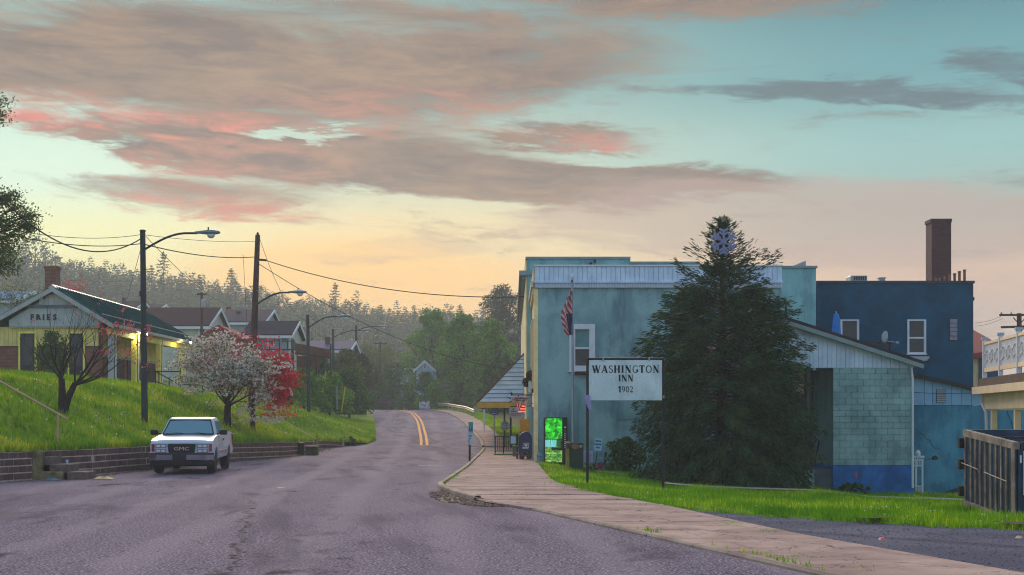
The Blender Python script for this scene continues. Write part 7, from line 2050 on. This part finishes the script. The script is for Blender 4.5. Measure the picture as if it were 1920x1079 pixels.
# ---- mailbox
YM = 56.6
mx0, mx1, mz0, mz1 = X_(973, YM), X_(997.5, YM), zroad(YM) + .09, Z_(810, YM)
ml = thing('mailbox', 'round-topped navy street mailbox on the pavement by the inn', 'mailbox', ((mx0 + mx1) / 2, YM, mz0))
M_MAIL = mat('mail_navy', S(24, 40, 88), .5, .12, 3)
r_ = (mx1 - mx0) / 2; cxm = (mx0 + mx1) / 2
prof_ = [(mx0, mz0 + .17), (mx1, mz0 + .17), (mx1, mz1 - r_)] + [(cxm + r_ * math.cos(math.pi * k / 12), mz1 - r_ + r_ * math.sin(math.pi * k / 12)) for k in range(1, 12)] + [(mx0, mz1 - r_)]
MB().prism([(x, YM, z) for x, z in prof_], (0, .5, 0)).build('body', M_MAIL, ml)
for x in (mx0 + .02, mx1 - .08):
    for y in (YM + .02, YM + .42): MB().box((x, y, mz0 - .02), (x + .06, y + .06, mz0 + .168)).build('leg', M_MAIL, ml)
MB().box((mx0 - .012, YM + .08, mz0 + .2), (mx0 - .002, YM + .42, mz0 + .7)).build('side_plate', M_MAIL, ml)
ex0, ez0 = X_(979.5, YM), Z_(841.5, YM); ew, eh = .235, .225
eb = MB().prism([(ex0, YM - .01, ez0), (ex0 + ew, YM - .01, ez0), (ex0 + ew + .035, YM - .01, ez0 + eh), (ex0 + .035, YM - .01, ez0 + eh)], (0, .008, 0)).build('emblem', M_WFRAME, ml)
# white swept bird's head on a dark ground with a bar below
bdk = MB().prism([(ex0 + .02, YM - .014, ez0 + .07), (ex0 + ew - .005, YM - .014, ez0 + .07), (ex0 + ew + .015, YM - .014, ez0 + eh - .02), (ex0 + .045, YM - .014, ez0 + eh - .02)], (0, .003, 0)).build('emblem_ground', M_MAIL, eb)
MB().prism([(ex0 + .03, YM - .018, ez0 + .085), (ex0 + .10, YM - .018, ez0 + .12), (ex0 + .15, YM - .018, ez0 + .075), (ex0 + .225, YM - .018, ez0 + .155), (ex0 + .15, YM - .018, ez0 + .175), (ex0 + .05, YM - .018, ez0 + .18), (ex0 + .12, YM - .018, ez0 + .15)], (0, .003, 0)).build('emblem_bird', M_WFRAME, eb)
MB().box((ex0 + .02, YM - .014, ez0 + .02), (ex0 + ew - .02, YM - .011, ez0 + .045)).build('emblem_bar', M_METAL, eb)
# pots under it, brown leaflet box, bin with pale top, green step and rail, yellow cabinet
for px, lab, m_ in ((979.5, 'left small brown flowerpot under the mailbox', 'pot_brown'), (990.5, 'right small flowerpot with leaves under the mailbox', 'pot_olive')):
    p = Vector((X_(px, YM), YM - .08, zroad(YM) + .095)); t = thing('flowerpot', lab, 'flowerpot', p)
    MB().lathe([(.06, 0), (.085, .13), (.09, .15), (.07, .15)], p, 10).build('pot', mat(m_, S(96, 62, 44) if 'brown' in m_ else S(84, 78, 48), .85, .2, 6), t)
    rng = np.random.default_rng(int(px)); V, Fq = cards(rng.normal(0, .05, (40, 3)) + np.array(p) + np.array([0, 0, .19]), .08, .5, rng); np_obj('foliage', V, Fq, M_LEAF_Y, t)
bx_ = thing('leaflet_box', 'narrow dark brown box standing against the mailbox', 'box', P(970.5, 864, 57)); MB().box(P(968, 864, 57.2), P(972, 815, 57) + Vector((0, .3, 0))).build('body', M_DKWOOD, bx_)
for z in (.35, .62): MB().lathe([(.02, 0), (.02, .02)], (X_(970, 57), 56.985, z), 8, axis='Y').build('knob', M_WFRAME, bx_)
lb = thing('pavement_bin', 'grey-green pavement bin with pale blue notice on top', 'bin', P(965, 860, 60.5)); MB().cbox(P(961, 858.5, 60.5), P(967.6, 836, 60.5) + Vector((0, .35, 0)), .015).build('body', mat('bin_grey_green', S(84, 98, 86), .7, .12), lb); MB().box(P(957.5, 832, 60.4), P(967, 818.5, 60.38)).build('notice', M_NOTICE, lb)
gs = thing('green_step', 'low moss-green step block on the pavement below a black rail', 'step', P(942, 858, 62.5)); MB().cbox(P(925.5, 858, 62.5), P(962, 851.5, 62.5) + Vector((0, 1.4, 0)), .02).build('block', mat('step_green', S(70, 98, 58), .9, .2, 4), gs)
rl = thing('black_rail', 'black iron railing with upright bars on the green step', 'railing', P(945, 850, 64)); 
def rp_(px, py, d=63.2): return P(px, py, d)
MB().bar(rp_(927.5, 818.5), rp_(968, 818.5), .05, .05).build('top_rail', M_BLACK, rl); MB().bar(rp_(928, 846), rp_(966, 846), .04, .04).build('bottom_rail', M_BLACK, rl)
for px in (928.5, 944, 966): MB().bar(rp_(px, 851), rp_(px, 818), .05, .05, up=(0, 1, 0)).build('post', M_BLACK, rl)
for k in range(9):
    if k not in (0,): MB().bar(rp_(928.5 + k * 4.2, 846), rp_(928.5 + k * 4.2, 819), .02, .02, up=(0, 1, 0)).build('baluster', M_BLACK, rl)
yc = thing('yellow_cabinet', 'tall mustard-yellow cabinet behind the mailbox against the inn wall', 'cabinet', P(983, 860, 61)); MB().cbox(P(974, 862, 61), P(992.5, 786, 61) + Vector((0, .5, 0)), .02).build('body', mat('mustard_paint', S(186, 138, 28), .65, .12, 3), yc); MB().box(P(974.5, 812, 60.99), P(992, 810.5, 60.985)).build('seam', M_DKWOOD, yc)

# ---- hanging shop signs along the side wall
hs = thing('hanging_shop_sign', 'carved wooden hanging sign with a black spiked end under the awning gable', 'sign', (X_(990, 57.9), 57.9, 2.6))
MB().tube([P(999, 741, 57.9), P(961, 741, 57.9)], .022, 6).build('bracket', M_BLACK, hs)
M_CARV = mat('carved_sign', S(150, 106, 104), .8, .4, 7, .2, 20, col2=S(172, 150, 148))
MB().prism([P(960, 754, 57.88), P(991, 756, 57.88), P(994, 748, 57.88), P(985, 744.5, 57.88), P(964, 744, 57.88), P(959, 749, 57.88)], (0, .05, 0)).build('board', M_CARV, hs)
lm = MB(); text_mb(lm, 'GIFTS', .1, P(976, 752.3, 57.87), depth=.004) if False else None
for k in range(2): lm.box(P(966 + k * 2, 747.2 + k * 4, 57.872), P(988 - k * 4, 748.6 + k * 4, 57.868))
lm.build('print', mat('sign_dark_print', S(96, 56, 70), .8, .2, 20), hs)
for a, b_ in (((960, 742), (955, 735)), ((958, 748), (949.5, 744)), ((959, 752), (952.5, 757)), ((961, 741), (957, 733))): MB().tube([P(a[0], a[1], 57.9), P(b_[0], b_[1], 57.9)], [.035, .004], 5).build('spike', M_BLACK, hs)
for px in (972, 986): MB().bar(P(px, 745, 57.9), P(px, 741, 57.9), .03, .03, up=(0, 1, 0)).build('hanger', M_BLACK, hs)
rs_ = thing('red_striped_sign', 'red and white striped glowing sign shaped like a folded banner', 'sign', P(977, 765, 57.2))
M_SRED, M_SWHT = mat('stripe_red', S(196, 26, 40), .5, .1), mat('stripe_white', S(220, 190, 190), .5, .1)
M_SGLOW = emit_mat('stripe_lit', S(255, 120, 96), .8)
A_ = [(966, 757), (982, 756), (972, 773)]; B_ = [(981, 757), (985, 773), (971, 774)]
ys_ = 57.2
for k in range(5):
    a0, a1 = k / 5, (k + 1) / 5 - .02
    q = [(966 + 16 * a0, 757 - a0), (966 + 16 * a1, 757 - a1), (966 + 16 * a1 - 2, 757 + 13 - 5 * abs(a1 - .4)), (966 + 16 * a0 - 2 + 2, 757 + 13 - 5 * abs(a0 - .4))]
    q = [(x, y) for x, y in ((966 + 14 * a0, 757), (966 + 14 * a1, 757), (969 + 4 * a1, 757 + 8 + 7 * a1), (969 + 4 * a0, 757 + 8 + 7 * a0))]
    MB().prism([P(x, y, ys_) for x, y in reversed(q)], (0, .04, 0)).build('stripe', M_SRED if k % 2 == 0 else M_SWHT, rs_)
for k in range(6):
    t0, t1 = k / 6, (k + 1) / 6
    q = [(981 - 10 * t0, 757.5 + 16 * t0), (985.5 - .5 * t0, 759 + 14 * t0), (985.5 - .5 * t1, 759 + 14 * t1), (981 - 10 * t1, 757.5 + 16 * t1)]
    MB().prism([P(x, y, ys_ - .03) for x, y in reversed(q)], (0, .04, 0)).build('stripe', M_SRED if k % 2 == 0 else M_SGLOW, rs_)
MB().tube([P(983, 758, ys_), P(1000, 757, ys_)], .018, 6).build('bracket', M_SRED, rs_)
ws_ = thing('white_shop_sign', 'grey-white two-board hanging shop sign behind the red striped sign', 'sign', P(970, 780, 60))
MB().box(P(955, 775, 60), P(980, 764, 59.95)).build('board', mat('shop_board', S(160, 160, 166), .7, .1, 4), ws_); MB().box(P(957, 783.5, 60), P(985, 777, 59.95)).build('board', bpy.data.materials['shop_board'], ws_)
lm = MB(); lm.box(P(957.5, 772.5, 59.945), P(968, 771, 59.94)); lm.box(P(961, 769, 59.945), P(964, 766.5, 59.94)); lm.box(P(958, 779, 59.945), P(978, 778, 59.94)); lm.build('print', mat('shop_print', S(60, 64, 96), .8, .2, 9), ws_)
MB().box(P(959, 780.6, 59.945), P(968, 779.5, 59.94)).build('red_print', M_SRED, ws_); MB().tube([P(956, 763, 60), P(996, 761.5, 60)], .02, 6).build('bracket', M_BLACK, ws_)
for px, py, lab in ((988, 717, 'lower dried brown flower basket beside the light box'), (995, 704, 'upper dried brown flower basket on the cream side wall')):
    p = P(px, py, 57.9); t = thing('flower_basket', lab, 'flower basket', p, 'dried flower baskets on the inn side wall')
    rng = np.random.default_rng(px); V, Fq = cards(unit(420, rng) * .2 * rng.random((420, 1)) ** .4 + np.array(p), .09, .6, rng); np_obj('flowers', V, Fq, M_LEAF_B if 'lower' in lab else M_LEAF_B, t)
    MB().lathe([(.03, -.2), (.12, -.14), (.16, -.02), (.13, 0)], p, 10).build('basket', M_DKWOOD, t); MB().tube([p + Vector((.0, 0, 0)), p + Vector((0, 0, .3)), Vector((ix0 - .02, p.y, p.z + .32))], .01, 4).build('hook', M_BLACK, t)

# ---- road signs and posts
ps = thing('parking_sign', 'black kerbside post carrying a stack of small teal and white parking signs', 'sign', P(881, 871, 53.8)); y_ = 53.8
MB().tube([P(880.5, 872, y_), P(880.8, 822, y_)], .04, 8).build('post', M_BLACK, ps); MB().tube([P(880.8, 822, y_ + .02), P(882, 793, y_ + .02)], .02, 6).build('pipe', M_METAL, ps)
M_TEAL = mat('sign_teal', S(70, 140, 140), .55, .08, 4); M_SBLUE = mat('sign_blue', S(28, 64, 158), .55, .06, 4); M_SPALE = mat('sign_pale', S(140, 192, 214), .55, .06, 4)
pnl = MB().box(P(878.5, 811, y_), P(887, 791.5, y_ - .015)).build('panel', M_TEAL, ps); MB().box(P(880, 807.5, y_ - .016), P(885, 801, y_ - .02)).build('symbol', M_SBLUE, pnl)
MB().lathe([(.02, 0), (.025, .005)], P(882.5, 803, y_ - .021), 8, axis='Y').build('symbol_figure', M_WFRAME, pnl)
pn2 = MB().box(P(877, 822.5, y_), P(886, 812, y_ - .015)).build('panel', M_SPALE, ps); MB().box(P(880, 835, y_ - .02), P(884, 823, y_ - .045)).build('panel', M_SPALE, ps)
for k in range(2): MB().box(P(879, 817 + k * 2.4, y_ - .016), P(884.5, 816 + k * 2.4, y_ - .019)).build('print', M_SBLUE, pn2)
sn = thing('street_name_sign', 'blue oval street sign on a thin grey pole beside the railing', 'sign', P(927, 850, 73)); y_ = 73.0
MB().tube([P(927, 850, y_), P(927, 770, y_)], .03, 6).build('pole', M_METAL, sn); MB().lathe([(.30, 0), (.30, .02)], P(927, 776, y_), 16, axis='Y')
ov = MB().prism([P(927 + 8.2 * math.cos(2 * math.pi * k / 18), 776 + 2.6 * math.sin(2 * math.pi * k / 18), y_ - .04) for k in range(18)], (0, .02, 0)).build('panel', M_SBLUE, sn)
MB().box(P(922, 776.5, y_ - .042), P(931, 775.3, y_ - .045)).build('print', M_WFRAME, ov)
oc = thing('octagon_sign', 'grey back of an octagonal sign with a one-way arrow plate on a dark pole', 'sign', P(947, 846, 76)); y_ = 76.0
MB().tube([P(946.5, 846, y_), P(945.5, 765, y_)], .045, 8).build('pole', M_POLE, oc); MB().tube([P(958, 838, y_ + .6), P(957.5, 780, y_ + .6)], .05, 8).build('side_pole', M_POLE, oc)
MB().prism([P(947 + 9.2 * math.cos(math.pi / 8 + k * math.pi / 4), 799 + 9.2 * math.sin(math.pi / 8 + k * math.pi / 4), y_ - .06) for k in range(8)], (0, .015, 0)).build('octagon', M_METAL, oc)
arw = MB().box(P(939.5, 801, y_ - .07), P(954.5, 796.5, y_ - .08)).build('arrow_plate', M_WFRAME, oc)
lm = MB(); lm.box(P(942, 799.4, y_ - .082), P(949.5, 798.2, y_ - .086)); lm.prism([P(949.5, 800.4, y_ - .086), P(949.5, 797.2, y_ - .086), P(952.8, 798.8, y_ - .086)], (0, .003, 0)); lm.build('arrow', M_BLACK, arw)
rdn = thing('road_name_sign', 'faded brown road sign board on a single post before the green trees', 'sign', P(828, 770, 158)); y_ = 158.0
MB().tube([P(828, 775, y_), P(828.5, 722, y_)], .06, 6).build('post', M_METAL, rdn); MB().box(P(821, 726.5, y_ - .06), P(836.5, 720, y_ - .1)).build('panel', mat('faded_brown_sign', S(112, 108, 112), .8, .15, 3), rdn)
for (py0, py1, m_, lab) in ((745, 755.5, M_SPALE, 'small pale rectangular sign beside the farthest lamp post'), (760, 768.5, mat('sign_orange', S(206, 136, 36), .6, .1, 3), 'small orange sign low beside the farthest lamp post')):
    p = P(673.5, py1, 141); t = thing('roadside_sign', lab, 'sign', p); MB().box(P(670.5, py1, 141), P(677, py0, 140.96)).build('panel', m_, t); MB().tube([P(673.8, 771, 141.05), P(673.8, py0, 141.05)], .03, 6).build('post', M_METAL, t)
    MB().box(P(672, (py0 + py1) / 2 + 2, 140.95), P(675.5, (py0 + py1) / 2 + .5, 140.94)).build('print', M_POLE, t)
bn = thing('cloth_banner', 'creased white cloth banner tied to the end of the guardrail', 'banner', P(796, 766, 153)); R = []
for j in range(7):
    R.append([P(786 + 20 * i / 14 + .3 * math.sin(i + j), 754 + 12.5 * j / 6 + (1.2 * math.sin(i * .9) if j == 0 else .25 * math.sin(i * .8)), 153 + .12 * math.sin(i * 1.3 + j)) for i in range(15)])
MB().sheet(R).build('cloth', mat('banner_white', S(200, 200, 210), .85, .06, 3), bn); MB().box(P(790.5, 759.5, 152.82), P(793, 758, 152.78)).build('print', M_SBLUE, bn); MB().box(P(793.5, 761, 152.82), P(797.5, 759.6, 152.78)).build('print', M_SBLUE, bn)
for px in (786, 806): MB().tube([P(px, 768, 153), P(px, 752.5, 153)], .04, 5).build('stake', M_METAL, bn)
# guardrail: W-beam on posts
gd = thing('guardrail', 'rust-tinted steel guardrail curving along the hill pavement', 'guardrail', (-5.5, 140, 2)); M_GR = mat('guardrail_steel', S(186, 152, 128), .55, .15, 3, metal=.3)
gy = np.linspace(127, 156, 36); gx = lambda y: I(y, XR) + 1.62; gz = lambda y: zroad(y) + .42
wsec = [(0, 0), (-.07, .05), (-.07, .11), (0, .16), (-.07, .21), (-.07, .27), (0, .32)]
MB().sheet([[(gx(y) + a, y, gz(y) + b_) for a, b_ in wsec] for y in gy]).build('beam', M_GR, gd)
for y in np.linspace(128, 155, 10): MB().box((gx(y) + .02, y - .06, zroad(y) - .4), (gx(y) + .14, y + .06, zroad(y) + .72)).build('post', M_METAL, gd)
y = 127.0; MB().sheet([[(gx(y) + a + .02 * k, y - .25 * k + .0, gz(y) + b_) for a, b_ in wsec] for k in range(3)]).build('end_shoe', mat('end_blue', S(78, 104, 150), .6, .1), gd)
# timber bleacher and bench beyond the crest
bl = thing('timber_bleacher', 'stack of dark weathered timber rails like a small bleacher beyond the crest', 'bleacher', P(710, 768, 162)); M_OLDW = mat('old_timber', S(84, 72, 80), .9, .3, 3, piece=.12)
for (a, b_, py0, py1, dd) in ((699, 731, 748.5, 745.8, .8), (685, 735, 753, 750, .5), (687, 735, 757, 755, .3), (685, 736, 760.5, 758, 0)): MB().box(P(a, py0, 162 + dd), P(b_, py1, 162 + dd) + Vector((0, .28, 0))).build('plank', M_OLDW, bl)
for px in (700, 704, 709, 714, 719, 724, 728): MB().box(P(px, 769, 162.3), P(px + 2, 760, 162.4)).build('post', M_OLDW, bl)
for px in (688, 733): MB().box(P(px, 769, 162.5), P(px + 2, 746, 162.6)).build('post', M_OLDW, bl)
be = thing('dark_bench', 'small dark bench by the verge between bleacher and banner', 'bench', P(760, 767, 162)); MB().box(P(751, 758.5, 162), P(764, 757, 162) + Vector((0, .45, 0))).build('seat', M_BLACK, be)
for px in (752, 761): MB().box(P(px, 768, 162), P(px + 1.6, 758.5, 162) + Vector((0, .3, 0))).build('leg', M_BLACK, be)
MB().bar(P(764, 758, 162), P(771, 768, 162), .25, .2).build('brace', M_BLACK, be)

# ---- steps and rails through the retaining wall
st1 = thing('wall_steps', 'mossy stained concrete steps coming out of the retaining wall', 'steps', hit(150, 894)); M_MOSS = mat('mossy_concrete', S(106, 100, 62), .9, .35, 4, .4, 18, col2=S(120, 112, 84)); M_STEP = mat('stained_step', S(108, 92, 86), .9, .3, 4, .4, 18)
ys0 = 40.9; xw = wx(ys0)
for k, (w0, w1, z1, z0) in enumerate(((.10, .5, .66, -.05), (.5, 1.0, .44, -.05), (1.0, 1.5, .22, -.05))):
    MB().cbox((xw + w0 - .3, ys0, z0), (xw + w1, ys0 + 1.05, z1), .02).build('step', M_STEP, st1)
MB().cbox((xw - .1, ys0 - .22, -.05), (xw + .32, ys0 - .01, .84), .03).build('cheek_wall', M_MOSS, st1); MB().cbox((xw - .1, ys0 + 1.07, -.05), (xw + .2, ys0 + 1.25, .84), .03).build('cheek_wall', M_STEP, st1)
MB().cbox((xw + .1, ys0 - .2, -.04), (xw + .9, ys0 - .02, .24), .03).build('kerb_block', M_MOSS, st1)
cup = Vector((xw + .92, ys0 + .2, .445)); tag(MB().lathe([(.03, 0), (.045, .11), (.04, .115)], cup, 10).build('paper_cup', mat('cup_lilac', S(178, 180, 220), .6, .05), at=tuple(cup)), 'white paper cup left on the wall steps', 'cup')
for (dx_, dy_, r, m_, lab) in ((.75, -.55, .22, mat('litter_teal', S(62, 110, 130), .7, .2, 6), 'crumpled teal litter at the foot of the wall steps'), (1.95, .3, .3, mat('litter_sand', S(196, 168, 120), .9, .2, 6), 'flat sandy scrap in the gutter past the wall steps')):
    c = Vector((xw + dx_, ys0 + dy_, .012)); rd = random.Random(int(dx_ * 100)); ring_ = [(c.x + r * math.cos(k * .628) * rd.uniform(.6, 1.3), c.y + r * 1.2 * math.sin(k * .628), c.z) for k in range(10)]
    tag(MB().loft([ring_, [((p[0] + c.x) / 2 + rd.uniform(-.03, .03), (p[1] + c.y) / 2, c.z + rd.uniform(.03, .07)) for p in ring_]]).build('litter', m_, at=tuple(c)), lab, 'litter')
M_RAIL = mat('tan_pipe', S(188, 150, 120), .6, .12, 3)
hr1 = thing('bank_handrail', 'long tan pipe handrail running down the bank at the left edge', 'handrail', hit(108, 838))
b_ = hit(108, 836, 30); y_ = b_.y
MB().tube([P(-40, 693, y_), P(126, 786, y_)], .035, 8).build('rail', M_RAIL, hr1); MB().tube([P(108, 840, y_), P(109, 775, y_)], .035, 8).build('post', M_RAIL, hr1); MB().tube([P(-30, 740, y_), P(-30, 699, y_)], .035, 8).build('post', M_RAIL, hr1)
y2 = hit(597, 850).y; y2 = 67.0
hr2 = thing('far_handrail', 'pale thin handrail descending the bank to the wall box by the far steps', 'handrail', P(597, 850, y2)); MB().tube([P(484, 762, y2 + 1), P(594, 824, y2)], .028, 6).build('rail', mat('pale_rail', S(190, 176, 140), .6, .1), hr2)
MB().tube([P(596.5, 852, y2), P(594.5, 816, y2)], .045, 6).build('post', M_OCH, hr2); MB().tube([P(590.5, 825, y2), P(586, 838, y2)], .02, 5).build('brace', M_RAIL, hr2)
sb_ = thing('wall_box', 'dark recessed opening and low mossy block beside the far handrail', 'block', P(572, 855, 66.3)); MB().box(P(552.5, 855, 66.2), P(571, 830, 66.4)).build('opening', M_BLACK, sb_); MB().cbox(P(572.5, 855, 65.8), P(594, 838, 65.8) + Vector((0, .6, 0)), .03).build('block', mat('mossy_block', S(70, 76, 56), .9, .3, 4), sb_); MB().box(P(572, 838.5, 65.75), P(594.5, 836.3, 65.75) + Vector((0, .7, 0))).build('cap', M_KERB, sb_)
broadleaf('wall_end_bush', 'dark bush overhanging the far end of the retaining wall', P(653, 838, 80.5), .55, 1.0, 14, 60, .14, M_LEAF_D, 131, low=.05, cat='bush', trunk_r=.03, clump=.3)
# parked car's glimpse behind the bank crest
pc = thing('parked_car', 'white car glimpsed over the bank crest behind the red tree', 'car', P(526, 738, 84)); 
MB().loft([[P(517 + a, b_, 83.4) for a, b_ in ((0, 742), (0, 736), (6, 734.5), (20, 734.5), (24, 737), (24, 742))], [P(517 + a, b_, 83.4) + Vector((0, 1.7, 0)) for a, b_ in ((0, 742), (0, 736), (6, 734.5), (20, 734.5), (24, 737), (24, 742))]]).build('body', M_PAINT, pc)
MB().loft([[P(521 + a, b_, 83.5) for a, b_ in ((0, 734.6), (3, 730), (12, 730), (16, 734.6))], [P(521 + a, b_, 83.5) + Vector((0, 1.5, 0)) for a, b_ in ((0, 734.6), (3, 730), (12, 730), (16, 734.6))]]).build('cab', M_WSCR, pc)
for px in (521, 536): MB().lathe([(.1, 0), (.32, .02), (.32, .18), (.1, .2)], P(px, 742, 83.3), 14, axis='Y').build('wheel', M_TYRE, pc)
MB().box(P(539, 738.5, 83.36), P(541, 736.5, 83.39)).build('tail_light', M_AMBER, pc)
# scraps on the gravel
for px, py, m_, lab in ((1653, 1015, mat('scrap_pink', S(206, 96, 110), .7, .1), 'pink scrap of litter on the gravel drive'), (1911, 1012, mat('scrap_tan', S(190, 160, 130), .8, .1), 'pale flat stone on the gravel near the skip')):
    p = hit(px, py); rd = random.Random(px); rr = [(p.x + .07 * math.cos(k * 1.05) * rd.uniform(.7, 1.2), p.y + .1 * math.sin(k * 1.05), p.z + .02) for k in range(6)]
    tag(MB().loft([rr, [((q[0] + p.x) / 2, (q[1] + p.y) / 2, q[2] + .03) for q in rr]]).build('scrap', m_, at=tuple(p)), lab, 'litter' if px < 1700 else 'stone')

# ================================================================== MORNING HAZE
hm = bpy.data.materials.new('haze'); hm.use_nodes = True; n_ = hm.node_tree; n_.nodes.clear()
vo = n_.nodes.new('ShaderNodeVolumePrincipled'); vo.inputs['Color'].default_value = (.80, .86, .92, 1); vo.inputs['Density'].default_value = .0008; vo.inputs['Anisotropy'].default_value = .2
oo = n_.nodes.new('ShaderNodeOutputMaterial'); n_.links.new(vo.outputs[0], oo.inputs['Volume'])
try: hm.cycles.homogeneous_volume = True
except Exception: pass
hz = MB().box((-645, -65, -5), (645, 705, 52)).build('haze', hm); tag(hz, kind='stuff')
